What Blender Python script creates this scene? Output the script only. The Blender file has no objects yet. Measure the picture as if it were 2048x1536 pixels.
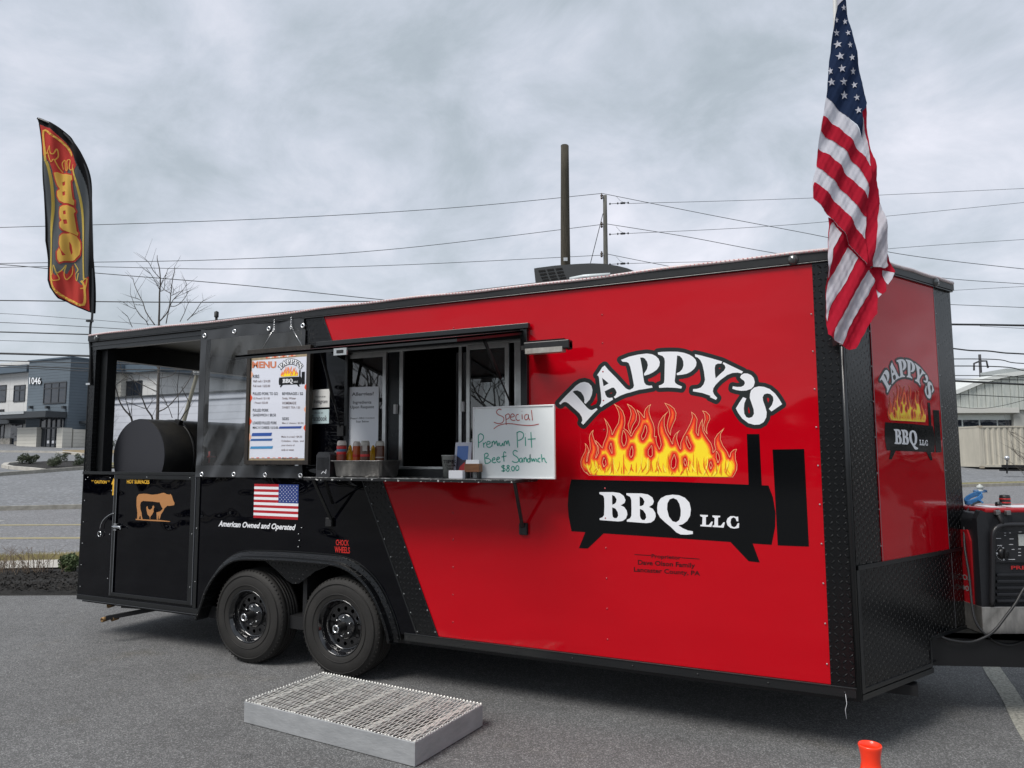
import bpy, bmesh, math, random
import numpy as np
from mathutils import Vector, Matrix
from mathutils.geometry import tessellate_polygon
random.seed(7); rng = np.random.default_rng(7)
sc = bpy.context.scene
COL = sc.collection
# ------------------------------------------------------------------ camera
FPX = 1450.0
CAM = Vector((6.756, -4.525, 1.677)); YAW, PIT, ROL = -.4500, .0957, -.0048
cy_, sy_ = math.cos(YAW), math.sin(YAW)
FWD = Vector((sy_*math.cos(PIT), cy_*math.cos(PIT), math.sin(PIT)))
R0 = Vector((cy_, -sy_, 0)); U0 = R0.cross(FWD)
RT = R0*math.cos(ROL) + U0*math.sin(ROL); UP = -R0*math.sin(ROL) + U0*math.cos(ROL)
cd = bpy.data.cameras.new('camera'); co = bpy.data.objects.new('camera', cd); COL.objects.link(co)
cd.sensor_width = 36; cd.lens = FPX/2048*36; cd.clip_start = .05; cd.clip_end = 3000
m3 = Matrix((RT, UP, -FWD)).transposed(); co.matrix_world = Matrix.Translation(CAM) @ m3.to_4x4()
sc.camera = co
# ------------------------------------------------------------------ world: overcast sky
SUN_EL, SUN_AZ = math.radians(52), math.radians(205)     # azimuth measured from +Y clockwise
w = bpy.data.worlds.new('World'); sc.world = w; w.use_nodes = True
nt = w.node_tree; nt.nodes.clear(); N = nt.nodes.new; L = nt.links.new
out = N('ShaderNodeOutputWorld'); bg = N('ShaderNodeBackground'); bg.inputs[1].default_value = .1
sky = N('ShaderNodeTexSky'); sky.sky_type = 'NISHITA'; sky.sun_disc = False
sky.sun_elevation = SUN_EL; sky.sun_rotation = SUN_AZ
tc = N('ShaderNodeTexCoord'); sep = N('ShaderNodeSeparateXYZ'); L(tc.outputs['Generated'], sep.inputs[0])
def mth(op, a=None, b=None, c=None, clamp=False, tree=None):
    t = tree or nt
    n = t.nodes.new('ShaderNodeMath'); n.operation = op; n.use_clamp = clamp
    for i, v in enumerate((a, b, c)):
        if v is None: continue
        if hasattr(v, 'is_linked') or hasattr(v, 'links'): t.links.new(v, n.inputs[i])
        else: n.inputs[i].default_value = v
    return n.outputs[0]
zz = mth('ADD', mth('MAXIMUM', sep.outputs[2], 0.0), .48)
comb = N('ShaderNodeCombineXYZ'); L(mth('DIVIDE', sep.outputs[0], zz), comb.inputs[0]); L(mth('DIVIDE', sep.outputs[1], zz), comb.inputs[1])
def wnoise(scale, det, rough, dist=0, off=(0, 0, 0), sc3=(1, 1, 1)):
    mp = N('ShaderNodeMapping'); L(comb.outputs[0], mp.inputs[0]); mp.inputs['Location'].default_value = off; mp.inputs['Scale'].default_value = sc3
    mp.inputs['Rotation'].default_value = (0, 0, .5)
    n = N('ShaderNodeTexNoise'); n.inputs['Scale'].default_value = scale; n.inputs['Detail'].default_value = det
    n.inputs['Roughness'].default_value = rough; n.inputs['Distortion'].default_value = dist; L(mp.outputs[0], n.inputs['Vector']); return n.outputs['Fac']
n1 = wnoise(1.35, 4, .5, .15, (5.3, .6, 0), (1, 1.15, 1)); n2 = wnoise(4.2, 8, .62, .35, (7, 2, 0), (1, 1.15, 1))
mix = mth('ADD', mth('MULTIPLY', n1, .64), mth('MULTIPLY', n2, .36))
cr = N('ShaderNodeValToRGB'); L(mix, cr.inputs[0]); e = cr.color_ramp.elements
e[0].position = .37; e[0].color = (.32, .37, .405, 1); e[1].position = .66; e[1].color = (.80, .80, .86, 1)
k = cr.color_ramp.elements.new(.46); k.color = (.41, .465, .505, 1)
k = cr.color_ramp.elements.new(.53); k.color = (.53, .575, .635, 1)
# thin light layer low over the horizon
hz = mth('MULTIPLY', mth('POWER', mth('SUBTRACT', 1.0, mth('MAXIMUM', sep.outputs[2], 0.0), clamp=True), 6.0), .66)
mh = N('ShaderNodeMixRGB'); L(hz, mh.inputs[0]); L(cr.outputs[0], mh.inputs[1]); mh.inputs[2].default_value = (.74, .77, .79, 1)
gain = N('ShaderNodeMixRGB'); gain.blend_type = 'MULTIPLY'; gain.inputs[0].default_value = 1; L(mh.outputs[0], gain.inputs[1]); gain.inputs[2].default_value = (4.95, 4.95, 5.08, 1)
mx = N('ShaderNodeMixRGB'); mx.inputs[0].default_value = .965; L(sky.outputs[0], mx.inputs[1]); L(gain.outputs[0], mx.inputs[2])
L(mx.outputs[0], bg.inputs[0]); L(bg.outputs[0], out.inputs[0])
# ------------------------------------------------------------------ sun behind the overcast
sl = bpy.data.lights.new('sun', 'SUN'); sl.energy = 1.5; sl.angle = math.radians(28); sl.color = (1, .965, .92)
so = bpy.data.objects.new('sun', sl); COL.objects.link(so)
d_ = Vector((math.sin(SUN_AZ)*math.cos(SUN_EL), math.cos(SUN_AZ)*math.cos(SUN_EL), math.sin(SUN_EL)))
so.rotation_euler = d_.to_track_quat('Z', 'Y').to_euler(); so.location = (0, 0, 30)
sc.view_settings.view_transform = 'Standard'; sc.view_settings.look = 'None'; sc.view_settings.gamma = 1
sc.view_settings.exposure = 1.2
sc.view_settings.use_curve_mapping = False
sc.render.resolution_x = 1024; sc.render.resolution_y = 768
# ------------------------------------------------------------------ measuring helpers (photo point -> point on a real surface)
def ray(x, y): return FWD + RT*((x-1024)/FPX) - UP*((y-768)/FPX)
def onY(x, y, Y=0.0):
    d = ray(x, y); t = (Y-CAM.y)/d.y; return CAM + d*t
def S(x, y, Y=0.0):
    p = onY(x, y, Y); return (p.x, p.z)
def G(x, y, z=0.0):
    d = ray(x, y); return CAM + d*((z-CAM.z)/d.z)
FH = Vector((sy_, cy_, 0))
def D(x, y, dep):
    d = ray(x, y); return CAM + d*(dep/d.dot(FH))
def FR(lat, dep, z=0.0): return Vector((CAM.x, CAM.y, 0)) + R0*lat + FH*dep + Vector((0, 0, z))
# ------------------------------------------------------------------ materials
MATS = {}
def srgb(r, g, b):
    f = lambda c: (c/255/12.92 if c/255 <= .04045 else ((c/255+.055)/1.055)**2.4)
    return (f(r), f(g), f(b))
def mat(name, col, rough=.5, metal=0, coat=0, var=0.0, vscale=8.0, bump=0.0, bscale=60.0, spec=.5, wave=0.0, streak=None, col2=None, emis=None, rvar=0.0, sheen=0):
    if name in MATS: return MATS[name]
    m = bpy.data.materials.new(name); m.use_nodes = True; t = m.node_tree; b = t.nodes['Principled BSDF']
    b.inputs['Base Color'].default_value = (*col, 1); b.inputs['Roughness'].default_value = rough
    b.inputs['Metallic'].default_value = metal; b.inputs['Coat Weight'].default_value = coat; b.inputs['Coat Roughness'].default_value = .03
    b.inputs['Specular IOR Level'].default_value = spec
    if sheen: b.inputs['Sheen Weight'].default_value = sheen
    c = t.nodes.new('ShaderNodeTexCoord')
    mp = t.nodes.new('ShaderNodeMapping'); t.links.new(c.outputs['Object'], mp.inputs[0])
    if streak: mp.inputs['Scale'].default_value = streak
    if var or col2:
        n = t.nodes.new('ShaderNodeTexNoise'); n.inputs['Scale'].default_value = vscale; n.inputs['Detail'].default_value = 6; n.inputs['Roughness'].default_value = .6
        t.links.new(mp.outputs[0], n.inputs['Vector'])
        r = t.nodes.new('ShaderNodeValToRGB'); t.links.new(n.outputs['Fac'], r.inputs[0])
        a = r.color_ramp.elements; a[0].position = .32; a[1].position = .68
        if col2: a[0].color = (*col, 1); a[1].color = (*col2, 1)
        else:
            a[0].color = (*[x*(1-var) for x in col], 1); a[1].color = (*[min(1, x*(1+var)) for x in col], 1)
        t.links.new(r.outputs[0], b.inputs['Base Color'])
        if rvar:
            mr = t.nodes.new('ShaderNodeMapRange'); t.links.new(n.outputs['Fac'], mr.inputs[0]); mr.inputs[1].default_value = .3; mr.inputs[2].default_value = .7
            mr.inputs[3].default_value = max(0, rough-rvar); mr.inputs[4].default_value = min(1, rough+rvar); t.links.new(mr.outputs[0], b.inputs['Roughness'])
    nrm = None
    if bump:
        n = t.nodes.new('ShaderNodeTexNoise'); n.inputs['Scale'].default_value = bscale; n.inputs['Detail'].default_value = 5; t.links.new(mp.outputs[0], n.inputs['Vector'])
        bp = t.nodes.new('ShaderNodeBump'); bp.inputs['Strength'].default_value = bump; bp.inputs['Distance'].default_value = .01; t.links.new(n.outputs['Fac'], bp.inputs['Height']); nrm = bp
        t.links.new(bp.outputs[0], b.inputs['Normal'])
    if wave:
        n = t.nodes.new('ShaderNodeTexNoise'); n.inputs['Scale'].default_value = 1.4; n.inputs['Detail'].default_value = 1.5
        mq = t.nodes.new('ShaderNodeMapping'); t.links.new(c.outputs['Object'], mq.inputs[0]); mq.inputs['Scale'].default_value = (1, 1, 1.9)
        t.links.new(mq.outputs[0], n.inputs['Vector'])
        bp = t.nodes.new('ShaderNodeBump'); bp.inputs['Strength'].default_value = 1; bp.inputs['Distance'].default_value = wave; t.links.new(n.outputs['Fac'], bp.inputs['Height'])
        if nrm: t.links.new(nrm.outputs[0], bp.inputs['Normal'])
        t.links.new(bp.outputs[0], b.inputs['Normal'])
    MATS[name] = m; return m
def glassy(name, tint, haze, hazecol=(.6, .62, .64), rough=.02, hscale=3.0, ior=1.45, wav=0.0):
    m = bpy.data.materials.new(name); m.use_nodes = True; t = m.node_tree; t.nodes.clear()
    o = t.nodes.new('ShaderNodeOutputMaterial'); tr = t.nodes.new('ShaderNodeBsdfTransparent'); tr.inputs[0].default_value = (*tint, 1)
    df = t.nodes.new('ShaderNodeBsdfDiffuse'); df.inputs[0].default_value = (*hazecol, 1)
    gl = t.nodes.new('ShaderNodeBsdfGlossy'); gl.inputs['Roughness'].default_value = rough
    fr = t.nodes.new('ShaderNodeFresnel'); fr.inputs[0].default_value = ior
    c = t.nodes.new('ShaderNodeTexCoord'); n = t.nodes.new('ShaderNodeTexNoise'); n.inputs['Scale'].default_value = hscale; n.inputs['Detail'].default_value = 4
    mp = t.nodes.new('ShaderNodeMapping'); mp.inputs['Scale'].default_value = (1, 1, .45); t.links.new(c.outputs['Object'], mp.inputs[0]); t.links.new(mp.outputs[0], n.inputs['Vector'])
    mr = t.nodes.new('ShaderNodeMapRange'); t.links.new(n.outputs['Fac'], mr.inputs[0]); mr.inputs[1].default_value = .35; mr.inputs[2].default_value = .75
    mr.inputs[3].default_value = haze*.4; mr.inputs[4].default_value = haze*1.6
    m1 = t.nodes.new('ShaderNodeMixShader'); t.links.new(mr.outputs[0], m1.inputs[0]); t.links.new(tr.outputs[0], m1.inputs[1]); t.links.new(df.outputs[0], m1.inputs[2])
    m2 = t.nodes.new('ShaderNodeMixShader'); t.links.new(fr.outputs[0], m2.inputs[0]); t.links.new(m1.outputs[0], m2.inputs[1]); t.links.new(gl.outputs[0], m2.inputs[2])
    if wav:
        bp = t.nodes.new('ShaderNodeBump'); bp.inputs['Distance'].default_value = wav; t.links.new(n.outputs['Fac'], bp.inputs['Height'])
        t.links.new(bp.outputs[0], gl.inputs['Normal']); t.links.new(bp.outputs[0], fr.inputs['Normal'])
    t.links.new(m2.outputs[0], o.inputs[0]); MATS[name] = m; return m
def plate(name, cell=.036, axis='xz', rot=0.0, single=False, col=(.003, .0033, .004)):
    """black diamond tread plate: raised lozenges as fine relief"""
    m = bpy.data.materials.new(name); m.use_nodes = True; t = m.node_tree; b = t.nodes['Principled BSDF']
    b.inputs['Base Color'].default_value = (*col, 1); b.inputs['Roughness'].default_value = .24; b.inputs['Specular IOR Level'].default_value = .42
    c = t.nodes.new('ShaderNodeTexCoord'); s = t.nodes.new('ShaderNodeSeparateXYZ'); t.links.new(c.outputs['Object'], s.inputs[0])
    M = lambda *a, **k: mth(*a, tree=t, **k)
    if axis == 'xz': u, v = s.outputs[0], s.outputs[2]
    else:  # nose: run along the face
        u = M('ADD', M('MULTIPLY', s.outputs[0], .463), M('MULTIPLY', s.outputs[1], .886)); v = s.outputs[2]
    cr_, sr_ = math.cos(rot), math.sin(rot)
    u2 = M('DIVIDE', M('ADD', M('MULTIPLY', u, cr_), M('MULTIPLY', v, sr_)), cell)
    v2 = M('DIVIDE', M('SUBTRACT', M('MULTIPLY', v, cr_), M('MULTIPLY', u, sr_)), cell)
    par = M('MULTIPLY', M('FRACT', M('MULTIPLY', M('ADD', M('FLOOR', u2), M('FLOOR', v2)), .5)), 4.0)
    sg = M('SUBTRACT', par, 1.0) if not single else 1.0
    lx = M('SUBTRACT', M('FRACT', u2), .5); ly = M('SUBTRACT', M('FRACT', v2), .5)
    sly = M('MULTIPLY', ly, sg)
    a = M('MULTIPLY', M('ADD', lx, sly), .7071); bb = M('MULTIPLY', M('SUBTRACT', lx, sly), .7071)
    dd = M('ADD', M('POWER', M('DIVIDE', a, .42), 2.0), M('POWER', M('DIVIDE', bb, .12), 2.0))
    h = M('SUBTRACT', 1.0, dd, clamp=True)
    h = M('POWER', h, .5)
    bp = t.nodes.new('ShaderNodeBump'); bp.inputs['Strength'].default_value = 1; bp.inputs['Distance'].default_value = .010; t.links.new(h, bp.inputs['Height'])
    t.links.new(bp.outputs[0], b.inputs['Normal'])
    cm = t.nodes.new('ShaderNodeMixRGB'); t.links.new(h, cm.inputs[0]); cm.inputs[1].default_value = (*col, 1); cm.inputs[2].default_value = (.012, .013, .014, 1)
    t.links.new(cm.outputs[0], b.inputs['Base Color'])
    MATS[name] = m; return m
def asphalt(name, base, dark=.55, light=2.4, scale=230, patch=.25, tint=(1, 1, 1)):
    m = bpy.data.materials.new(name); m.use_nodes = True; t = m.node_tree; b = t.nodes['Principled BSDF']
    c = t.nodes.new('ShaderNodeTexCoord')
    def noise(s, d=3, r=.6):
        n = t.nodes.new('ShaderNodeTexNoise'); n.inputs['Scale'].default_value = s; n.inputs['Detail'].default_value = d; n.inputs['Roughness'].default_value = r
        t.links.new(c.outputs['Object'], n.inputs['Vector']); return n.outputs['Fac']
    v = t.nodes.new('ShaderNodeTexVoronoi'); v.inputs['Scale'].default_value = scale*.55; t.links.new(c.outputs['Object'], v.inputs['Vector'])
    vs = t.nodes.new('ShaderNodeSeparateColor'); t.links.new(v.outputs['Color'], vs.inputs[0])
    M = lambda *a, **k: mth(*a, tree=t, **k)
    spk = M('POWER', vs.outputs[0], 3.2)                # few light stones
    fine = M('ADD', M('MULTIPLY', noise(scale, 2, .8), 1.1), .45)
    big = M('ADD', 1-patch*.9, M('MULTIPLY', noise(.55, 5, .62), patch*1.8)); mid = M('ADD', .72, M('MULTIPLY', noise(9, 5, .7), .56))
    val = M('MULTIPLY', M('MULTIPLY', M('ADD', dark, M('MULTIPLY', spk, light-dark)), fine), M('MULTIPLY', big, mid))
    stn = M('MULTIPLY', M('SUBTRACT', noise(1.3, 4, .6), .60, clamp=True), 3.2, clamp=True); drip = M('MULTIPLY', M('SUBTRACT', noise(5.5, 3, .5), .66, clamp=True), 6.0, clamp=True)
    cm = t.nodes.new('ShaderNodeCombineColor')
    for i in range(3): t.links.new(M('MULTIPLY', M('MULTIPLY', val, base*tint[i]), M('MULTIPLY', M('SUBTRACT', 1.0, M('MULTIPLY', stn, (.18, .26, .42)[i])), M('SUBTRACT', 1.0, M('MULTIPLY', drip, .45)))), cm.inputs[i])
    t.links.new(cm.outputs[0], b.inputs['Base Color']); b.inputs['Roughness'].default_value = .86; b.inputs['Specular IOR Level'].default_value = .35
    bp = t.nodes.new('ShaderNodeBump'); bp.inputs['Strength'].default_value = .8; bp.inputs['Distance'].default_value = .004
    t.links.new(M('ADD', vs.outputs[1], noise(scale*.8)), bp.inputs['Height']); t.links.new(bp.outputs[0], b.inputs['Normal'])
    MATS[name] = m; return m
RED = mat('red_panel_paint', (.47, .0012, .008), rough=.05, spec=.34, wave=.012, var=.04, vscale=.8)
BLK = mat('black_panel_paint', (.0008, .0009, .0022), rough=.03, spec=.30, wave=.034)
TRIM = mat('black_trim_metal', (.007, .008, .009), rough=.3, bump=.05, bscale=30, spec=.6)
TRIM2 = mat('worn_black_trim', (.004, .0045, .005), rough=.4, col2=(.010, .011, .012), vscale=30)
FLATB = mat('flat_black', (.006, .006, .007), rough=.6)
INT = mat('dark_interior', (.010, .010, .011), rough=.5)
PLATE = plate('black_tread_plate'); PLN = plate('black_tread_plate_nose', cell=.036, axis='n', rot=.45, single=True)
ALU = mat('aluminium', (.60, .61, .60), rough=.34, metal=.9, var=.12, vscale=12, bump=.05)
STEEL = mat('stainless_steel', (.55, .53, .50), rough=.33, metal=.85, var=.25, vscale=9, streak=(3, 1, 1))
SILV = mat('zinc_screw', (.75, .75, .75), rough=.25, metal=1)
WHITE = mat('white_vinyl', (.80, .81, .84), rough=.35)
GBLK = mat('black_vinyl', (.003, .0035, .0042), rough=.1, spec=.3)
GCH = mat('charcoal_vinyl', (.007, .011, .011), rough=.35)
LROPE = mat('rope_light_tube', (.50, .38, .38), rough=.3, col2=(.66, .60, .60), vscale=60)
RUB = mat('tyre_rubber', (.014, .0128, .0115), rough=.72, bump=.25, bscale=120, var=.35, vscale=5)
WOODP = mat('weathered_pole_wood', (.022, .019, .012), rough=.9, streak=(10, 10, .6), col2=(.062, .054, .038), vscale=5, bump=.6, bscale=8)
WOODG = mat('grey_pole_wood', (.075, .075, .065), rough=.9, streak=(8, 8, .6), col2=(.15, .145, .13), vscale=5, bump=.4, bscale=8)
BARK = mat('bare_bark', (.055, .047, .042), rough=.9, col2=(.11, .10, .09), vscale=14)
WIRE = mat('wire_black', (.02, .022, .025), rough=.6)
ORNG = mat('safety_orange_plastic', (.95, .045, .012), rough=.32, coat=.3, var=.05)
CONC = mat('pale_concrete', (.42, .40, .36), rough=.85, var=.15, vscale=3, bump=.2)
KERB = mat('kerb_concrete', (.30, .285, .25), rough=.9, var=.25, vscale=4, bump=.2)
ASPH = asphalt('parking_asphalt', .172, dark=.58, light=1.75, scale=300, patch=.42, tint=(.99, .99, .99))
ROAD = asphalt('road_asphalt', .19, dark=.75, light=1.5, scale=60, patch=.15, tint=(1, 1, 1.03))
ROADF = asphalt('far_lot_asphalt', .19, dark=.85, light=1.3, scale=20, patch=.25, tint=(.97, 1, 1.05))
# ------------------------------------------------------------------ mesh helpers
def tag(o, label=None, cat=None, group=None, kind=None):
    for a, b in (('label', label), ('category', cat), ('group', group), ('kind', kind)):
        if b: o[a] = b
    return o
def thing(name, label, cat, loc=(0, 0, 0), rz=0.0, group=None):
    o = bpy.data.objects.new(name, None); COL.objects.link(o); o.location = loc; o.rotation_euler = (0, 0, rz)
    o.empty_display_size = .1
    return tag(o, label, cat, group)
class MB:
    def __init__(s): s.v = []; s.f = []; s.mi = []; s.mats = []; s.cur = 0; s.sm = []
        
    def use(s, m):
        if m not in s.mats: s.mats.append(m)
        s.cur = s.mats.index(m); return s
    def add(s, vs, fs, smooth=False):
        b = len(s.v); s.v += [tuple(p) for p in vs]; s.f += [tuple(i+b for i in f) for f in fs]
        s.mi += [s.cur]*len(fs); s.sm += [smooth]*len(fs); return s
    def box(s, x0, x1, y0, y1, z0, z1):
        return s.add([(x0, y0, z0), (x1, y0, z0), (x1, y1, z0), (x0, y1, z0), (x0, y0, z1), (x1, y0, z1), (x1, y1, z1), (x0, y1, z1)],
                     [(0, 3, 2, 1), (4, 5, 6, 7), (0, 1, 5, 4), (1, 2, 6, 5), (2, 3, 7, 6), (3, 0, 4, 7)])
    def obox(s, o, a, b, c):
        """box from corner o with edge vectors a, b, c"""
        o, a, b, c = map(Vector, (o, a, b, c))
        P = [o, o+a, o+a+b, o+b, o+c, o+a+c, o+a+b+c, o+b+c]
        if a.cross(b).dot(c) < 0: P = P[4:]+P[:4]
        return s.add(P, [(0, 3, 2, 1), (4, 5, 6, 7), (0, 1, 5, 4), (1, 2, 6, 5), (2, 3, 7, 6), (3, 0, 4, 7)])
    def bar(s, p, q, wd, hd, up=(0, 0, 1)):
        p, q = Vector(p), Vector(q); d = q-p; sd = d.cross(Vector(up))
        if sd.length < 1e-6: sd = Vector((1, 0, 0))
        sd.normalize(); u = sd.cross(d).normalized()
        return s.obox(p-sd*wd/2-u*hd/2, d, sd*wd, u*hd)
    def tube(s, pts, r, n=8, cap=True, smooth=True):
        pts = [Vector(p) for p in pts]; rs = r if hasattr(r, '__len__') else [r]*len(pts)
        base = len(s.v); t0 = (pts[1]-pts[0]).normalized(); ref = Vector((0, 0, 1)) if abs(t0.z) < .9 else Vector((1, 0, 0))
        sd = t0.cross(ref).normalized(); vs = []
        for i, p in enumerate(pts):
            t = (pts[min(i+1, len(pts)-1)]-pts[max(i-1, 0)])
            if t.length < 1e-9: t = t0
            t.normalize(); sd = (sd-t*sd.dot(t)).normalized(); up = t.cross(sd)
            for j in range(n):
                a = 2*math.pi*j/n; vs.append(p+(sd*math.cos(a)+up*math.sin(a))*rs[i])
        fs = []
        for i in range(len(pts)-1):
            for j in range(n):
                a = i*n+j; b = i*n+(j+1) % n; fs.append((a, b, b+n, a+n))
        if cap: fs.append(tuple(range(n))[::-1]); fs.append(tuple((len(pts)-1)*n+j for j in range(n)))
        return s.add(vs, fs, smooth)
    def lathe(s, prof, o, axis=(0, 0, 1), n=32, smooth=True, closed=False):
        """prof: (radius, distance along axis)"""
        ax = Vector(axis).normalized(); ref = Vector((1, 0, 0)) if abs(ax.x) < .9 else Vector((0, 0, 1))
        a = ax.cross(ref).normalized(); b = ax.cross(a); o = Vector(o); vs = []; fs = []
        for (r, h) in prof:
            for j in range(n):
                t = 2*math.pi*j/n; vs.append(o+ax*h+(a*math.cos(t)+b*math.sin(t))*r)
        m = len(prof)
        for i in range(m if closed else m-1):
            for j in range(n):
                p = i*n+j; q = i*n+(j+1) % n; i2 = ((i+1) % m)*n
                fs.append((p, q, i2+(j+1) % n, i2+j))
        return s.add(vs, fs, smooth)
    def disc(s, o, r, axis, n=20):
        ax = Vector(axis).normalized(); ref = Vector((1, 0, 0)) if abs(ax.x) < .9 else Vector((0, 0, 1)); a = ax.cross(ref).normalized(); b = ax.cross(a); o = Vector(o)
        return s.add([o+(a*math.cos(2*math.pi*j/n)+b*math.sin(2*math.pi*j/n))*r for j in range(n)], [tuple(range(n))])
    def poly(s, pts3, holes=None):
        """flat polygon (any plane) with holes, triangulated"""
        rings = [[Vector(p) for p in pts3]]+[[Vector(p) for p in h] for h in (holes or [])]
        tri = tessellate_polygon(rings); allv = [p for r in rings for p in r]
        return s.add(allv, [t for t in tri])
    def prism(s, pts2, fn, y0, y1, holes=None):
        """fn(u,v,d) -> 3D; solid plate between d=y0 (front) and y1 (back)"""
        rings = [list(pts2)]+[list(h) for h in (holes or [])]
        tri = tessellate_polygon([[Vector((a, b, 0)) for a, b in r] for r in rings]); fl = [p for r in rings for p in r]; n = len(fl)
        s.add([fn(a, b, y0) for a, b in fl]+[fn(a, b, y1) for a, b in fl], [t for t in tri]+[tuple(i+n for i in t[::-1]) for t in tri])
        for r in rings:
            m = len(r)
            s.add([fn(a, b, y0) for a, b in r]+[fn(a, b, y1) for a, b in r], [(i, (i+1) % m, m+(i+1) % m, m+i) for i in range(m)])
        return s
    def build(s, name, m=None, parent=None, bevel=0, local=False, fixn=True, label=None, merge=False):
        me = bpy.data.meshes.new(name); me.from_pydata(s.v, [], s.f)
        mats = s.mats or [m]
        for q in mats: me.materials.append(q)
        if s.mats: me.polygons.foreach_set('material_index', s.mi)
        me.polygons.foreach_set('use_smooth', s.sm); me.update()
        if fixn:
            bm = bmesh.new(); bm.from_mesh(me)
            if merge: bmesh.ops.remove_doubles(bm, verts=bm.verts, dist=1e-5)
            bmesh.ops.recalc_face_normals(bm, faces=bm.faces); bm.to_mesh(me); bm.free()
        o = bpy.data.objects.new(name, me); COL.objects.link(o)
        if parent is not None:
            o.parent = parent
            if not local:
                w_ = Vector((0, 0, 0)); q = parent
                while q is not None: w_ += Vector(q.location); q = q.parent
                o.location = -w_
        if bevel:
            b = o.modifiers.new('bevel', 'BEVEL'); b.width = bevel; b.segments = 2; b.limit_method = 'ANGLE'; b.angle_limit = .6
        if label: o['label'] = label
        return o
def dup(root, loc, rz=None, label=None):
    r = root.copy(); COL.objects.link(r); r.location = loc
    if rz is not None: r.rotation_euler = (0, 0, rz)
    if label: r['label'] = label
    for ch in root.children:
        c = ch.copy(); COL.objects.link(c); c.parent = r
        for g in ch.children:
            d = g.copy(); COL.objects.link(d); d.parent = c
    return r
# side wall frame: (X, Z, depth outward negative)
def side(u, v, d=0.0): return Vector((u, d, v))
LEN, TOP, BOT = 6.678, 2.857, .33
NA = Vector((LEN, 0, 0)); NB = Vector((7.344, 1.274, 0)); NU = (NB-NA).normalized(); NL = (NB-NA).length; NN = Vector((NU.y, -NU.x, 0))
def nose(u, v, d=0.0):  # d<0 = outward
    p = NA + NU*u - NN*d; return Vector((p.x, p.y, v))
def Npt(x, y):
    dd = ray(x, y); t = (NA-CAM).dot(NN)/dd.dot(NN); p = CAM+dd*t; return ((p-NA).dot(NU), p.z)
# text -> flat mesh fitted in a quad given by fn(u,v,d)
def text_rings(txt, bold=0.0, shear=0.0, res=3):
    cu = bpy.data.curves.new('t', 'FONT'); cu.body = txt; cu.resolution_u = res; cu.offset = bold; cu.shear = shear; cu.fill_mode = 'BOTH'; cu.align_x = 'CENTER'
    o = bpy.data.objects.new('t', cu); COL.objects.link(o)
    dg = bpy.context.evaluated_depsgraph_get(); me = bpy.data.meshes.new_from_object(o.evaluated_get(dg))
    vs = [(v.co.x, v.co.y) for v in me.vertices]; fs = [tuple(p.vertices) for p in me.polygons]
    bpy.data.objects.remove(o); bpy.data.curves.remove(cu); bpy.data.meshes.remove(me); return vs, fs
def text_in(mb, txt, quad, fn, d, bold=0.0, shear=0.0, mirror=False, keep=None):
    """quad: (u,v) of lower-left, lower-right, upper-right, upper-left; bilinear fit of the text box"""
    vs, fs = text_rings(txt, bold, shear)
    if not vs: return
    xs = [a for a, b in vs]; ys = [b for a, b in vs]; x0, x1, y0, y1 = min(xs), max(xs), min(ys), max(ys)
    if keep: y0, y1 = keep
    P = []
    for a, b in vs:
        s_, t_ = (a-x0)/(x1-x0), (b-y0)/(y1-y0)
        if mirror: s_ = 1-s_
        u = (1-s_)*(1-t_)*quad[0][0]+s_*(1-t_)*quad[1][0]+s_*t_*quad[2][0]+(1-s_)*t_*quad[3][0]
        v = (1-s_)*(1-t_)*quad[0][1]+s_*(1-t_)*quad[1][1]+s_*t_*quad[2][1]+(1-s_)*t_*quad[3][1]
        P.append(fn(u, v, d))
    mb.add(P, fs)
def rect(x0, x1, y0, y1): return [(x0, y0), (x1, y0), (x1, y1), (x0, y1)]
# signed distance to polygons on a grid, then filled contour
def sdf_grid(polys, holes, x0, x1, y0, y1, st):
    nx, ny = int((x1-x0)/st)+2, int((y1-y0)/st)+2
    X, Y = np.meshgrid(x0+np.arange(nx)*st, y0+np.arange(ny)*st)
    def one(P):
        P = np.array(P, float); d = np.full(X.shape, 1e9); ins = np.zeros(X.shape, bool)
        for i in range(len(P)):
            a, b = P[i], P[(i+1) % len(P)]; e0, e1 = b[0]-a[0], b[1]-a[1]; L2 = e0*e0+e1*e1
            if L2 == 0: continue
            t = np.clip(((X-a[0])*e0+(Y-a[1])*e1)/L2, 0, 1); d = np.minimum(d, (X-a[0]-t*e0)**2+(Y-a[1]-t*e1)**2)
            if a[1] != b[1]:
                c = ((a[1] > Y) != (b[1] > Y)) & (X < (b[0]-a[0])*(Y-a[1])/(b[1]-a[1])+a[0]); ins ^= c
        d = np.sqrt(d); return np.where(ins, -d, d)
    F = np.full(X.shape, 1e9)
    for p in polys: F = np.minimum(F, one(p))
    for h in holes: F = np.maximum(F, -one(h))
    return X, Y, F
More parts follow.
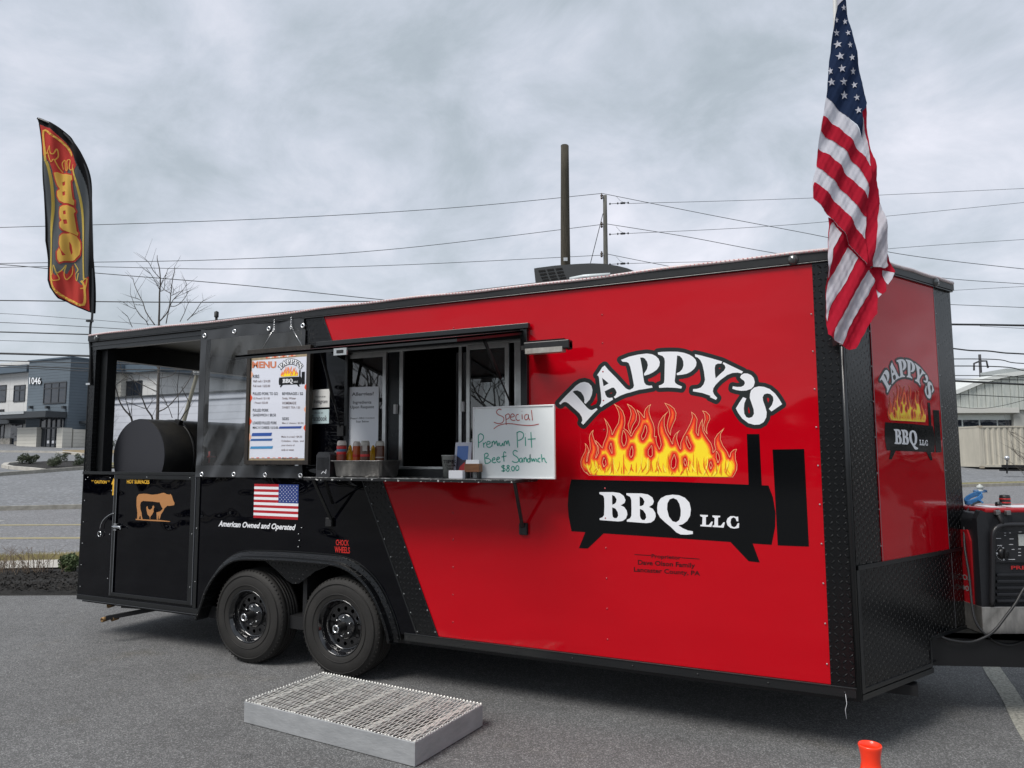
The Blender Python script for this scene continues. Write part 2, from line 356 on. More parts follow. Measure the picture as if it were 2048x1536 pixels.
def fill(mb, X, Y, PHI, fn, d):
    ny, nx = PHI.shape; V = {}; vs = []; fs = []
    def vid(key, x, y):
        if key not in V: V[key] = len(vs); vs.append(fn(x, y, d))
        return V[key]
    ins = PHI < 0; full = ins[:-1, :-1] & ins[1:, :-1] & ins[:-1, 1:] & ins[1:, 1:]; anyv = (ins[:-1, :-1] | ins[1:, :-1] | ins[:-1, 1:] | ins[1:, 1:]) & ~full
    for j in range(ny-1):
        i = 0; row = full[j]
        idx = np.flatnonzero(np.diff(np.concatenate(([0], row.view(np.int8), [0]))))
        for a, b in zip(idx[::2], idx[1::2]):
            fs.append((vid((a, j), X[j, a], Y[j, a]), vid((b, j), X[j, b], Y[j, b]), vid((b, j+1), X[j+1, b], Y[j+1, b]), vid((a, j+1), X[j+1, a], Y[j+1, a])))
        for i in np.flatnonzero(anyv[j]):
            c = [(i, j), (i+1, j), (i+1, j+1), (i, j+1)]; P = []
            for k in range(4):
                a, b = c[k], c[(k+1) % 4]; fa, fb = PHI[a[1], a[0]], PHI[b[1], b[0]]
                if fa < 0: P.append(vid(a, X[a[1], a[0]], Y[a[1], a[0]]))
                if (fa < 0) != (fb < 0):
                    t = fa/(fa-fb); P.append(vid((min(a, b), max(a, b)), X[a[1], a[0]]*(1-t)+X[b[1], b[0]]*t, Y[a[1], a[0]]*(1-t)+Y[b[1], b[0]]*t))
            if len(P) > 2: fs.append(tuple(P))
    mb.add(vs, fs)
def ribbon(mb, pts, wd, fn, d):
    """constant-width stroke along 2D points"""
    P = [Vector((a, b)) for a, b in pts]; Lf = []; Rt = []
    for i, p in enumerate(P):
        t = P[min(i+1, len(P)-1)]-P[max(i-1, 0)]
        if t.length < 1e-9: t = Vector((1, 0))
        t.normalize(); n = Vector((-t.y, t.x))*wd/2; Lf.append(p+n); Rt.append(p-n)
    n = len(P); mb.add([fn(a.x, a.y, d) for a in Lf]+[fn(a.x, a.y, d) for a in Rt], [(i, i+1, n+i+1, n+i) for i in range(n-1)])
def smooth(pts, k=4, closed=False):
    P = [Vector(p) for p in pts]; out = []; n = len(P)
    for i in range(n if closed else n-1):
        a, b, c, d = (P[(i-1) % n], P[i], P[(i+1) % n], P[(i+2) % n]) if closed else (P[max(i-1, 0)], P[i], P[i+1], P[min(i+2, n-1)])
        for j in range(k):
            t = j/k; out.append(.5*((2*b)+(c-a)*t+(2*a-5*b+4*c-d)*t*t+(3*b-a-3*c+d)*t**3))
    if not closed: out.append(P[-1])
    return out
# ================================================================== GROUND AND ROAD
def ground_z(lat, dep):
    s = dep-(22.5+.32*(lat+15.9)); s = max(0, s-.6)
    return min(.05*s, 3.2)+.12*min(1, s/.4)*(s > 0)
def sheet(name, lat0, lat1, f0, f1, z, m, n=24, nd=1, parent=None, zf=None, kind='structure'):
    mb = MB(); vs = []; fs = []
    for i in range(n+1):
        la = lat0+(lat1-lat0)*i/n; a, b = f0(la), f1(la)
        for j in range(nd+1):
            de = a+(b-a)*j/nd; vs.append(FR(la, de, z+(zf(la, de) if zf else 0)))
    for i in range(n):
        for j in range(nd): p = i*(nd+1)+j; fs.append((p, p+nd+1, p+nd+2, p+1))
    mb.add(vs, fs); o = mb.build(name, m, fixn=False)
    for q in o.data.polygons: pass
    bm = bmesh.new(); bm.from_mesh(o.data)
    bmesh.ops.recalc_face_normals(bm, faces=bm.faces)
    if sum(f.normal.z for f in bm.faces) < 0: bmesh.ops.reverse_faces(bm, faces=bm.faces)
    bm.to_mesh(o.data); bm.free()
    tag(o, kind=kind); return o
far_k = lambda la: 22.5+.32*(la+15.9)
near_k = lambda la: 12.0+.30*max(0, la+9)*.9
DIRT = mat('bare_ground', (.12, .11, .09), rough=.95, var=.3, vscale=.6)
sheet('ground', -500, 500, lambda a: -300, lambda a: 900, -.06, DIRT, 4, 4)
sheet('parking_lot', -60, 60, lambda a: -60, lambda a: 8.95 if a < -2 else 8.95+.0*(a), 0.0, ASPH, 40)
MUL = mat('dark_mulch', (.006, .0055, .005), rough=1, col2=(.022, .02, .018), vscale=45, bump=1.0, bscale=70)
sheet('mulch_bed', -40, 60, lambda a: 8.95, lambda a: 10.5+.12*max(0, a+8), .004, MUL, 60, 6, zf=lambda la, de: .05*math.sin(min(1, max(0, (de-8.95)/.5))*1.57)+.012*math.sin(la*5+de*9))
sheet('sidewalk', -60, 60, lambda a: 10.5+.12*max(0, a+8), lambda a: 11.3+.16*max(0, a+8), .07, CONC, 40)
GRS = mat('winter_grass', (.095, .10, .035), rough=1, col2=(.26, .22, .12), vscale=9, bump=.8, bscale=60)
sheet('grass_verge', -60, 60, lambda a: 11.3+.16*max(0, a+8), lambda a: near_k(a)-.18, .05, GRS, 40)
sheet('near_kerb', -60, 60, lambda a: near_k(a)-.18, lambda a: near_k(a), .06, KERB, 40)
sheet('road', -90, 90, lambda a: near_k(a), lambda a: far_k(a) if a > -60 else max(near_k(a)+2, 9), .004, ROAD, 60)
YEL = mat('yellow_road_paint', (.34, .28, .12), rough=.7, col2=(.24, .22, .16), vscale=6)
WPT = mat('worn_white_paint', (.48, .48, .44), rough=.7, col2=(.26, .26, .24), vscale=35, bump=.4, bscale=150)
def roadline(y0, px1, px2, wpx, m, name):
    a = G(px1, y0); 
    la = [(px1-1024)/FPX, (px2-1024)/FPX]; dep = 1.673*FPX/(y0-907)
    mb = MB(); pts = []
    for x in (px1, px2):
        l = (x-1024)/FPX*dep; pts.append((l, dep))
    d2 = 1.673*FPX/(y0-907-wpx)
    mb.add([FR(pts[0][0], dep, .009), FR(pts[1][0], dep, .009), FR(pts[1][0], d2, .009), FR(pts[0][0], d2, .009)], [(0, 1, 2, 3)])
    tag(mb.build(name, m), kind='structure')
roadline(1070, -800, 1400, 3, YEL, 'yellow_centre_line'); roadline(1044, -800, 1400, 2.2, YEL, 'yellow_centre_line')
roadline(1036, -120, 8, 2.0, WPT, 'white_lane_mark')
# parking stall line right of the trailer
mb = MB(); sv = []
for i in range(31):
    y = -.35+i*.13; sv += [(7.515+.006*math.sin(y*5), y, .004), (7.637+.006*math.sin(y*4+1), y, .004)]
mb.add(sv, [(2*i, 2*i+1, 2*i+3, 2*i+2) for i in range(30)])
STL = mat('stall_line_paint', (.46, .45, .38), rough=.8, col2=(.17, .165, .15), vscale=55, bump=.5, bscale=180)
tag(mb.build('parking_line', STL), kind='structure')
# far kerb, far lot terrain
mb = MB()
for i in range(60):
    a, b = -60+i*2, -58+i*2
    for (o0, o1, z0, z1) in ((0, .16, 0, .14),):
        p = [FR(a, far_k(a)+o0, z0), FR(b, far_k(b)+o0, z0), FR(b, far_k(b)+o1, z0), FR(a, far_k(a)+o1, z0)]
        q = [v+Vector((0, 0, z1-z0)) for v in p]; mb.add(p+q, [(0, 3, 2, 1), (4, 5, 6, 7), (0, 1, 5, 4), (1, 2, 6, 5), (2, 3, 7, 6), (3, 0, 4, 7)])
tag(mb.build('far_kerb', KERB), kind='structure')
sheet('far_lot', -110, 160, lambda a: max(far_k(a)+.16, 4), lambda a: max(far_k(a), 4)+260, .002, ROADF, 90, 120, zf=ground_z)
sheet('grass_strip', -2, 30, lambda a: far_k(a)+.2, lambda a: far_k(a)+1.1, .02, GRS, 20, 3, zf=ground_z)
# island kerbs and beds in the far lot at left
def gq(x, y):  # photo point on the rising far lot
    d = ray(x, y); lo, hi = 23.0, 90.0; fh = d.dot(FH)
    best = None
    for k in range(600):
        dep = lo+(hi-lo)*k/600; p = CAM+d*(dep/fh); lat = (p-Vector((CAM.x, CAM.y, 0))).dot(R0)
        if p.z <= ground_z(lat, dep)+.004: return Vector((p.x, p.y, ground_z(lat, dep)))
    return p
def kerb_line(name, pts, w_, h, m, kind='structure'):
    mb = MB(); P = [gq(*p) for p in pts]
    for a, b in zip(P, P[1:]): mb.bar(a+Vector((0, 0, h/2-.1)), b+Vector((0, 0, h/2-.1)), w_, h+.2)
    return tag(mb.build(name, m), kind=kind)
kerb_line('lot_kerb', [(-60, 957), (0, 952), (90, 945), (165, 939), (260, 934), (420, 930)], .2, .16, KERB)
kerb_line('island_kerb', [(86, 944), (60, 941), (22, 938), (8, 935), (14, 931), (40, 928.5)], .25, .16, CONC)
mb = MB(); P = [gq(*p)+Vector((0, 0, .1)) for p in [(22, 936), (60, 939.5), (88, 942.5), (180, 937), (215, 929), (180, 925), (100, 925), (40, 929)]]
mb.poly(P); tag(mb.build('island_bed', MUL, fixn=False), kind='structure')
mb = MB(); P = [gq(*p)+Vector((0, 0, .08)) for p in [(196, 938), (300, 935), (300, 926.5), (196, 928)]]
mb.poly(P); tag(mb.build('island_lawn', GRS, fixn=False), kind='structure')
STRAW = mat('straw_mulch', (.22, .17, .10), rough=1, var=.4, vscale=4)
mb = MB(); P = [gq(*p)+Vector((0, 0, .12)) for p in [(125, 909), (240, 910), (240, 903), (125, 903)]]
mb.poly(P); tag(mb.build('planting_bed', STRAW, fixn=False), kind='structure')
kerb_line('walk_kerb', [(-40, 904), (60, 905), (120, 906), (170, 911), (260, 911)], .4, .14, CONC)
mb = MB(); rr = random.Random(77)
for i in range(1500):
    p = FR(rr.uniform(-5.5, 4.5), rr.uniform(1.6, 8.6), .002); q_ = rr.uniform(.0015, .005)
    a = Vector((rr.gauss(0, 1), rr.gauss(0, 1), 0)).normalized()*q_; b = Vector((-a.y, a.x, 0))*rr.uniform(.6, 1)
    mb.add([p-a-b, p+a-b*.8, p+a*.9+b, p-a*.8+b, p+Vector((0, 0, q_*.9))], [(0, 1, 4), (1, 2, 4), (2, 3, 4), (3, 0, 4)])
tag(mb.build('loose_grit', mat('grit_stone', (.10, .10, .09), rough=.9, col2=(.38, .36, .33), vscale=3), fixn=False), kind='stuff', label='loose grit scattered over the asphalt lot', cat='grit')
# ================================================================== FAR BUILDINGS
def siding(name, col, pitch=.24, depth=.01, vert=0.0, dk=.7):
    m = bpy.data.materials.new(name); m.use_nodes = True; t = m.node_tree; b = t.nodes['Principled BSDF']; b.inputs['Roughness'].default_value = .7
    c = t.nodes.new('ShaderNodeTexCoord'); s = t.nodes.new('ShaderNodeSeparateXYZ'); t.links.new(c.outputs['Object'], s.inputs[0])
    M = lambda *a, **k: mth(*a, tree=t, **k)
    f = M('FRACT', M('DIVIDE', s.outputs[2], pitch)); g = M('GREATER_THAN', f, .12)
    if vert: g = M('MULTIPLY', g, M('GREATER_THAN', M('FRACT', M('DIVIDE', M('ADD', s.outputs[0], s.outputs[1]), vert)), .03))
    n = t.nodes.new('ShaderNodeTexNoise'); n.inputs['Scale'].default_value = .8; n.inputs['Detail'].default_value = 4; t.links.new(c.outputs['Object'], n.inputs['Vector'])
    v = M('MULTIPLY', M('ADD', dk, M('MULTIPLY', g, 1-dk)), M('ADD', .88, M('MULTIPLY', n.outputs['Fac'], .24)))
    cm = t.nodes.new('ShaderNodeCombineColor')
    for i in range(3): t.links.new(M('MULTIPLY', v, col[i]), cm.inputs[i])
    t.links.new(cm.outputs[0], b.inputs['Base Color'])
    bp = t.nodes.new('ShaderNodeBump'); bp.inputs['Distance'].default_value = depth; t.links.new(g, bp.inputs['Height']); t.links.new(bp.outputs[0], b.inputs['Normal'])
    MATS[name] = m; return m
SGREY = siding('slate_grey_siding', (.10, .128, .155), .25); SWHT = siding('pale_panel_wall', (.56, .56, .55), 1.1, vert=2.2, dk=.86)
SCRM = siding('cream_siding', (.60, .58, .52), .3, dk=.85); SLOW = siding('white_block_wall', (.50, .52, .57), .55, dk=.88)
ROOFN = mat('navy_roof_fascia', (.075, .105, .135), rough=.5); DKG = mat('dark_awning_metal', (.03, .035, .04), rough=.5)
GLS = mat('dark_window_glass', (.015, .02, .03), rough=.08, spec=.8, wave=.02); FRM = mat('dark_window_frame', (.03, .033, .038), rough=.5)
STONE = mat('ledge_stone', (.20, .19, .17), rough=.9, col2=(.42, .40, .36), vscale=4, bump=.6, bscale=6)
YT, YL, YR, YW, YB = 34.0, 35.2, 38.0, 36.5, 46.0
bl = thing('office_building', 'two storey pale panelled office with slate grey entrance tower numbered 1046', 'building', tuple(gq(100, 903)))
def facade(mb, y, x0, x1, top0, top1, bot, depth, side_ext=None):
    """slab: photo columns x0..x1, roofline photo rows top0..top1, ground row bot, on the vertical plane Y=y"""
    a = S(x0, top0, y); b = S(x1, top1, y); z = S((x0+x1)/2, bot, y)[1]
    zt = (a[1]+b[1])/2
    mb.box(a[0], b[0], y, y+depth, z-1.5, zt); return a[0], b[0], z, zt
mb = MB(); facade(mb, YL, -260, 62, 738, 738, 905, 14); mb.build('wall', SWHT, bl)
mb = MB(); facade(mb, YL-.25, -260, 62, 738, 737, 747, 1.2); m_ = mb
a = S(-260, 744, YL-.3); b = S(60, 740, YL-.3); mb = MB(); mb.box(a[0], b[0], YL-.6, YL+13, S(30, 747, YL)[1], S(30, 739, YL)[1]+.25); mb.build('roof', ROOFN, bl)
mb = MB(); tx0, tx1, tz0, tz1 = facade(mb, YT, 59, 142, 721, 718, 905, 12); mb.build('tower', SGREY, bl)
mb = MB(); mb.box(tx0-.1, tx1+.1, YT-.1, YT+12.1, tz1, tz1+.12); mb.build('tower_coping', ROOFN, bl)
def win(x0, x1, y0, y1, Y, parent, cols=1, rows=1, trans=None, frame=FRM):
    a = S(x0, y0, Y); b = S(x1, y1, Y); X0, X1, Z1, Z0 = a[0], b[0], a[1], b[1]
    mb = MB(); t = .09
    mb.box(X0, X0+t, Y-.06, Y+.04, Z0, Z1); mb.box(X1-t, X1, Y-.06, Y+.04, Z0, Z1); mb.box(X0+t, X1-t, Y-.06, Y+.04, Z1-t, Z1); mb.box(X0+t, X1-t, Y-.06, Y+.04, Z0, Z0+t)
    for i in range(1, cols): x = X0+(X1-X0)*i/cols; mb.box(x-t/2, x+t/2, Y-.055, Y+.035, Z0+t, Z1-t)
    if trans: z = Z1-(Z1-Z0)*trans; mb.box(X0+t, X1-t, Y-.05, Y+.03, z-t/2, z+t/2)
    f = mb.build('window', frame, parent); g = MB(); g.box(X0+t*.5, X1-t*.5, Y-.02, Y-.01, Z0+t*.5, Z1-t*.5); g.build('pane', GLS, f); return f
for q in [(-60, -32, 773, 805), (-18, 12, 772, 804), (29, 50, 771, 803)]: win(*q, YL, bl, 2, trans=.3)
win(89, 132, 766, 806, YT, bl, 3, trans=.28)
win(1, 8, 849, 882, YL, bl); win(-60, -8, 849, 882, YL, bl, 3)
def slab(name, x0, x1, y0, y1, Y, dy, m, parent, out_=0.0):
    a = S(x0, y0, Y); b = S(x1, y1, Y); mb = MB(); mb.box(a[0], b[0], Y-out_, Y+dy, b[1], a[1]); return mb.build(name, m, parent)
slab('stone_base', -260, 24, 883, 905, YL, .3, STONE, bl, .25); slab('stone_base', 34, 47, 883, 905, YL, .3, STONE, bl, .25)
slab('door', 24, 43, 849, 905, YL, .1, GLS, bl, .08)
slab('awning', -200, 51, 841, 848, YL, .1, DKG, bl, 1.4)
slab('canopy', 20, 134, 829, 835.5, YT, .1, DKG, bl, 1.8)
slab('canopy_fascia', 20, 92, 827.5, 829.5, YT, .0, ALU, bl, 1.86)
slab('pillar', 47, 83, 856, 906, YT, .3, SCRM, bl, .5); slab('pillar', 126, 135, 856, 906, YT, .3, SCRM, bl, .5)
slab('entrance_door', 83, 126, 838, 906, YT, .1, GLS, bl, .1)
f_ = MB()
for x in (84, 96, 105.5, 115, 125):
    a = S(x, 838, YT); f_.box(a[0]-.06, a[0]+.06, YT-.16, YT-.101, S(x, 906, YT)[1], a[1])
a, b = S(84, 857, YT), S(125, 857, YT); f_.box(a[0], b[0], YT-.158, YT-.103, a[1]-.06, a[1]+.06); f_.build('door_frame', FRM, bl)
mb = MB(); c = S(110, 850, YT); 
for x in (100, 110): a = S(x, 884, YT); mb.box(a[0]-.2, a[0]+.25, YT-.13, YT-.104, a[1]-.12, a[1]+.12)
mb.build('door_notice', WHITE, bl)
mb = MB(); a, b = S(142, 841, YT+.1), S(172, 841, YT+.1)
mb.box(tx1, tx1+1.2, YT+1, YT+7, S(140, 846, YT)[1], S(140, 841, YT)[1]); mb.build('side_canopy', DKG, bl)
mb = MB(); a = S(142, 858, YT); mb.box(tx1+.003, tx1+.25, YT+.4, YT+11, tz0-1, a[1]); mb.build('cream_wall', SCRM, bl)
for x in (65, 98, 131):
    a = S(x, 815, YT); mb = MB(); mb.box(a[0]-.12, a[0]+.12, YT-.3, YT-.002, a[1]-.1, a[1]+.12); mb.build('wall_lamp', DKG, bl)
mb = MB(); fn = lambda u, v, d: Vector((u, YT+d, v))
text_in(mb, '1046', [S(61.5, 768.5, YT), S(84, 768.5, YT), S(84, 755, YT), S(61.5, 755, YT)], fn, -.12, bold=.012)
mb.build('building_number', mat('sign_white', (.85, .87, .9), rough=.4), bl)
mb = MB(); text_in(mb, '1046', [S(60.8, 769.4, YT), S(85, 769.4, YT), S(85, 755.6, YT), S(60.8, 755.6, YT)], fn, -.03, bold=.02); mb.build('painted_number_shadow', FLATB, bl)  # larger black copy of the digits, painting the shadow behind them
slab('wall_sign', -20, 8, 820, 834, YL, .02, GBLK, bl, .06)
# right wing
mb = MB(); facade(mb, YR, 150, 243, 742, 744, 905, 18); mb.build('wing_wall', SCRM, bl)
a = S(243, 744, YR); b = S(302, 744, YR); mb = MB(); zt = a[1]
mb.box(a[0], b[0], YR+.6, YR+17, 0, zt); mb.build('wing_wall', SWHT, bl)
mb = MB(); mb.box(S(150, 740, YR)[0], a[0]+.4, YR-.8, YR+18, zt-.1, zt+.75); mb.build('roof', ROOFN, bl)
mb = MB(); mb.box(a[0]+.4, b[0]+1.2, YR+.0, YR+17, zt-.1, zt+.6); mb.build('roof', ROOFN, bl)
mb = MB(); mb.box(a[0]-.6, b[0]+2, YR+1, YR+17, zt+.605, zt+.9); mb.build('roof', ROOFN, bl)
win(251, 283, 763, 792, YR+.55, bl, 2)
mb = MB(); x0 = S(228, 800, YW)[0]; x1 = S(640, 800, YW)[0]; z1 = S(300, 794, YW)[1]; mb.box(x0, x1, YW, YW+1.2, 0, z1); mb.build('low_wall', SLOW, bl)
mb = MB(); mb.box(x0-.25, x1, YW-.25, YW+1.3, z1, z1+.14); mb.build('cornice', DKG, bl)
mb = MB(); mb.box(x0-.12, x1, YW-.12, YW-.002, z1-.45, z1-.002); mb.build('cornice', SLOW, bl)
mb = MB(); x0 = S(300, 770, YB)[0]; x1 = S(397, 770, YB)[0]; z1 = S(350, 768, YB)[1]; mb.box(x0, x1, YB, YB+10, 0, z1); mb.build('back_wall', SWHT, bl)
mb = MB(); mb.box(x0, x1+.6, YB-.5, YB+10, z1, z1+.45); mb.build('roof', ROOFN, bl)
mb = MB(); mb.box(x0, x0+1.1, YB-.6, YB+3, z1+.45, z1+1.2); mb.build('parapet_box', ROOFN, bl)
win(362, 386, 786, 793, YB-.02, bl, 2)
win(196, 204, 755, 800, YR, bl); slab('awning', 190, 228, 851, 854, YR, 0, DKG, bl, 1.2)
slab('stone_base', 190, 245, 886, 905, YR, .1, STONE, bl, .15)
# warehouse at right
lat = lambda x, dep: (x-1024)/FPX*dep
DW = 50.0
def zq(x, y, dep): return D(x, y, dep).z
WW = siding('weathered_corrugated_gable', (.33, .36, .34), 40, vert=.32, dk=.9)
WW2 = mat('weathered_white_metal', (.36, .39, .37), rough=.8, streak=(6, 6, .5), col2=(.52, .54, .50), vscale=2.2)
wh = thing('warehouse', 'old white warehouse with curved roof and corrugated gable above a garage door', 'warehouse', tuple(FR(lat(1980, DW), DW, .8)))
def frbox(mb, x0, x1, y0, y1, dep, dd, px=None):
    """box whose front face lies in the plane at distance dep, spanning photo columns and rows"""
    a = D(x0, y1, dep); b = D(x1, y1, dep); z0 = a.z; z1 = D(x0, y0, dep).z; a = Vector((a.x, a.y, z0)); e = b-a; e.z = 0
    return mb.obox(a, e, FH*dd, Vector((0, 0, z1-z0)))
gpts = [(1896, 795), (1925, 783), (1960, 768), (2000, 757), (2048, 750), (2110, 745), (2180, 748), (2260, 760), (2330, 782), (2330, 818), (1896, 818)]
mb = MB(); org = D(1896, 818, DW)
def wfn(u, v, d): return Vector((org.x, org.y, 0))+R0*u+FH*d+Vector((0, 0, v))
gp = []
for p in gpts:
    q = D(*p, DW); gp.append(((q-org).dot(R0), q.z))
# vertical corrugated strips of the gable
n = 26; top = gp[:9]
def gtop(u):
    for (a, b), (c, d) in zip(top, top[1:]):
        if a <= u <= c: return b+(d-b)*(u-a)/(c-a)
    return top[-1][1]
u0, u1 = gp[0][0], gp[8][0]; zb = gp[9][1]
for i in range(n*2):
    a = u0+(u1-u0)*i/(n*2); b = u0+(u1-u0)*(i+1)/(n*2)-.03; o_ = .04*(i % 2)
    mb.add([wfn(a, zb, -o_), wfn(b, zb, -o_), wfn(b, gtop(b), -o_), wfn(a, gtop(a), -o_), wfn(a, zb, .3), wfn(b, zb, .3), wfn(b, gtop(b), .3), wfn(a, gtop(a), .3)],
           [(0, 1, 2, 3), (4, 7, 6, 5), (0, 4, 5, 1), (1, 5, 6, 2), (2, 6, 7, 3), (3, 7, 4, 0)])
mb.build('gable', WW2, wh)
mb = MB(); vs = []; m = 40
for i in range(m+1):
    u = u0-.3+(u1-u0+.6)*i/m; z = gtop(min(max(u, u0), u1)); vs += [wfn(u, z+.02, -.25), wfn(u, z+.32, -.25), wfn(u, z+.32, 30), wfn(u, z+.02, 30)]
mb.add(vs, [tuple(i*4+q for q in (a, b, b+4, a+4)) for i in range(m) for a, b in ((0, 1), (1, 2), (2, 3))]+[tuple(i*4+q for q in (3, 0, 4, 7)) for i in range(m)])
mb.build('curved_roof', mat('pale_roof_sheet', (.6, .62, .6), rough=.6), wh)
mb = MB(); frbox(mb, 1896, 1912, 818, 960, DW+.2, 20); frbox(mb, 2036, 2330, 818, 960, DW+.2, 20); frbox(mb, 1912, 2036, 818, 829, DW+.2, 20); frbox(mb, 1912, 2036, 829, 960, DW+.8, 1)
mb.build('wall', mat('pale_block_wall', (.40, .40, .37), rough=.85, var=.1, vscale=1.5), wh)
mb = MB(); frbox(mb, 1905, 2039, 815.5, 826, DW-.1, .28); mb.build('lintel', mat('lintel_paint', (.5, .5, .47), rough=.7), wh)
dr = MB(); frbox(dr, 1900, 2030, 829, 937, DW+.5, .1); gd = dr.build('garage_door', mat('garage_door_white', (.62, .66, .64), rough=.5), wh)
mb = MB()
for y in (842, 854, 870, 880, 890, 900, 910, 920, 930): frbox(mb, 1900, 2030, y-.35, y+.35, DW+.47, .02)
mb.build('door_seam', mat('seam_line_grey', (.25, .27, .27), rough=.7), gd)  # plain grey strips along the door joints
for (x0, x1) in ((1880, 1923.5), (1927.5, 1958), (1962, 1994), (1997.5, 2029)):
    for (y0, y1) in ((840, 852), (856, 870)):
        if x0 > 1960 and y0 > 850: continue
        mb = MB(); frbox(mb, x0, x1, y0, y1, DW+.45, .04); mb.build('pane', GLS, gd)
mb = MB(); frbox(mb, 2013, 2090, 737, 757, DW+4, 3); mb.build('roof_unit', mat('grey_metal_box', (.3, .32, .32), rough=.6), wh)
mb = MB(); frbox(mb, 2014, 2090, 750, 754, DW+3.8, .1); mb.build('roof_unit_louvre', FLATB, wh)
# shipping container
DC = 46.0
ct = thing('shipping_container', 'cream corrugated shipping container parked before the warehouse door', 'container', tuple(FR(lat(2000, DC), DC, .6)))
CRM = mat('container_cream', (.44, .41, .34), rough=.6, var=.12, vscale=2, streak=(1, 1, .3))
mb = MB(); org2 = D(1962, 934, DC); zt2 = D(1962, 852.5, DC).z
def cfn(u, v, d): return Vector((org2.x, org2.y, 0))+R0*u+FH*d+Vector((0, 0, v))
prof = []; u = .0; k = 0
while u < 6.2:
    prof += [(u, 0), (u+.14, 0), (u+.20, .06), (u+.30, .06)]; u += .36
z0c, z1c = org2.z+.12, zt2-.08
vs = []
for (u, d) in prof: vs += [cfn(u+.15, z0c, d), cfn(u+.15, z1c, d)]
mb.add(vs, [(2*i, 2*i+2, 2*i+3, 2*i+1) for i in range(len(prof)-1)]); mb.build('corrugated_side', CRM, ct)
mb = MB(); mb.obox(cfn(0, z1c, -.02), R0*6.4, FH*2.4, Vector((0, 0, .1))); mb.obox(cfn(0, z0c-.12, -.02), R0*6.4, FH*2.4, Vector((0, 0, .14)))
mb.obox(cfn(0, z0c+.02, -.02), R0*.16, FH*.16, Vector((0, 0, z1c-z0c-.02))); mb.build('frame', CRM, ct)
mb = MB(); mb.obox(cfn(.02, z0c+.02, .14), R0*6.3, FH*2.2, Vector((0, 0, z1c-z0c-.02))); mb.build('body', CRM, ct)
mb = MB(); mb.obox(cfn(.0, z0c-.2, -.05), R0*.2, FH*.2, Vector((0, 0, .14))); mb.obox(cfn(.0, z1c-.02, -.05), R0*.2, FH*.2, Vector((0, 0, .14))); mb.build('corner_casting', mat('rust_pale', (.3, .26, .2), rough=.8), ct)
# parked trailer tongue with jack, in front of the container
tj = thing('trailer_tongue', 'black steel trailer tongue with upright jack standing before the cream container', 'trailer', tuple(D(2014, 947, 40)))
mb = MB(); mb.tube([D(2014, 947, 40), D(2014, 916, 40)], .04); mb.build('jack', TRIM, tj)
mb = MB(); mb.lathe([(0, -.13), (.1, -.09), (.13, 0), (.1, .09), (0, .13)], D(2014, 916, 40), n=14); mb.build('jack_head', SILV, tj)
mb = MB(); mb.bar(D(2004, 932, 40), D(2120, 934, 40), .1, .14); mb.bar(D(2000, 940, 40), D(2120, 941, 41), .1, .1); mb.build('frame_rail', FLATB, tj)
# ================================================================== POLES AND WIRES
def pole(name, label, x, ytop, dep, wpx, wbot, m, lean=0.0, base=None, rough_top=False):
    tp = D(x, ytop, dep); l = (tp-Vector((CAM.x, CAM.y, 0))).dot(R0); gz = ground_z(l, dep) if dep > 23 else 0.0
    bt = Vector((tp.x, tp.y, gz-.05))+R0*lean
    o = thing(name, label, 'utility pole', tuple(bt)); mb = MB(); rt, rb = wpx*dep/FPX/2, wbot*dep/FPX/2
    pts = [bt+(tp-bt)*t+R0*(.012*math.sin(t*7)) for t in [i/14 for i in range(15)]]
    mb.tube(pts, [rb+(rt-rb)*i/14 for i in range(15)], 14); mb.build('shaft', m, o)
    if rough_top:
        m2 = MB(); m2.lathe([(rt*.98, 0), (rt*.9, .02), (rt*.4, .045), (0, .05)], tp, n=14); m2.build('weathered_cap', m, o)
    return o, tp
po1, tp1 = pole('utility_pole', 'thick dark weathered pole without wires standing nearest behind the trailer roof', 1129, 292, 21.5, 16.5, 27, WOODP, rough_top=True)
mb = MB(); p = D(1131, 522, 21.3); mb.obox(p-R0*.06-FH*.02, R0*.12, FH*.02, Vector((0, 0, .1))); mb.build('number_plate', ALU, po1)
po2, tp2 = pole('utility_pole', 'slimmer grey pole carrying three tiers of wires behind the roof vent', 1209.5, 391, 36, 8, 14, WOODG)
mb = MB()
for y in (391, 448, 507):
    c = D(1208, y, 35.9)
    mb.lathe([(.02, -.2), (.06, -.16), (.06, -.1), (.03, -.08), (.07, -.04), (.07, .02), (.03, .05), (.05, .08), (0, .14)], c-R0*.12, n=10)
mb.build('insulator', mat('brown_glazed_insulator', (.04, .025, .02), rough=.25), po2)
mb = MB()
for y, dy in ((407, 60), (468, 60), (528, 50)):
    a = D(1218, y+.8, 36); b = D(1257, y-1.5, 36)
    mb.tube([a, b], .014, 6)
    for t in (.05, .45, .62, .68, .74, .80, .98): q = a+(b-a)*t; mb.lathe([(0, -.05), (.055, -.02), (.055, .02), (0, .05)], q, axis=(R0.x, R0.y, .02), n=8)
    mb.tube([D(1232, y-15, 36), D(1240, y-6, 36), D(1250, y-1, 36)], .008, 5)
mb.build('tension_insulator', WIRE, po2, merge=True)
mb = MB(); mb.tube([D(1206, 427, 36), D(1181, 526, 36)], .018, 6); mb.build('guy_wire', WIRE, po2)
po3, tp3 = pole('utility_pole', 'distant dark pole with small crossarm rising beyond the warehouse roof', 1959, 709, 70, 5, 6, mat('dark_pole', (.05, .05, .055), rough=.9))
mb = MB(); mb.tube([D(1948, 741, 70), D(1948, 727, 70), D(1960, 722, 70), D(1973, 722, 70), D(1976, 736, 70)], .09, 6); mb.build('crossarm', MATS['dark_pole'], po3)
po4, tp4 = pole('utility_pole', 'pale leaning pole with grey transformer cans seen through the open rear porch', 398, 735, 34, 7, 9, mat('tan_pole', (.2, .19, .15), rough=.9), lean=-1.25)
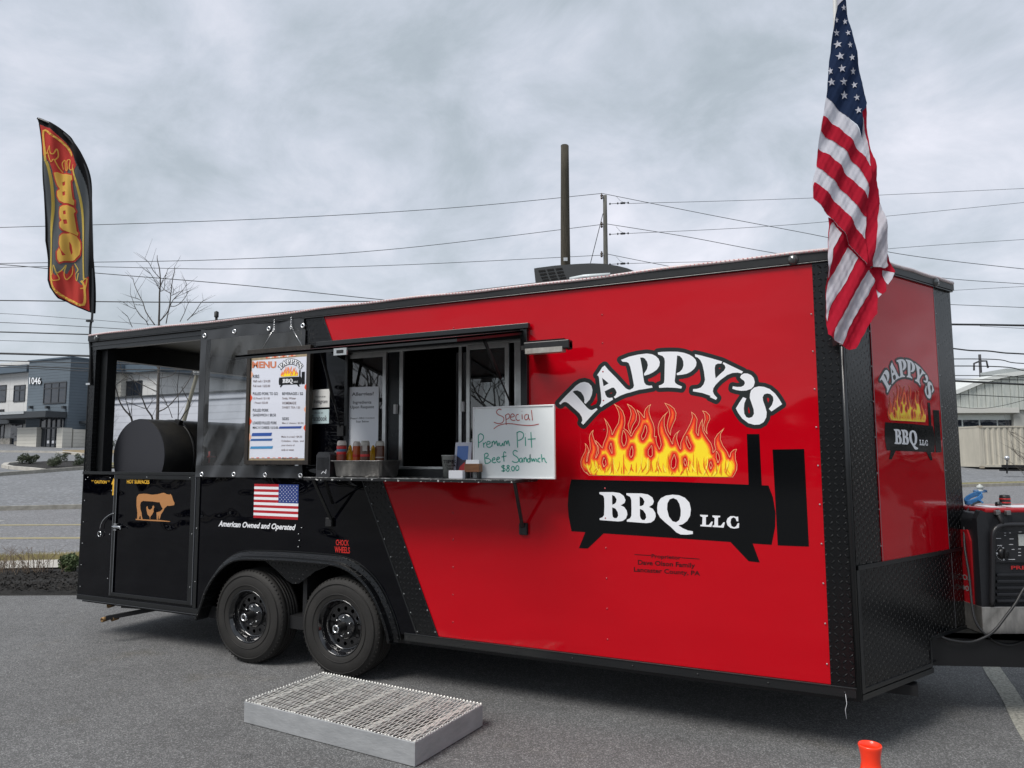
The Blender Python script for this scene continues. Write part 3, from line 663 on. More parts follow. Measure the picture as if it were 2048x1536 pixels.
mb = MB()
for dx in (-4, 4): c = D(396+dx, 750, 33.8); mb.lathe([(0, 0), (.13, 0), (.14, .05), (.14, .45), (.1, .5), (0, .5)], c, n=12)
mb.build('transformer', mat('transformer_grey', (.28, .29, .29), rough=.6), po4)
def wire(pts, wpx, label, dep=None, n=10):
    """pts: (x, y, distance)"""
    P = [Vector(D(*p)) for p in pts]; P = smooth(P, n); r = wpx*.5*np.mean([p[2] for p in pts])/FPX
    mb = MB(); mb.tube(P, r, 5, cap=True); o = mb.build('power_line', WIRE, fixn=False); tag(o, label, 'wire', 'overhead wires along the road'); return o
wire([(-300, 462, 30), (0, 455, 30.5), (500, 439, 32), (900, 416, 34), (1203, 387, 36)], 1.3, 'topmost wire reaching the slim grey pole top from the left edge')
wire([(1205, 387, 36), (1420, 430, 35), (1650, 474, 34), (1800, 508, 33), (2048, 538, 32), (2300, 560, 31)], 1.3, 'wire falling rightward from the slim pole top to the right edge')
wire([(-300, 536, 29), (0, 527, 30), (450, 519, 31.5), (800, 497, 34), (1212, 448, 36)], 1.3, 'middle wire rising from the left edge to the slim pole')
wire([(1214, 448, 36), (1370, 473, 35), (1530, 503, 34), (1700, 530, 33)], 1.3, 'middle wire falling from the slim pole down to the trailer roof')
wire([(-300, 545, 29), (100, 533, 30), (450, 538, 31.5), (800, 530, 34), (1212, 510, 36)], 1.2, 'lowest wire reaching the slim pole just above the vent')
wire([(1214, 508, 36), (1330, 531, 35), (1450, 552, 34)], 1.2, 'short wire dropping behind the roof edge right of the slim pole')
wire([(-200, 520, 28), (0, 529, 28), (190, 546, 28), (480, 570, 28), (760, 599, 28), (1000, 622, 28)], 1.6, 'wire slanting down rightward across the bare tree top')
wire([(-200, 600, 28), (0, 601, 28), (350, 604.5, 28), (700, 603, 28), (1000, 602, 28)], 2.2, 'level wire crossing the bare tree crown above the porch roof')
wire([(1257, 407, 36), (1600, 397, 38), (2048, 377, 41), (2300, 366, 43)], .9, 'thin high wire running right behind the striped flag')
wire([(1257, 467, 36), (1600, 448, 38), (2048, 405, 41), (2300, 380, 43)], .9, 'second thin wire running right behind the striped flag')
wire([(1257, 527, 36), (1600, 517, 38), (1784, 497, 39), (2048, 479, 41), (2300, 465, 43)], .9, 'thin wire leaving the flag edge above the trailer corner')
wire([(1700, 527, 36), (1877, 555, 36), (2048, 568, 36), (2300, 585, 36)], 1.2, 'wire just above the front corner of the trailer roof at right')
wire([(1850, 584, 36), (2048, 573, 36), (2300, 560, 36)], .8, 'faint rising wire beside the trailer front corner')
wire([(1850, 607, 34), (2048, 615, 34), (2300, 624, 34)], 1.2, 'single wire in open sky between trailer corner and thick cable')
wire([(-200, 622, 28), (0, 627, 28), (150, 637, 28), (330, 651, 28), (600, 668, 28)], .9, 'thin wire touching the porch roof corner left of the bare tree')
wire([(-200, 641, 24), (0, 645, 24), (180, 654, 24), (400, 668, 24)], 1.3, 'upper of two wires meeting the feather banner pole')
wire([(-200, 660, 20), (0, 664, 20), (180, 669, 20), (600, 680, 20)], 2.6, 'thick cable meeting the trailer rear corner')
wire([(-200, 677, 24), (0, 681, 24), (180, 687, 24), (500, 700, 24)], 1.0, 'thin wire just below the trailer rear roof corner')
wire([(-200, 704, 17), (0, 707, 17), (200, 712.5, 17), (420, 717, 17), (900, 728, 17), (1500, 742, 17), (2048, 769, 17), (2300, 780, 17)], 4.2, 'thickest low cable crossing the porch opening and the warehouse roof')
wire([(-200, 719, 19), (0, 721.5, 19), (210, 727, 19), (420, 730, 19), (1100, 735, 19), (1900, 718, 19), (2048, 727, 19), (2300, 735, 19)], 2.0, 'cable below the thickest one, crossing the grey tower top')
wire([(-200, 728, 21), (0, 730.5, 21), (200, 738, 21), (420, 740, 21), (1100, 745, 21), (1900, 732, 21), (2048, 741, 21)], 2.2, 'cable crossing the slate tower above its number')
wire([(-200, 731, 22), (0, 734, 22), (200, 743, 22), (420, 747, 22), (1100, 755, 22), (1900, 751, 22), (2048, 755, 22)], 1.6, 'lowest cable crossing the slate tower above its number')
wire([(1850, 648.5, 17), (1960, 649.5, 17), (2048, 651, 17), (2300, 655, 17)], 4.2, 'thick black cable in the sky right of the trailer')
wire([(1960, 652, 24), (2048, 657, 24), (2300, 670, 24)], .9, 'thin wire diverging just beneath the thick black cable')
wire([(1850, 693, 20), (1904, 697, 20), (1940, 701, 20), (1975, 702, 20), (2010, 706, 20), (2048, 708, 20), (2300, 722, 20)], 3.0, 'lumpy twisted cable above the distant crossarm pole')
wire([(1850, 756, 22), (1910, 758, 22), (2048, 760, 22), (2300, 765, 22)], 1.6, 'wire just above the warehouse roof line')
wire([(1850, 784, 22), (1909, 788, 22), (2048, 795, 22), (2300, 806, 22)], 1.6, 'wire crossing the corrugated warehouse gable')
wire([(1900, 812, 48), (1960, 817, 48), (2010, 810, 48), (2060, 797, 48)], 1.0, 'slack wire drooping across the foot of the warehouse gable')
# ================================================================== BARE TREES AND SHRUBS
def tracetree(name, label, dep, branches, m, group=None, jit=.9, twigs=3, cat='tree', seed=1, loc=None):
    rr = random.Random(seed); t = thing(name, label, cat, loc or tuple(D(*branches[0][0][0], dep)), group=group)
    tr = MB(); cr_ = MB()
    for bi, (pts, w0, w1) in enumerate(branches):
        d0 = 0 if bi == 0 else rr.uniform(-jit, jit); n = len(pts)
        P = [Vector(D(x, y, dep+d0*(i/(n-1) if bi else 0))) for i, (x, y) in enumerate(pts)]
        r0, r1 = w0*dep/FPX/2, w1*dep/FPX/2
        P2 = smooth(P, 3); k = len(P2); (tr if bi == 0 else cr_).tube(P2, [r0+(r1-r0)*i/(k-1) for i in range(k)], 6)
        if bi:
            for j in range(twigs):
                i = rr.randrange(1, k); q = P2[i]; ln = rr.uniform(.25, .8)*dep/28; dr_ = (P2[-1]-P2[0]).normalized(); sd = R0*rr.choice((-1, 1))*rr.uniform(.4, 1)+FH*rr.uniform(-.6, .6)
                v = (dr_+sd).normalized(); cr_.tube([q, q+v*ln*.5+Vector((0, 0, .02)), q+v*ln+Vector((0, 0, .08*ln))], [r1*.8, r1*.6, r1*.35], 4)
    tr.build('trunk', m, t); cr_.build('crown', m, t); return t
T7 = lambda L_: [(200+x/7.68, 500+y/7.68) for x, y in L_]
T4 = lambda L_: [(180+x/4.8, 640+y/4.8) for x, y in L_]
br = [(T4([(640, 1250), (645, 1000), (650, 850), (655, 650), (662, 450), (668, 370)])+T7([(905, 1150), (912, 900), (915, 650), (928, 500), (915, 300), (880, 150), (880, 80)]), 7.5, 1.0),
      (T7([(910, 600), (820, 430), (710, 275)]), 1.6, .9), (T7([(928, 440), (820, 320), (760, 210), (690, 130)]), 1.6, .9),
      (T7([(932, 545), (975, 440), (1025, 350), (1035, 300)]), 1.5, .8), (T7([(925, 635), (985, 600), (1000, 440), (1020, 350)]), 1.5, .9),
      (T7([(915, 1095), (1050, 930), (1085, 700), (1100, 560), (1120, 430), (1145, 330), (1145, 260)]), 2.4, 1.0),
      (T7([(1085, 665), (980, 600), (860, 455)]), 1.6, .8), (T7([(1015, 1130), (1055, 930), (1120, 770), (1260, 630), (1335, 530)]), 2.2, .9),
      (T7([(1080, 865), (1160, 860), (1250, 800), (1330, 690), (1345, 630)]), 1.6, .9), (T7([(1120, 770), (1200, 710), (1290, 670)]), 1.2, .7),
      (T7([(1100, 700), (1180, 655), (1260, 625)]), 1.2, .7), (T7([(840, 1150), (710, 960), (660, 810), (575, 640), (530, 530), (505, 430)]), 2.2, 1.0),
      (T7([(740, 1160), (700, 1080), (620, 1010), (545, 890), (510, 790), (465, 670)]), 1.8, .9), (T7([(545, 905), (450, 870), (360, 800)]), 1.2, .7),
      (T7([(495, 1185), (450, 1080), (420, 1015), (385, 995)]), 1.5, .8), (T7([(1230, 1100), (1300, 960), (1340, 850), (1390, 760)]), 1.6, .8),
      (T7([(1340, 1080), (1450, 960), (1560, 800), (1620, 770)]), 1.7, .8), (T7([(1390, 1030), (1450, 990), (1515, 940)]), 1.1, .7),
      (T7([(625, 775), (570, 740), (505, 725)]), 1.1, .6), (T7([(1120, 690), (1130, 590)]), 1.1, .7), (T7([(670, 860), (610, 845), (550, 845)]), 1.1, .6),
      (T4([(655, 880), (750, 830), (880, 680), (960, 560), (1000, 430)]), 2.6, 1.0), (T4([(655, 640), (560, 560), (430, 510), (370, 500)]), 1.5, .8),
      (T4([(650, 690), (560, 650), (440, 590), (330, 530), (290, 430), (265, 365), (210, 310)]), 2.0, .9), (T4([(660, 560), (790, 530), (850, 460), (920, 400)]), 1.6, .8),
      (T4([(655, 470), (600, 380), (580, 360)]), 1.6, .9), (T4([(740, 800), (700, 730), (680, 640), (700, 500)]), 1.2, .7)]
tracetree('bare_tree', 'tall leafless young tree with slender upright branches behind the open porch', 28, br, BARK, twigs=5)
br = [(T4([(405, 1100), (405, 980), (385, 920), (330, 860), (280, 770), (245, 640), (210, 550), (175, 500)]), 4.5, 1.2),
      (T4([(395, 950), (370, 850), (335, 740)]), 2.6, 1.0), (T4([(245, 630), (290, 590), (345, 550)]), 1.2, .7),
      (T4([(600, 1000), (595, 930), (540, 850), (495, 740), (430, 680)]), 4.2, 1.5), (T4([(530, 850), (470, 830), (410, 805)]), 1.8, .9), (T4([(550, 850), (590, 790), (600, 740)]), 1.5, .9),
      (T4([(495, 740), (430, 600), (400, 530)]), 1.5, .8), (T4([(405, 980), (400, 850), (405, 740)]), 1.2, .7),
      (T4([(870, 960), (910, 890), (960, 820), (900, 690), (880, 640)]), 2.6, 1.0), (T4([(845, 960), (850, 800), (840, 640), (860, 480)]), 2.0, .9), (T4([(790, 940), (750, 830), (690, 740)]), 1.6, .8)]
tracetree('bare_shrub', 'dark crooked leafless shrub branches rising just behind the black smoker drum', 12.3, br, mat('dark_twig_bark', (.03, .027, .025), rough=.9), jit=.3, twigs=3, cat='shrub', seed=3)
br = [(T4([(130, 1265), (130, 1150), (128, 1080), (120, 1000), (115, 930)]), 2.6, 1.0)]+[(T4([(130, 1100+random.randint(-40, 20)), (130+dx*.5, 1040+random.randint(-20, 20)), (130+dx, 950-abs(dx)*.2+random.randint(-30, 40))]), 1.2, .5) for dx in (-25, 20, 45, 70, 95, 15, 60, -15)]
tracetree('bare_sapling', 'small leafless sapling planted against the cream building wing', 62, br, BARK, jit=1.0, twigs=6, cat='tree', seed=5)
# dry twiggy shrubs reaching in at the right edge
br = [([(2090, 1010), (2070, 960), (2050, 920), (2030, 905), (2022, 880)], 3, .7)]+[([(2080, 990-i*9), (2060, 965-i*10), (2040-i*3, 940-i*12+(i % 3)*9), (2022+(i % 4)*5, 925-i*10+(i % 3)*14)], 1.2, .5) for i in range(9)]
tracetree('bare_bush', 'thin leafless bush leaning into view from the right edge', 15, br, BARK, jit=.5, twigs=4, cat='shrub', seed=8, loc=tuple(D(2090, 1010, 15)))
def leafmat(name, a, b): return mat(name, a, rough=.75, col2=b, vscale=9)
LEAF = leafmat('evergreen_leaf', (.012, .022, .010), (.05, .075, .03)); LEAF2 = leafmat('grey_green_leaf', (.03, .04, .022), (.09, .11, .06))
def leafball(c, rx, rz, n, ls, seed, flat=0.0):
    r = np.random.default_rng(seed); mb = MB(); vs = []; fs = []
    lob = [(r.normal(size=3)*[rx*.5, rx*.5, rz*.3], r.uniform(.45, .75)) for _ in range(7)]
    for i in range(n):
        o, k = lob[i % 7]; d = r.normal(size=3); d /= np.linalg.norm(d); p = o+d*np.array([rx, rx, rz])*k*r.uniform(.55, 1.0)
        p[2] = max(p[2], -rz*.9); a = r.normal(size=3); a /= np.linalg.norm(a); b = np.cross(a, r.normal(size=3)); b /= np.linalg.norm(b)+1e-9; s = ls*r.uniform(.6, 1.3)
        q = len(vs); P = np.array(c)+p; vs += [P-a*s, P+b*s*.45, P+a*s, P-b*s*.45]; fs.append((q, q+1, q+2, q+3))
    mb.add(vs, fs); return mb
def shrub(name, label, pt, wpx, hpx, dep, m, seed, n=900, group=None, ls=None, cat='shrub'):
    p = pt if isinstance(pt, Vector) else gq(*pt); dep = (p-Vector((CAM.x, CAM.y, 0))).dot(FH); rx = wpx*dep/FPX/2; rz = hpx*dep/FPX/2
    t = thing(name, label, cat, tuple(p), group=group); mb = leafball((p.x, p.y, p.z+rz), rx*.8, rz*.95, n, ls or rx*.09, seed); mb.build('foliage', m, t, fixn=False)
    mb = MB(); rr = random.Random(seed)
    for k in range(6): mb.tube([p, p+Vector((rr.uniform(-.5, .5)*rx, rr.uniform(-.5, .5)*rx, rz*rr.uniform(.7, 1.3)))], [rx*.04, rx*.015], 5)
    mb.build('stem', BARK, t); return t
g_ = 'evergreen shrubs on the kerbed island'
shrub('round_shrub', 'leftmost rounded evergreen shrub on the kerbed island', (60, 931), 38, 25, 0, LEAF2, 11, 1500, g_)
shrub('round_shrub', 'largest evergreen shrub on the island, in front of the entrance', (108, 937), 30, 29, 0, LEAF2, 12, 1500, g_)
shrub('round_shrub', 'small shrub half hidden behind the largest island shrub', (124, 927), 22, 21, 0, LEAF2, 13, 1000, g_)
shrub('round_shrub', 'island shrub partly cut off by the trailer corner post', (155, 934), 28, 25, 0, LEAF, 14, 1200, g_)
shrub('conical_shrub', 'upright dark evergreen beside the cream building wing', (224, 903), 16, 28, 0, LEAF, 15, 1200)
shrub('low_shrub', 'low bright green shrub in dark mulch beside the trailer rear corner', G(140, 1150), 42, 46, 0, leafmat('fresh_green_leaf', (.03, .05, .015), (.10, .14, .05)), 16, 1600, ls=.022)
def drygrass(name, label, cx, cyy, wpx, hpx, seed, n=55):
    rr = random.Random(seed); p = G(cx, cyy); dep = (p-Vector((CAM.x, CAM.y, 0))).dot(FH); k = dep/FPX; mb = MB()
    for i in range(n):
        o = p+R0*rr.gauss(0, wpx*k*.3)+FH*rr.gauss(0, .12); h = hpx*k*rr.uniform(.4, 1.1); l = R0*rr.gauss(0, .18)*h*2+FH*rr.gauss(0, .1)
        mb.tube([o, o+l*.4+Vector((0, 0, h*.6)), o+l+Vector((0, 0, h))], [.004, .003, .0015], 3, cap=False)
        if rr.random() < .5:
            q = o+l*.4+Vector((0, 0, h*.6)); mb.tube([q, q+R0*rr.gauss(0, .1)+Vector((0, 0, h*.35))], [.0025, .001], 3, cap=False)
    o = mb.build(name, mat('dry_stem', (.22, .16, .11), rough=.9, col2=(.11, .08, .06), vscale=20), fixn=False); return tag(o, label, 'plant', 'dry twiggy plants in the mulch bed')
drygrass('dry_perennial', 'dry brown twiggy plant at the left edge of the mulch bed', 12, 1150, 60, 52, 1); drygrass('dry_perennial', 'dry reddish twiggy plant in the middle of the mulch bed', 75, 1152, 70, 55, 2)
drygrass('dry_perennial', 'dry stems behind the generator gap, right of the trailer nose', 1950, 1130, 60, 90, 4)
mb = MB(); rr = random.Random(5)
for i in range(9000):
    la = rr.uniform(-13, 8) if i % 3 else rr.uniform(-11, -6.5); a = 11.3+.16*max(0, la+8); b = near_k(la)-.2; p = FR(la, rr.uniform(a, b), .05); h = rr.uniform(.03, .09); l = R0*rr.gauss(0, .03)
    mb.add([p-R0*.006, p+R0*.006, p+l+Vector((0, 0, h))], [(0, 1, 2)])
tag(mb.build('grass', mat('dry_grass_blade', (.20, .19, .07), rough=.9, col2=(.33, .27, .14), vscale=5), fixn=False), kind='stuff', label='short winter grass along the road verge', cat='grass')
mb = MB()
for i in range(7000):
    la = rr.uniform(-9.5, 8) if i % 2 else rr.uniform(-7, -4.5); p = FR(la, rr.uniform(8.98, 10.45), .05+rr.uniform(0, .02)); a = Vector((rr.gauss(0, 1), rr.gauss(0, 1), rr.gauss(0, .5))).normalized()*rr.uniform(.008, .022); b = Vector((-a.y, a.x, rr.gauss(0, .01)))*.35
    mb.add([p-a-b, p+a-b, p+a+b, p-a+b+Vector((0, 0, .006))], [(0, 1, 2, 3)])
tag(mb.build('mulch_chips', mat('mulch_chip', (.006, .0055, .005), rough=1, col2=(.035, .031, .028), vscale=25), fixn=False), kind='stuff', label='dark shredded mulch covering the planting bed', cat='mulch')
# far side of the lot, behind the viewer, mirrored in paint and glass
mb = MB(); vs = []; fs = []
for i in range(22000):
    a = rng.uniform(-1, 1)*95; sd_r = i % 4 == 0; h = (5.3+.9*math.sin(a*.3)) * (abs(rng.random())**.5) if sd_r else (4.3+1.6*math.sin(a*.11)+1.1*math.sin(a*.37+1)+.7*math.sin(a*.9))*(abs(rng.random())**.6); p = Vector((46+rng.normal()*1.5, a*.4, h)) if sd_r else Vector((6+a, -38+rng.normal()*2.0, h))  # right-hand thicket is added out of view to darken the nose reflection
    v = Vector(rng.normal(size=3)).normalized()*rng.uniform(.3, .6); u = v.orthogonal().normalized()*.3; q = len(vs); vs += [p-v, p+u, p+v, p-u]; fs.append((q, q+1, q+2, q+3))
mb.add(vs, fs); tag(mb.build('tree_line', leafmat('far_thicket', (.02, .022, .018), (.05, .05, .04)), fixn=False), kind='stuff', label='dark line of trees across the lot, seen mirrored in the red paint, with an unseen row added at right', cat='trees')
def randtree(x, y, h, seed):
    rr = random.Random(seed); mb = MB()
    def grow(p, d, l, r, k):
        if k == 0: return
        q = p+d*l*.5+Vector((rr.gauss(0, .04), rr.gauss(0, .04), 0))*l; e = q+d*l*.5; mb.tube([p, q, e], [r, r*.85, r*.7], 5, cap=False)
        for i in range(3 if k > 2 else 4):
            nd = (d+Vector((rr.gauss(0, .45), rr.gauss(0, .45), rr.uniform(0, .3)))).normalized(); grow(e if i else q, nd, l*rr.uniform(.6, .8), r*.55, k-1)
    grow(Vector((x, y, 0)), Vector((0, 0, 1)), h*.32, h*.018, 6); return mb
for i, (x, y, h, lb) in enumerate([(-10.5, -30, 9, 'large bare tree mirrored in the right serving window pane'), (-19, -31, 9, 'bare tree mirrored in the left serving window pane')]):
    t = thing('mirrored_tree', lb, 'tree', (x, y, 0)); randtree(x, y, h, 20+i).build('crown', BARK, t, fixn=False)
# ================================================================== FOOD TRAILER
tr = thing('food_trailer', 'long red and black barbecue food trailer with open rear porch and serving window', 'trailer', (3.3, 1.2, 0))
W = 2.548
# structure: floor, roof, far wall, partition, rear frame
mb = MB(); mb.box(0, LEN, .045, W-.045, .30, .40); mb.poly([(LEN, .045, .36), (7.30, W/2, .36), (LEN, W-.045, .36)]); mb.box(0.3, LEN+.3, .5, .6, .24, .30); mb.box(0.3, LEN+.3, 1.95, 2.05, .24, .30)
mb.build('floor', FLATB, tr)
mb = MB(); v = [(-.015, -.02), (LEN+.01, -.02), (7.37, W/2), (LEN+.01, W+.02), (-.015, W+.02)]
mb.prism(v, lambda a, b, d: Vector((a, b, d)), 2.79, 2.853); mb.build('roof', TRIM2, tr)
mb = MB(); mb.box(2.72, LEN, W-.04, W, .33, 2.79); mb.box(0, 2.72, W-.04, W, .33, 1.5); mb.box(1.55, 2.72, W-.04, W, 1.5, 2.79); mb.build('far_wall', BLK, tr)
mb = MB(); mb.prism([(NL-.0, .33), (0.0, .33), (0.0, 2.79), (NL, 2.79)], lambda a, b, d: Vector(((NA+NU*a).x-NN.x*d, W-((NA+NU*a).y-NN.y*d), b)), 0, .03); mb.build('far_nose_wall', PLN, tr)
mb = MB(); mb.box(2.70, 2.74, .045, W-.045, .40, 2.79); mb.build('partition_wall', INT, tr)
mb = MB(); mb.box(0, .045, .1, W-.1, .33, 1.5); mb.build('tailgate', BLK, tr)
mb = MB(); mb.box(0.005, .09, .1, W-.1, 2.62, 2.79); mb.build('rear_header', TRIM2, tr)
mb = MB(); mb.box(.055, .175, .06, .16, 1.5, 2.70); mb.build('corner_post', TRIM2, tr)
mb = MB(); mb.box(.0, .085, .003, .05, 1.5, 2.70); mb.build('corner_post', PLATE, tr)
mb = MB(); mb.box(.0, .12, W-.1, W, 1.5, 2.79); mb.build('corner_post', TRIM2, tr)
mb = MB(); mb.box(-.012, -.001, .0, .1, .36, 2.75); mb.build('corner_trim', PLATE, tr)
mb = MB(); mb.box(0, 2.72, .004, .05, 2.70, 2.783); mb.box(.0, 2.72, -.004, .004, 2.735, 2.742); mb.build('porch_beam', TRIM, tr)
mb = MB(); mb.box(1.50, 1.58, .006, .05, 1.5, 2.70); mb.build('porch_post', TRIM2, tr)
# side skin
ARCH = [(1.60, .33), (1.655, .45), (1.70, .56), (1.78, .68), (1.88, .78), (1.99, .85), (2.112, .888), (2.3, .902), (2.6, .91), (2.9, .91), (3.10, .905), (3.22, .88), (3.33, .83), (3.43, .76), (3.52, .66), (3.60, .52), (3.65, .40), (3.665, .33)]
mb = MB(); bl_pts = [(0, .375), (1.615, .375)]+ARCH[1:-1]+[(3.66, .375), (3.807, .375), (3.29, 1.5), (0, 1.5)]
mb.prism(bl_pts, side, 0, .04); mb.build('black_side_panel', BLK, tr)
mb = MB(); mb.box(2.70, 3.12, .001, .04, 1.5, 2.552); mb.build('black_side_panel', BLK, tr)
mb = MB(); mb.prism([(3.807, .385), (3.985, .385), (3.477, 1.5), (3.29, 1.5)], side, -.004, .03); mb.build('tread_plate_strip', PLATE, tr)
mb = MB(); mb.prism([(2.70, 2.552), (2.994, 2.552), (2.888, 2.783), (2.70, 2.783)], side, -.004, .03); mb.build('tread_plate_strip', PLATE, tr)
mb = MB(); ribbon(mb, [(3.807, .385), (3.29, 1.5)], .012, side, -.0065); ribbon(mb, [(2.888, 2.783), (2.994, 2.552)], .008, side, -.0065); ribbon(mb, [(3.985, .385), (3.477, 1.5)], .006, side, -.0065); mb.build('strip_edging', TRIM, tr)
rp = [(2.888, 2.783), (2.994, 2.552), (4.69, 2.552), (4.69, 1.5), (3.477, 1.5), (3.985, .392), (6.53, .392), (6.53, 2.783)]
mb = MB(); mb.prism(rp, side, 0, .04); mb.build('red_side_panel', RED, tr)
mb = MB(); mb.box(6.53, 6.655, -.006, .04, .385, 2.783); mb.build('corner_tread_plate', PLATE, tr)
mb = MB(); mb.tube([(LEN-.008, -.004, .33), (LEN-.008, -.004, 2.78)], .016, 10); mb.build('corner_moulding', TRIM, tr)
# rails and trims
mb = MB(); mb.box(-.01, LEN, -.014, .03, 2.783, 2.843); mb.box(-.01, LEN, -.02, .03, 2.778, 2.786); mb.build('roof_rail', TRIM, tr, bevel=.003)
mb = MB(); mb.box(3.70, LEN, -.012, .03, .335, .386); mb.box(3.70, LEN, -.017, -.0, .383, .391); mb.box(0, 1.60, -.012, .03, .335, .376); mb.box(0, 1.6, -.02, .0, .330, .3345); mb.build('bottom_rail', TRIM, tr, bevel=.002)
pts = smooth([(x, -.016-.003*math.sin(x*9), 2.842+.006*math.sin(x*2.3)+.003*math.sin(x*7)) for x in [i*.12 for i in range(56)]], 2)
mb = MB(); mb.tube([Vector((0.0, -.02, 2.842))]+[p+Vector((0, -.005, 0)) for p in pts]+[Vector((LEN, -.02, 2.846))], .0105, 8); mb.build('rope_light', LROPE, tr)
mb = MB()
for i in range(250): x = .05+i*.0265; mb.box(x, x+.006, -.0340, -.0312, 2.838+.006*math.sin(x*2.3), 2.845+.006*math.sin(x*2.3))
o = mb.build('rope_light_diode', mat('rope_diode_pink', (.5, .16, .17), rough=.4), tr); o['kind'] = 'stuff'
mb = MB(); mb.tube([(5.02, -.017, 2.85), (5.12, -.024, 2.855), (5.3, -.018, 2.848)], .014, 8); mb.build('rope_connector', mat('clear_tape', (.6, .65, .66), rough=.2), tr)
# door frame, trims and latches on the rear half wall
mb = MB()
for (a, b, c, d) in ((.462, .500, .40, 1.50), (1.47, 1.518, .40, 1.50)): mb.box(a, b, -.012, -.0005, c, d)
mb.box(.500, 1.47, -.012, -.0005, 1.462, 1.50); mb.box(.500, 1.47, -.012, -.0005, .40, .43)
mb.build('door_frame', TRIM, tr, bevel=.002)
mb = MB(); mb.box(.0, 1.53, -.016, .03, 1.5, 1.527); mb.box(1.535, 1.575, -.010, -.0005, .38, 1.5); mb.build('half_wall_rail', TRIM, tr, bevel=.002)
mb = MB()
for t in (0, 1, 2, 3): mb.box(.497, .5035, -.0135, -.0121, .43, 1.46) if t == 0 else None
mb.box(.456, .461, -.010, -.0005, .4, 1.5); mb.box(0.0, 1.6, -.0215, -.0205, .3315, .334); mb.box(1.519, 1.524, -.010, -.0005, .4, 1.5); mb.build('bright_edge', mat('scuffed_edge', (.22, .23, .25), rough=.35, metal=.6), tr)
lx, lz = S(235, 1053)
mb = MB(); mb.box(lx-.02, lx+.08, -.03, -.012, lz-.012, lz+.012); mb.box(lx-.01, lx+.03, -.034, -.012, lz+.014, lz+.03); mb.box(lx-.015, lx+.02, -.03, -.012, lz-.035, lz-.022)
mb.tube([(lx-.025, -.036, lz+.002), (lx+.085, -.036, lz+.002), (lx+.09, -.036, lz-.02)], .006, 8); mb.build('latch', mat('chrome', (.7, .71, .72), rough=.18, metal=1), tr, bevel=.002)
cb = [S(*p) for p in [(231, 1026), (222, 1030), (212, 1038), (206, 1048), (204, 1058)]]
mb = MB(); mb.tube(smooth([(a, -.02, b) for a, b in cb], 4), .0035, 6); mb.build('lanyard', MATS['chrome'], tr)
rx, rz_ = S(202.5, 1067.5); mb = MB(); mb.tube([(rx+.024*math.cos(a*.5236), -.018, rz_+.024*math.sin(a*.5236)) for a in range(13)], .004, 6); mb.build('pull_ring', MATS['chrome'], tr)
# rivets
def rivets(pts, parent, r=.006, name='rivet', m=None, fn=side, d0=-.001):
    mb = MB()
    for (u, v) in pts:
        vs = [fn(u+r*math.cos(k*math.pi/3), v+r*math.sin(k*math.pi/3), d0) for k in range(6)]+[fn(u+r*.5*math.cos(k*math.pi/3), v+r*.5*math.sin(k*math.pi/3), d0-r*.5) for k in range(6)]
        mb.add(vs, [(k, (k+1) % 6, 6+(k+1) % 6, 6+k) for k in range(6)]+[tuple(range(6, 12))], True)
    o = mb.build(name, m or mat('dull_rivet', (.32, .33, .34), rough=.4, metal=.8), parent); o['kind'] = 'stuff'; return o
RV = mat('painted_rivet', (.36, .002, .012), rough=.25, coat=.6)
cols = [S(883, 630)[0], S(884, 1100)[0], S(1224, 650)[0], 5.25, 5.9]
rivets([(x, z) for x in (4.10, 5.235) for z in [.5+.19*i for i in range(12)] if z < 1.35 or z > 2.5 or x > 5.2], tr, .0065, m=RV)
rivets([(x, 2.812) for x in [.15+.33*i for i in range(20)]]+[(x, .36) for x in [3.8+.4*i for i in range(8)]], tr, .007, m=FLATB, d0=-.015)
rivets([(.045, z) for z in [.45+.2*i for i in range(6)]]+[(.43, z) for z in (.55, .95, 1.35)]+[(.075, 1.47), (.40, 1.47), (.9, 1.48), (1.45, 1.48), (1.555, 1.05), (1.56, .6), (1.50, .55), (1.50, 1.0)]+[(2.69, z) for z in (.95, 1.05)]+[(2.72, 1.1), (2.70, 1.0)], tr, .0055, d0=-.0125)
rivets([(3.29+.517*t+.012, 1.5-1.115*t) for t in [.06+.115*i for i in range(9)]]+[(3.477+.508*t-.012, 1.5-1.115*t) for t in [.06+.13*i for i in range(8)]]+[(6.515, z) for z in [.5+.22*i for i in range(10)]], tr, .005, d0=-.006)
# marker lamps on the rail
for x, z in ((.115, 2.81), (6.43, 2.812)):
    mb = MB(); mb.lathe([(.032, 0), (.03, .012), (.018, .022), (0, .025)], (x, -.014, z), axis=(0, -1, 0), n=14); o = mb.build('marker_lamp', mat('clear_lamp_lens', (.06, .065, .065), rough=.12, coat=1), tr)
# window
mb = MB(); F0 = -.012
mb.box(3.12, 3.15, F0, .06, 1.5, 2.552); mb.box(4.65, 4.70, F0-.02, .06, 1.5, 2.575); mb.box(3.15, 4.65, F0, .06, 2.47, 2.552); mb.box(3.15, 4.65, F0, .06, 1.5, 1.565)
mb.build('window_surround', TRIM, tr, bevel=.003)
mb = MB(); mb.box(2.86, 4.72, -.05, -.013, 2.535, 2.572); mb.build('hatch_hinge_rail', TRIM, tr, bevel=.003)
wd = mb.build('x', TRIM) if False else None
zt_, zb_ = 2.455, 1.585
xs = lambda px, y=.03: S(px, 820, y)[0]
mb = MB(); mb.box(3.15, 4.65, .02, .055, zt_, 2.47); mb.box(3.15, 4.65, .015, .055, 1.566, zb_)
for a, b in ((3.15, xs(696)), (xs(1030), 4.65)): mb.box(a, b, .02, .055, zb_, zt_)
fw = mb.build('window_frame', ALU, tr, bevel=.002)
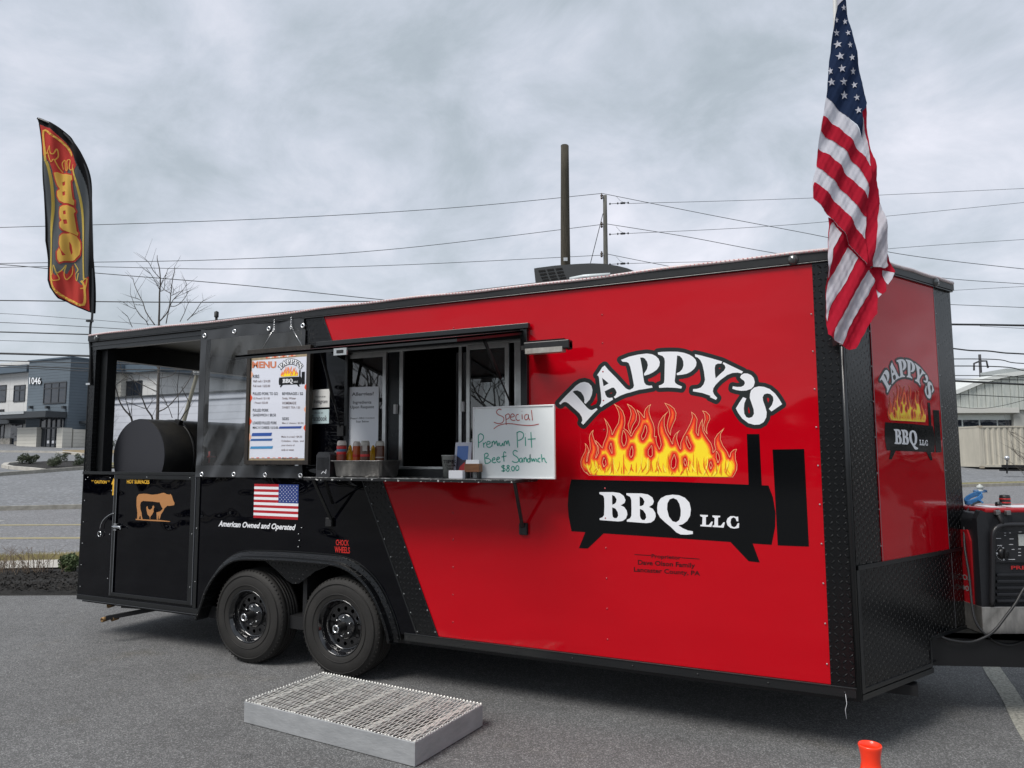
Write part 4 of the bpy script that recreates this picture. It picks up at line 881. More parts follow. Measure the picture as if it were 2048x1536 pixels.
for a, b, hole in ((696, 774, True), (798, 805, False), (917, 923, False), (935, 1020, True)):
    A, B_ = xs(a), xs(b); mb = MB(); t = .022
    if hole:
        l, r_ = A+(.012 if a == 696 else .028), B_-.03
        mb.box(A, l, .01, .035, zb_, zt_); mb.box(r_, B_, .01, .035, zb_, zt_); mb.box(l, r_, .01, .035, zt_-.03, zt_); mb.box(l, r_, .01, .035, zb_, zb_+.02)
        s_ = mb.build('sash', ALU, tr, bevel=.0015); g = MB(); g.box(l, r_, .020, .024, zb_+.02, zt_-.03); g.build('pane', glassy('window_glass', (.42, .45, .45), .02, rough=.01, ior=2.1) if 'window_glass' not in MATS else MATS['window_glass'], s_)
    else: mb.box(A, B_, .03, .05, zb_, zt_); mb.build('sash', ALU, tr, bevel=.0015)
g = MB(); g.box(xs(775), xs(797), .038, .042, zb_, zt_); g.build('insect_screen', glassy('insect_screen', (.3, .31, .32), .22, (.10, .11, .12), rough=.3), tr)
mb = MB(); a = xs(794); mb.box(a-.012, a+.008, .0, .03, 1.98, 2.05); a = xs(928); mb.box(a-.012, a+.012, .0, .03, 1.98, 2.05); mb.build('sash_latch', mat('pale_latch', (.5, .5, .5), rough=.4), tr)
# dim kitchen inside
mb = MB(); mb.box(2.76, LEN, W-.06, W-.045, .4, 2.78); mb.build('kitchen_back_wall', mat('dark_wall_panel', (.16, .16, .165), rough=.35), tr)
mb = MB(); mb.box(3.0, 6.2, 1.85, 2.45, .4, 1.3); mb.build('kitchen_counter', mat('dull_steel', (.4, .4, .4), rough=.35, metal=.7), tr)
mb = MB(); mb.box(3.42, 3.60, 1.2, 1.24, 1.2, 2.6); mb.build('hanging_panel', mat('grey_hanging_panel', (.5, .5, .52), rough=.8), tr)
mb = MB()
for i in range(10): z = 1.3+i*.11; mb.box(3.575, 3.605, 1.185, 1.198, z, z+.05)
o = mb.build('checkered_edge', mat('dark_red_check', (.4, .008, .01), rough=.7), tr)
mb = MB(); mb.tube([(4.02, 1.0, 1.3), (4.02, 1.0, 2.5)], .008, 6); mb.build('hanging_rod', mat('dull_rod', (.6, .6, .6), rough=.4), tr)
# serving hatch, raised
ht0, ho, hz_ = 2.512, -.935, 2.338
def hatchp(x, s_, off=0.0): return Vector((x, -.03+(ho+.03)*s_, ht0+(hz_-ht0)*s_+off))
mb = MB(); mb.obox(hatchp(2.93, 0), hatchp(4.67, 0)-hatchp(2.93, 0), hatchp(2.93, 1)-hatchp(2.93, 0), Vector((0, 0, .012))); ha = mb.build('serving_hatch', mat('hatch_underside', (.05, .012, .012), rough=.35), tr)
mb = MB()
for s0, s1 in ((0, .03), (.955, 1)): mb.obox(hatchp(2.93, s0, -.016), hatchp(4.67, 0)-hatchp(2.93, 0), hatchp(0, s1)-hatchp(0, s0), Vector((0, 0, .029)))
for x in (2.93, 4.63): mb.obox(hatchp(x, .03, -.016), Vector((.04, 0, 0)), hatchp(0, .955)-hatchp(0, .03), Vector((0, 0, .029)))
mb.build('hatch_frame', TRIM2, ha)
mb = MB()
for x in (3.4, 3.95): mb.obox(hatchp(x, .05, -.012), Vector((.03, 0, 0)), hatchp(0, .9)-hatchp(0, 0), Vector((0, 0, .011)))
mb.build('hatch_rib', TRIM2, ha)
x_, z_ = S(682, 703.5, -.955); mb = MB(); mb.box(x_-.05, x_+.05, -.965, -.951, z_-.022, z_+.022); mb.build('hatch_latch', ALU, ha); mb = MB(); mb.box(x_-.025, x_+.025, -.969, -.9655, z_-.010, z_+.010); mb.build('latch_slot', FLATB, ha)
mb = MB(); a = Vector((4.57, -.02, 2.02)); b = hatchp(4.60, .48, -.03); c = a+(b-a)*.42; mb.tube([a, c], .006, 8); mb.tube([c, b], .012, 8); mb.build('gas_strut', FLATB, tr)
mb = MB(); a = Vector((3.10, -.02, 1.87)); b = hatchp(3.07, .22, -.02); c = a+(b-a)*.35; mb.tube([a, c], .006, 8); mb.tube([c, b], .012, 8); mb.box(3.07, 3.13, -.03, -.005, 1.82, 1.9); mb.build('gas_strut', FLATB, tr)
# shelf with chipped paint
def chipped():
    m = mat('chipped_black_paint', (.012, .012, .013), rough=.4); t = m.node_tree; b = t.nodes['Principled BSDF']; c = t.nodes.new('ShaderNodeTexCoord')
    n = t.nodes.new('ShaderNodeTexNoise'); n.inputs['Scale'].default_value = 28; n.inputs['Detail'].default_value = 6; t.links.new(c.outputs['Object'], n.inputs['Vector'])
    r = t.nodes.new('ShaderNodeValToRGB'); r.color_ramp.interpolation = 'CONSTANT'; r.color_ramp.elements[0].color = (.012, .012, .013, 1); r.color_ramp.elements[1].position = .60; r.color_ramp.elements[1].color = (.6, .6, .58, 1)
    t.links.new(n.outputs['Fac'], r.inputs[0]); t.links.new(r.outputs[0], b.inputs['Base Color']); return m
SHZ = 1.512
SHR = S(1031, 958, -.36)[0]
mb = MB(); mb.box(3.04, SHR, -.36, -.013, SHZ-.022, SHZ); sh = mb.build('serving_shelf', chipped(), tr, bevel=.002)
mb = MB(); mb.box(3.04, SHR, -.364, -.3605, SHZ-.004, SHZ+.002); mb.build('shelf_edging', mat('worn_edge', (.45, .45, .44), rough=.4, col2=(.03, .03, .03), vscale=20), sh)
for (a, b) in (((3.02, -.015, 1.17), (3.08, -.30, 1.49)), ((3.03, -.015, 1.30), (3.19, -.30, 1.49)), ((4.655, -.02, 1.175), (SHR-.03, -.31, 1.49))):
    mb = MB(); mb.bar(a, b, .022, .012); mb.build('shelf_strut', TRIM, sh)
mb = MB(); mb.box(4.63, 4.69, -.03, -.0015, 1.13, 1.21); mb.build('strut_bracket', FLATB, tr, bevel=.006)
mb = MB(); mb.box(2.97, 3.03, -.03, -.0015, 1.12, 1.19); mb.build('strut_bracket', FLATB, tr, bevel=.006)
# flood light on an arm
mb = MB(); a, b = S(1049, 686, -.22), S(1140, 683, -.22); c = S(1140, 704, -.22)
x0, x1, z0, z1 = a[0], b[0], c[1]+.004, a[1]
mb.box(x0, x1, -.24, -.17, z0+.02, z1); 
fl = mb.build('flood_light', TRIM2, tr, bevel=.006)
mb = MB(); mb.box(x0+.015, x1-.045, -.246, -.18, z0, z0+.034); mb.build('lamp_lens', mat('frosted_lamp_lens', (.42, .41, .38), rough=.3, col2=(.22, .2, .18), vscale=14), fl)
mb = MB()
for i in range(26): x = x0+.02+i*(x1-x0-.05)/26; mb.box(x, x+.004, -.238, -.172, z1, z1+.010)
o = mb.build('cooling_fin', TRIM, fl); o['kind'] = 'stuff'
mb = MB(); mb.lathe([(.0, -.002), (.026, -.002), (.026, .02), (0, .02)], (x1-.02, -.205, (z0+z1)/2), axis=(1, 0, 0), n=12); mb.box(x0-.04, x0+.06, -.19, -.012, z0+.035, z0+.065); mb.build('lamp_arm', FLATB, fl)
# roof vent
mb = MB(); RY0, RY1 = .35, .95
prof = [(4.60, 2.853), (4.585, 3.02), (4.62, 3.035), (4.80, 3.05), (5.0, 3.062), (5.16, 3.055), (5.3, 3.03), (5.40, 2.99), (5.48, 2.92), (5.52, 2.853)]
px_, py_ = S(1068, 537, RY0), S(1270, 540, RY0)
prof = [S(*p, RY0) for p in [(1071, 565), (1068, 537), (1075, 535.5), (1110, 531), (1150, 528), (1180, 526.5), (1210, 527.5), (1235, 531.5), (1255, 536.5), (1271, 543), (1275, 552)]]
mb.prism([(a, max(b, 2.85)) for a, b in prof], lambda a, b, d: Vector((a, d, b)), RY0, RY1); rv = mb.build('roof_vent', mat('vent_cover_plastic', (.022, .025, .027), rough=.45), tr, bevel=.012)
mb = MB()
for r_, (ya, yb) in enumerate(((541, 544.5), (547.5, 551), (554, 557), (559.5, 562))):
    for c_ in range(3 if r_ else 3):
        xa = 1077+c_*17+r_*2.5; q = [S(xa, ya-c_*2.0, RY0), S(xa+13.5, ya-1.6-c_*2.0, RY0), S(xa+14.5, yb-1.6-c_*2.0, RY0), S(xa+1, yb-c_*2.0, RY0)]
        mb.poly([(a, RY0-.004, b) for a, b in q])
mb.build('vent_slot', mat('slot_black', (.002, .002, .002), rough=.9), rv, fixn=False)
# antenna-like stub at the roof, left
x_, z_ = S(433, 628, .3); mb = MB(); mb.tube([(x_, .3, 2.84), (x_, .3, z_-.02)], .012, 8); mb.lathe([(.02, -.03), (.02, .02), (0, .03)], (x_, .3, z_), n=8); mb.build('roof_stub', FLATB, tr)
# wheel house, fender
mb = MB(); arc_in = [(a, b) for a, b in ARCH]
n = len(arc_in); vs = [side(a, b, .04) for a, b in arc_in]+[side(a, b, .45) for a, b in arc_in]; mb.add(vs, [(i, i+1, n+i+1, n+i) for i in range(n-1)]); mb.add([side(1.6, .33, .45), side(3.665, .33, .45)]+[side(a, b, .45) for a, b in arc_in[1:-1][::-1]], [tuple(range(n))])
mb.build('wheel_house', FLATB, tr)
def sweep(mb, path, prof):
    """prof: (normal offset outward from the arch, depth)"""
    P = [Vector((a, b)) for a, b in path]; m = len(prof); vs = []
    for i, p in enumerate(P):
        t = (P[min(i+1, len(P)-1)]-P[max(i-1, 0)]).normalized(); nn = Vector((-t.y, t.x))
        for (o_, d) in prof: q = p+nn*o_; vs.append(side(q.x, q.y, d))
    mb.add(vs, [(i*m+j, i*m+(j+1) % m, (i+1)*m+(j+1) % m, (i+1)*m+j) for i in range(len(P)-1) for j in range(m)], False)
    mb.add([vs[j] for j in range(m)], [tuple(range(m))]); mb.add([vs[(len(P)-1)*m+j] for j in range(m)], [tuple(range(m))])
pa = [tuple(q[:2]) for q in smooth([Vector((a, b, 0)) for a, b in ARCH], 4)]
mb = MB(); sweep(mb, pa, [(-.072, .04), (-.072, -.075), (-.062, -.082), (-.046, -.078), (-.042, -.03), (-.008, -.018), (-.004, -.004), (-.004, .0)]); mb.build('fender', PLATE, tr)
mb = MB(); sweep(mb, pa, [(-.003, .0), (-.003, -.007), (.003, -.007), (.003, 0)]); mb.build('fender_edging', TRIM, tr)
tri = [S(*p, -.02) for p in [(518, 1113), (540, 1117), (600, 1123), (660, 1126), (655, 1133), (630, 1143), (608, 1160), (598, 1167), (586, 1168), (574, 1161), (556, 1143), (535, 1126)]]
mb = MB(); mb.prism(tri, side, -.02, -.012); mb.build('fender_gusset', PLATE, tr)
# wheels
def tyre_mesh():
    mb = MB(); R_, wd_, rr_ = .372, .225, .205
    prof = [(rr_-.012, .02), (rr_, .008), (rr_+.02, .0), (rr_+.06, -.006), (R_-.06, -.004), (R_-.03, .006), (R_-.012, .018), (R_-.003, .032)]
    for g in range(5):
        y = .045+g*.030; prof += [(R_, y), (R_, y+.019), (R_-.009, y+.021), (R_-.009, y+.028)]
    prof = prof[:-2]+[(R_-.003, wd_-.032), (R_-.012, wd_-.018), (R_-.06, wd_), (rr_+.02, wd_), (rr_, wd_-.01)]
    mb.lathe(prof, (0, 0, 0), axis=(0, 1, 0), n=96)
    for k in range(64):
        for s_ in range(3):
            a = 2*math.pi*k/64
            # shoulder sipes
        a = 2*math.pi*k/64; c, s = math.cos(a), math.sin(a); o = Vector((c, 0, s)); t = Vector((-s, 0, c))
        mb.obox(o*(R_-.016)+Vector((0, .014, 0))-t*.006, t*.007, Vector((0, .018, 0)), o*.011)
    for rr2 in (rr_+.045, R_-.045): mb.lathe([(rr2-.003, -.004), (rr2-.002, -.0085), (rr2+.002, -.0085), (rr2+.003, -.004)], (0, 0, 0), axis=(0, 1, 0), n=64)
    return mb
def rim_mesh():
    mb = MB(); mb.lathe([(.210, .022), (.212, .006), (.206, .000), (.200, .004), (.196, .014), (.186, .022), (.180, .040), (.176, .075), (.166, .084), (.158, .082)], (0, 0, 0), axis=(0, 1, 0), n=64)
    C2 = [(.159*math.cos(k*math.pi/24), .159*math.sin(k*math.pi/24)) for k in range(48)]
    holes = []
    for k in range(12):
        a = 2*math.pi*k/12; cx, cy = .131*math.cos(a), .131*math.sin(a); holes.append([(cx+.0155*math.cos(j*math.pi/6), cy+.0155*math.sin(j*math.pi/6)) for j in range(12)])
    ctr = [(.100*math.cos(k*math.pi/16), .100*math.sin(k*math.pi/16)) for k in range(32)]
    mb.prism(C2, lambda u, v, d: Vector((u, d, v)), .080, .086, holes=holes+[ctr])
    mb.lathe([(.1005, .084), (.095, .070), (.085, .062), (.040, .060), (.036, .058)], (0, 0, 0), axis=(0, 1, 0), n=48)
    mb.lathe([(.210, .03), (.178, .2)], (0, 0, 0), axis=(0, 1, 0), n=48)
    return mb
RIM = mat('glossy_black_rim', (.006, .006, .007), rough=.14, coat=.8)
wheel_xz = []
for i, (cxp, cyp) in enumerate(((497, 1236), (680, 1258))):
    x, z = S(cxp, cyp, -.03); z = .365
    x = (S(cxp, cyp, .0)[0]*.5+[2.2123, 3.1407][i]*.5)
    wheel_xz.append((x, z)); wp = Vector((x, -.035, .372))
    mb = tyre_mesh(); mb.v = [(a+wp.x, b+wp.y, c+wp.z) for a, b, c in mb.v]; ty = mb.build('tyre', RUB, tr)
    mb = rim_mesh(); mb.v = [(a+wp.x, b+wp.y, c+wp.z) for a, b, c in mb.v]; rm = mb.build('rim', RIM, tr)
    mb = MB(); mb.lathe([(.031, -.018), (.031, -.036), (.028, -.040), (.021, -.040), (.020, -.034), (0, -.034)], wp, axis=(0, 1, 0), n=24); mb.build('hub_cap', MATS['chrome'], rm)
    mb = MB(); mb.lathe([(.034, .062), (.034, .01), (.0305, -.018)], wp, axis=(0, 1, 0), n=24); mb.build('hub_barrel', mat('dull_hub_black', (.02, .02, .02), rough=.35), rm)
    mb = MB(); mb.lathe([(.019, 0), (.017, -.003), (0, -.003)], wp+Vector((0, -.034, 0)), axis=(0, 1, 0), n=16); mb.build('hub_plug', FLATB, rm)
    for k in range(6):
        a = 2*math.pi*k/6+.4; q = wp+Vector((.070*math.cos(a), .058, .070*math.sin(a))); mb = MB(); mb.lathe([(.0, -.018), (.005, -.017), (.008, -.011), (.008, .004)], q, axis=(0, 1, 0), n=8); mb.build('lug_nut', MATS['chrome'], rm)
mb = MB(); mb.tube([(wheel_xz[0][0], .2, .34), (wheel_xz[0][0], 2.35, .34)], .04, 8); mb.tube([(wheel_xz[1][0], .2, .34), (wheel_xz[1][0], 2.35, .34)], .04, 8); mb.build('axle', FLATB, tr)
for x, _ in wheel_xz:
    mb = MB(); mb.lathe([(.19, 0), (.372, .0), (.372, .22), (.19, .22)], (x, 2.33, .372), axis=(0, 1, 0), n=40, closed=True); mb.build('tyre', RUB, tr)
# stabiliser legs under the rear
GOLD = mat('rusty_gold_steel', (.20, .12, .05), rough=.5, metal=.6, var=.4, vscale=30)
mb = MB(); mb.bar(G(330, 1214, .27), G(212, 1236, .22), .035, .035); mb.bar(G(300, 1215, .3), G(245, 1212, .27), .03, .03); mb.build('stabiliser_leg', FLATB, tr)
for p in (G(210, 1238, .21), G(230, 1236, .21), G(222, 1210, .28)):
    mb = MB(); mb.lathe([(.012, -.03), (.022, -.03), (.022, .03), (.012, .03)], p, axis=(0, 1, .1), n=12, closed=True); mb.build('stabiliser_foot', GOLD, tr)
# nose
uA = Npt(1743, 720)[0]; uB = Npt(1869, 640)[0]; uC = Npt(1862, 1330)[0]; zG = Npt(1900, 1101)[1]; zT = .52
mb = MB(); mb.prism([(0.02, .36), (uC, .36), (uC, zT), (NL, zT), (NL, 2.783), (0.02, 2.783)], nose, 0, .03); mb.build('nose_panel', PLN, tr)
mb = MB(); mb.prism([(uA, zG), (uB, zG), (uB, 2.783), (uA, 2.783)], nose, -.004, -.0005); mb.build('red_nose_panel', RED, tr)
mb = MB(); mb.prism([(.02, .37), (uC, .37), (uC, zT), (uB+.02, zT), (uB+.02, zG+.0), (.02, zG)], nose, -.006, -.0045); mb.build('stone_guard', PLN, tr)
mb = MB()
for (u0_, u1_, v0_, v1_) in ((.02, NL, zG-.012, zG+.012), (.0, .03, .36, zG-.012), (.03, uC+.0, .362, .385), (uC-.018, uC, .385, zT), (uC, NL, zT-.0, zT+.02)): mb.prism(rect(u0_, u1_, v0_, v1_), nose, -.012, -.0062)
mb.prism(rect(.0, uC+.01, .325, .355), nose, -.012, .02); mb.build('guard_edging', TRIM, tr)
mb = MB(); mb.prism(rect(0, NL, 2.783, 2.843), nose, -.014, .02); mb.prism(rect(0, NL, 2.778, 2.784), nose, -.02, .01); mb.build('nose_rail', TRIM, tr)
mb = MB(); mb.tube([nose(u*NL/12, 2.842+.003*math.sin(u*2), -.02) for u in range(13)], .0125, 8); mb.build('rope_light', LROPE, tr)
mb = MB(); c = nose(Npt(1865, 568)[0], 2.812, -.015); mb.lathe([(.032, 0), (.03, .012), (.018, .022), (0, .025)], c, axis=tuple(NN), n=14); mb.build('marker_lamp', MATS['clear_lamp_lens'], tr)
mb = MB(); ribbon(mb, [(uA, zG+.012), (uA, 2.783)], .006, nose, -.006); ribbon(mb, [(uB, zG+.012), (uB, 2.783)], .006, nose, -.006); ribbon(mb, [(uB+.02, zT+.02), (uB+.02, zG)], .005, nose, -.0075); mb.build('seam_edging', mat('seam_metal', (.16, .16, .17), rough=.4), tr)
rivets([(uA-.015, zG+.1+i*.21) for i in range(9)]+[(uB+.015, zG+.1+i*.21) for i in range(9)], tr, .005, fn=nose, d0=-.006)
# tongue
A_ = G(1862, 1331, .33); B_ = G(2100, 1336, .33); dr_ = (B_-A_).normalized(); nrm_ = Vector((-dr_.y, dr_.x, 0))
P0 = A_-dr_*1.1; 
mb = MB(); mb.obox(P0+Vector((0, 0, 0)), dr_*2.3, nrm_*.08, Vector((0, 0, .175))); mb.build('tongue_rail', mat('black_frame_paint', (.006, .006, .007), rough=.45), tr)
tip = P0+dr_*2.3
mb = MB(); q0 = Vector((P0.x, W-P0.y, .33)); d2 = Vector((dr_.x, -dr_.y, 0)); mb.obox(q0, d2*2.3, Vector((-nrm_.x, nrm_.y, 0))*.08, Vector((0, 0, .175))); mb.build('tongue_rail', MATS['black_frame_paint'], tr)
mb = MB(); mb.prism([(P0.x+.3, P0.y+.2), (tip.x, tip.y+.06), (tip.x, W-tip.y-.06), (P0.x+.3, W-P0.y-.2)], lambda a, b, d: Vector((a, b, d)), .505, .518); mb.build('tongue_deck', mat('tongue_deck_plate', (.012, .013, .013), rough=.5), tr)
mb = MB(); mb.bar((tip.x-.1, W/2, .42), (tip.x+.35, W/2, .42), .09, .09); mb.build('coupler', FLATB, tr)
mb = MB(); x_, z_ = S(1691, 1392, -.01); mb.tube([(x_, -.015, z_+.02), (x_+.005, -.02, z_-.04), (x_-.004, -.018, z_-.07), (x_, -.016, z_-.12)], .0011, 5); mb.build('loose_thread', WHITE, tr)
# ------------------------------------------------------------------ graphics
a_ = lambda L_: [(1100+x/8.535, 690+y/8.535) for x, y in L_]
b_ = lambda L_: [(1290+x/12.193, 690+y/12.193) for x, y in L_]
c_ = lambda L_: [(1420+x/9.6, 710+y/9.6) for x, y in L_]
d__ = lambda L_: [(1190+x/6.827, 970+y/6.827) for x, y in L_]
e_ = lambda L_: [(1150+x/9.6, 800+y/9.6) for x, y in L_]
f_ = lambda L_: [(1310+x/9.6, 800+y/9.6) for x, y in L_]
LET = [(a_([(155,995),(260,880),(380,760),(450,690),(520,645),(590,630),(660,650),(710,700),(727,770),(715,850),(680,930),(610,1005),(585,985),(590,930),(575,870),(530,805),(470,775),(420,780),(388,798),(470,880),(545,965),(600,1030),(640,1075),(680,1105),(720,1112),(795,1078),(812,1100),(700,1215),(570,1360),(535,1330),(555,1285),(545,1230),(500,1160),(320,1000),(280,975),(240,975),(210,990),(180,1018)]), []),
 (a_([(935,350),(1000,430),(1130,560),(1230,670),(1290,735),(1335,763),(1375,765),(1345,812),(1290,830),(1200,865),(1115,912),(1087,888),(1120,860),(1140,810),(1120,765),(1095,730),(1060,728),(935,790),(950,850),(975,890),(1010,905),(1065,898),(1078,930),(990,985),(930,1020),(872,1062),(848,1040),(872,990),(880,940),(870,820),(850,680),(838,560),(828,530),(805,515),(850,450),(890,385)]), [a_([(890,560),(1003,655),(915,705)])]),
 (a_([(1213,255),(1350,200),(1500,165),(1640,147)])+b_([(60,210),(170,225),(260,268),(330,335),(362,420),(350,510),(290,600),(200,665),(100,715),(0,745)])+a_([(1615,525),(1603,495)])+b_([(0,665),(50,590),(72,490),(50,400),(0,345)])+a_([(1640,245),(1590,215),(1540,215),(1575,400),(1595,560),(1610,640),(1640,680),(1690,695)])+b_([(170,990),(185,1040),(60,1060),(0,1072)])+a_([(1520,765),(1430,790),(1340,818),(1375,760),(1420,735),(1435,690),(1400,500),(1370,370),(1345,310),(1310,290),(1240,285)]), []),
 (b_([(315,180),(420,168),(600,162),(800,165),(950,190),(1080,235),(1170,290),(1235,360),(1257,430),(1245,510),(1200,580),(1120,650),(1020,700),(900,725),(780,735),(775,690),(850,655),(910,590),(940,500),(935,400),(900,320),(850,270),(785,255),(770,450),(745,700),(725,880),(745,930),(800,970),(905,1012),(885,1062),(750,1045),(550,1035),(345,1045),(340,990),(420,960),(465,920),(475,850),(480,600),(485,400),(475,330),(430,270),(320,230)]), []),
 (b_([(1220,225),(1400,265),(1600,320)])+c_([(0,55),(100,85),(235,125),(218,165),(150,165),(105,190),(92,250),(95,340),(108,450),(200,360),(270,300),(298,245),(285,200),(243,165),(262,138),(400,205),(635,318),(610,355),(530,338),(430,345),(330,385),(200,480),(110,570),(65,640),(55,700),(80,760),(140,825),(115,862),(0,808)])+b_([(1600,1240),(1400,1170),(1170,1130),(1175,1075),(1270,1070),(1360,1040),(1430,960),(1465,850),(1440,650),(1400,470),(1350,370),(1290,310),(1225,285)]), []),
 (c_([(578,430),(600,385),(650,355),(720,355),(790,385),(840,440),(860,520),(840,600),(790,650),(700,682),(600,688),(500,672),(430,648),(438,600),(520,615),(600,612),(650,585),(672,540),(655,495),(610,465)]), []),
 (c_([(770,740),(790,680),(850,625),(940,602),(1040,612),(1150,655),(1250,740),(1330,850),(1385,945),(1180,1085),(1130,1035),(1190,960),(1218,870),(1210,800),(1160,750),(1100,738),(1040,755),(1012,810),(1020,880),(1060,990),(1090,1100),(1080,1200),(1030,1290),(950,1335),(850,1340),(740,1310),(620,1220),(540,1110),(498,1025),(560,920),(635,810),(698,835),(660,930),(650,1030),(660,1130),(700,1195),(750,1210),(810,1190),(845,1130),(840,1050),(800,930),(765,830)]), [])]
BBQ = [(d__([(62,97),(250,97),(340,110),(395,150),(418,205),(405,245),(352,278),(400,300),(435,350),(443,400),(425,455),(380,490),(320,497),(65,478),(65,455),(105,440),(125,410),(130,300),(128,180),(115,145),(62,122)]), [d__([(235,135),(270,150),(297,195),(290,235),(265,260),(236,268)]), d__([(236,305),(280,320),(312,370),(318,420),(300,450),(270,455),(245,435),(238,400)])]),
 (d__([(430,112),(640,115),(725,130),(785,170),(805,225),(790,265),(738,300),(790,325),(825,380),(830,430),(810,480),(765,512),(700,520),(437,500),(437,475),(480,455),(498,420),(500,320),(497,200),(480,160),(430,135)]), [d__([(610,155),(650,175),(678,225),(665,270),(640,285),(612,288)]), d__([(614,325),(660,345),(695,400),(700,445),(680,478),(650,478),(625,455),(615,420)])]),
 (d__([(850,310),(860,240),(900,180),(970,145),(1060,132),(1150,140),(1230,175),(1290,240),(1310,330),(1300,420),(1260,490),(1200,535),(1140,550),(1200,590),(1270,620),(1337,632),(1337,668),(1260,678),(1170,675),(1110,645),(1040,575),(960,510),(890,445),(855,380)]), [d__([(985,330),(990,250),(1020,195),(1070,177),(1120,200),(1155,260),(1172,340),(1170,420),(1150,480),(1110,508),(1060,495),(1010,430)])]),
 (d__([(1435,405),(1543,410),(1540,430),(1515,437),(1515,545),(1555,545),(1590,500),(1610,500),(1590,572),(1440,562),(1440,545),(1465,540),(1470,440),(1440,425)]), []),
 (d__([(1605,415),(1710,420),(1710,438),(1680,445),(1680,555),(1720,555),(1755,508),(1775,510),(1757,582),(1605,572),(1607,552),(1630,548),(1635,450),(1605,435)]), []),
 (d__([(1795,500),(1810,455),(1850,425),(1900,425),(1930,435),(1955,430),(1958,495),(1935,495),(1920,455),(1890,440),(1860,460),(1850,510),(1865,560),(1900,578),(1930,560),(1950,520),(1970,522),(1965,585),(1935,590),(1900,595),(1850,585),(1810,550)]), [])]
g4 = lambda L_: [(1080+x/2.845, 660+y/2.845) for x, y in L_]
DRUM = [g4([(178,850),(740,862),(1300,885),(1325,950),(1340,1040),(1338,1120),(1318,1222),(740,1182),(180,1145),(163,1060),(158,1000),(163,920)]), g4([(1177,592),(1248,592),(1262,884),(1187,882)]), g4([(1323,680),(1503,677),(1530,1232),(1353,1225)]), g4([(258,1150),(362,1157),(272,1243),(222,1241)]), g4([(1083,1205),(1210,1214),(1250,1322),(1187,1315)])]
FLM = [e_([(300,1475),(170,1370),(115,1270),(108,1180),(135,1090),(190,990),(205,910),(188,822),(235,870),(265,940),(268,1010),(290,930),(285,840),(270,740),(280,670),(315,610),(358,568),(340,650),(365,740),(410,850),(388,765),(450,820),(525,915),(550,820),(600,700),(620,600),(610,500),(580,400),(555,340),(620,420),(680,520),(710,600),(715,660),(760,560),(830,440),(848,320),(830,220),(780,120),(738,62),(850,130),(920,210),(960,330),(965,440),(945,545),(1010,590),(1080,690),(1130,590),(1210,480),(1240,390),(1230,300),(1180,178),(1260,240),(1330,335),(1325,240),(1350,170),(1400,115),(1465,75),(1430,150),(1425,230),(1460,350),(1510,460),(1535,570),(1530,700),(1568,690),(1560,760),(1580,850)])
 + f_([(85,940),(115,860),(90,730),(60,640),(55,520),(80,420),(150,310),(265,200),(200,290),(180,380),(185,500),(220,620),(290,740),(335,840),(345,740),(390,650),(485,570),(430,650),(420,740),(450,850),(490,935),(490,820),(540,700),(620,560),(680,440),(715,330),(695,220),(770,280),(815,370),(800,500),(795,610),(830,680),(840,540),(870,440),(918,350),(910,470),(930,600),(1000,720),(1080,830),(1115,940),(1118,1000),(1165,945),(1138,850),(1145,740),(1200,650),(1335,535),(1265,650),(1260,760),(1310,880),(1390,990),(1430,1090),(1450,1010),(1510,950),(1575,940),(1545,1020),(1550,1140),(1580,1240),(1575,1340),(1530,1430),(1440,1560),(1300,1640),(0,1640)])+e_([(1000,1640),(600,1600)]),
 e_([(995,68),(1080,110),(1150,180),(1190,280),(1175,390),(1110,500),(1080,600),(1075,660),(1030,570),(1015,470),(1050,370),(1075,270),(1060,190)]),
 f_([(178,50),(290,95),(370,160),(410,250),(400,360),(350,470),(310,570),(300,685),(250,600),(228,490),(250,380),(280,280),(265,190)]),
 f_([(905,203),(980,220),(1050,290),(1060,370),(1010,470),(990,560),(1010,665),(950,590),(930,480),(960,370),(950,280)])]
HOL = [e_(x) for x in ([(930,585),(905,700),(905,800),(935,882),(965,850),(985,760),(970,660)], [(1350,490),(1320,600),(1280,690),(1300,760),(1345,700),(1378,600),(1370,520)], [(1095,890),(1060,980),(1055,1060),(1075,1100),(1105,1050),(1110,960)], [(690,830),(665,920),(710,1020),(705,900)], [(555,1110),(530,1200),(560,1270),(592,1230),(580,1160)], [(1470,880),(1410,970),(1410,1050),(1450,1090),(1480,1060),(1480,950)], [(430,870),(436,960),(398,1110),(448,1010),(450,920)], [(262,1000),(250,1060),(226,1180),(232,1110),(246,1040)])]
HOL += [f_(x) for x in ([(370,1050),(320,1180),(315,1280),(345,1318),(390,1270),(400,1160)], [(610,700),(600,800),(640,900),(675,940),(688,890),(640,790)], [(570,1130),(560,1200),(585,1260),(605,1200)], [(1180,985),(1180,1100),(1210,1190),(1238,1130),(1220,1050)], [(1070,1190),(1050,1250),(1075,1310),(1095,1260)])]
BK = sdf_grid([p for p, h in LET], [], 1100, 1585, 680, 880, .9)
FX = sdf_grid(FLM, HOL, 1155, 1480, 800, 958, .55)
bot_line = lambda X: 951+(X-1170)*.0125
FCOL = [(.0, (245, 165, 120)), (1.1, (120, 30, 10)), (1.5, (200, 26, 18)), (3.8, (238, 60, 28)), (6.0, (250, 118, 40)), (8.0, (222, 120, 15)), (8.3, (251, 190, 30)), (10.6, (253, 222, 40))]
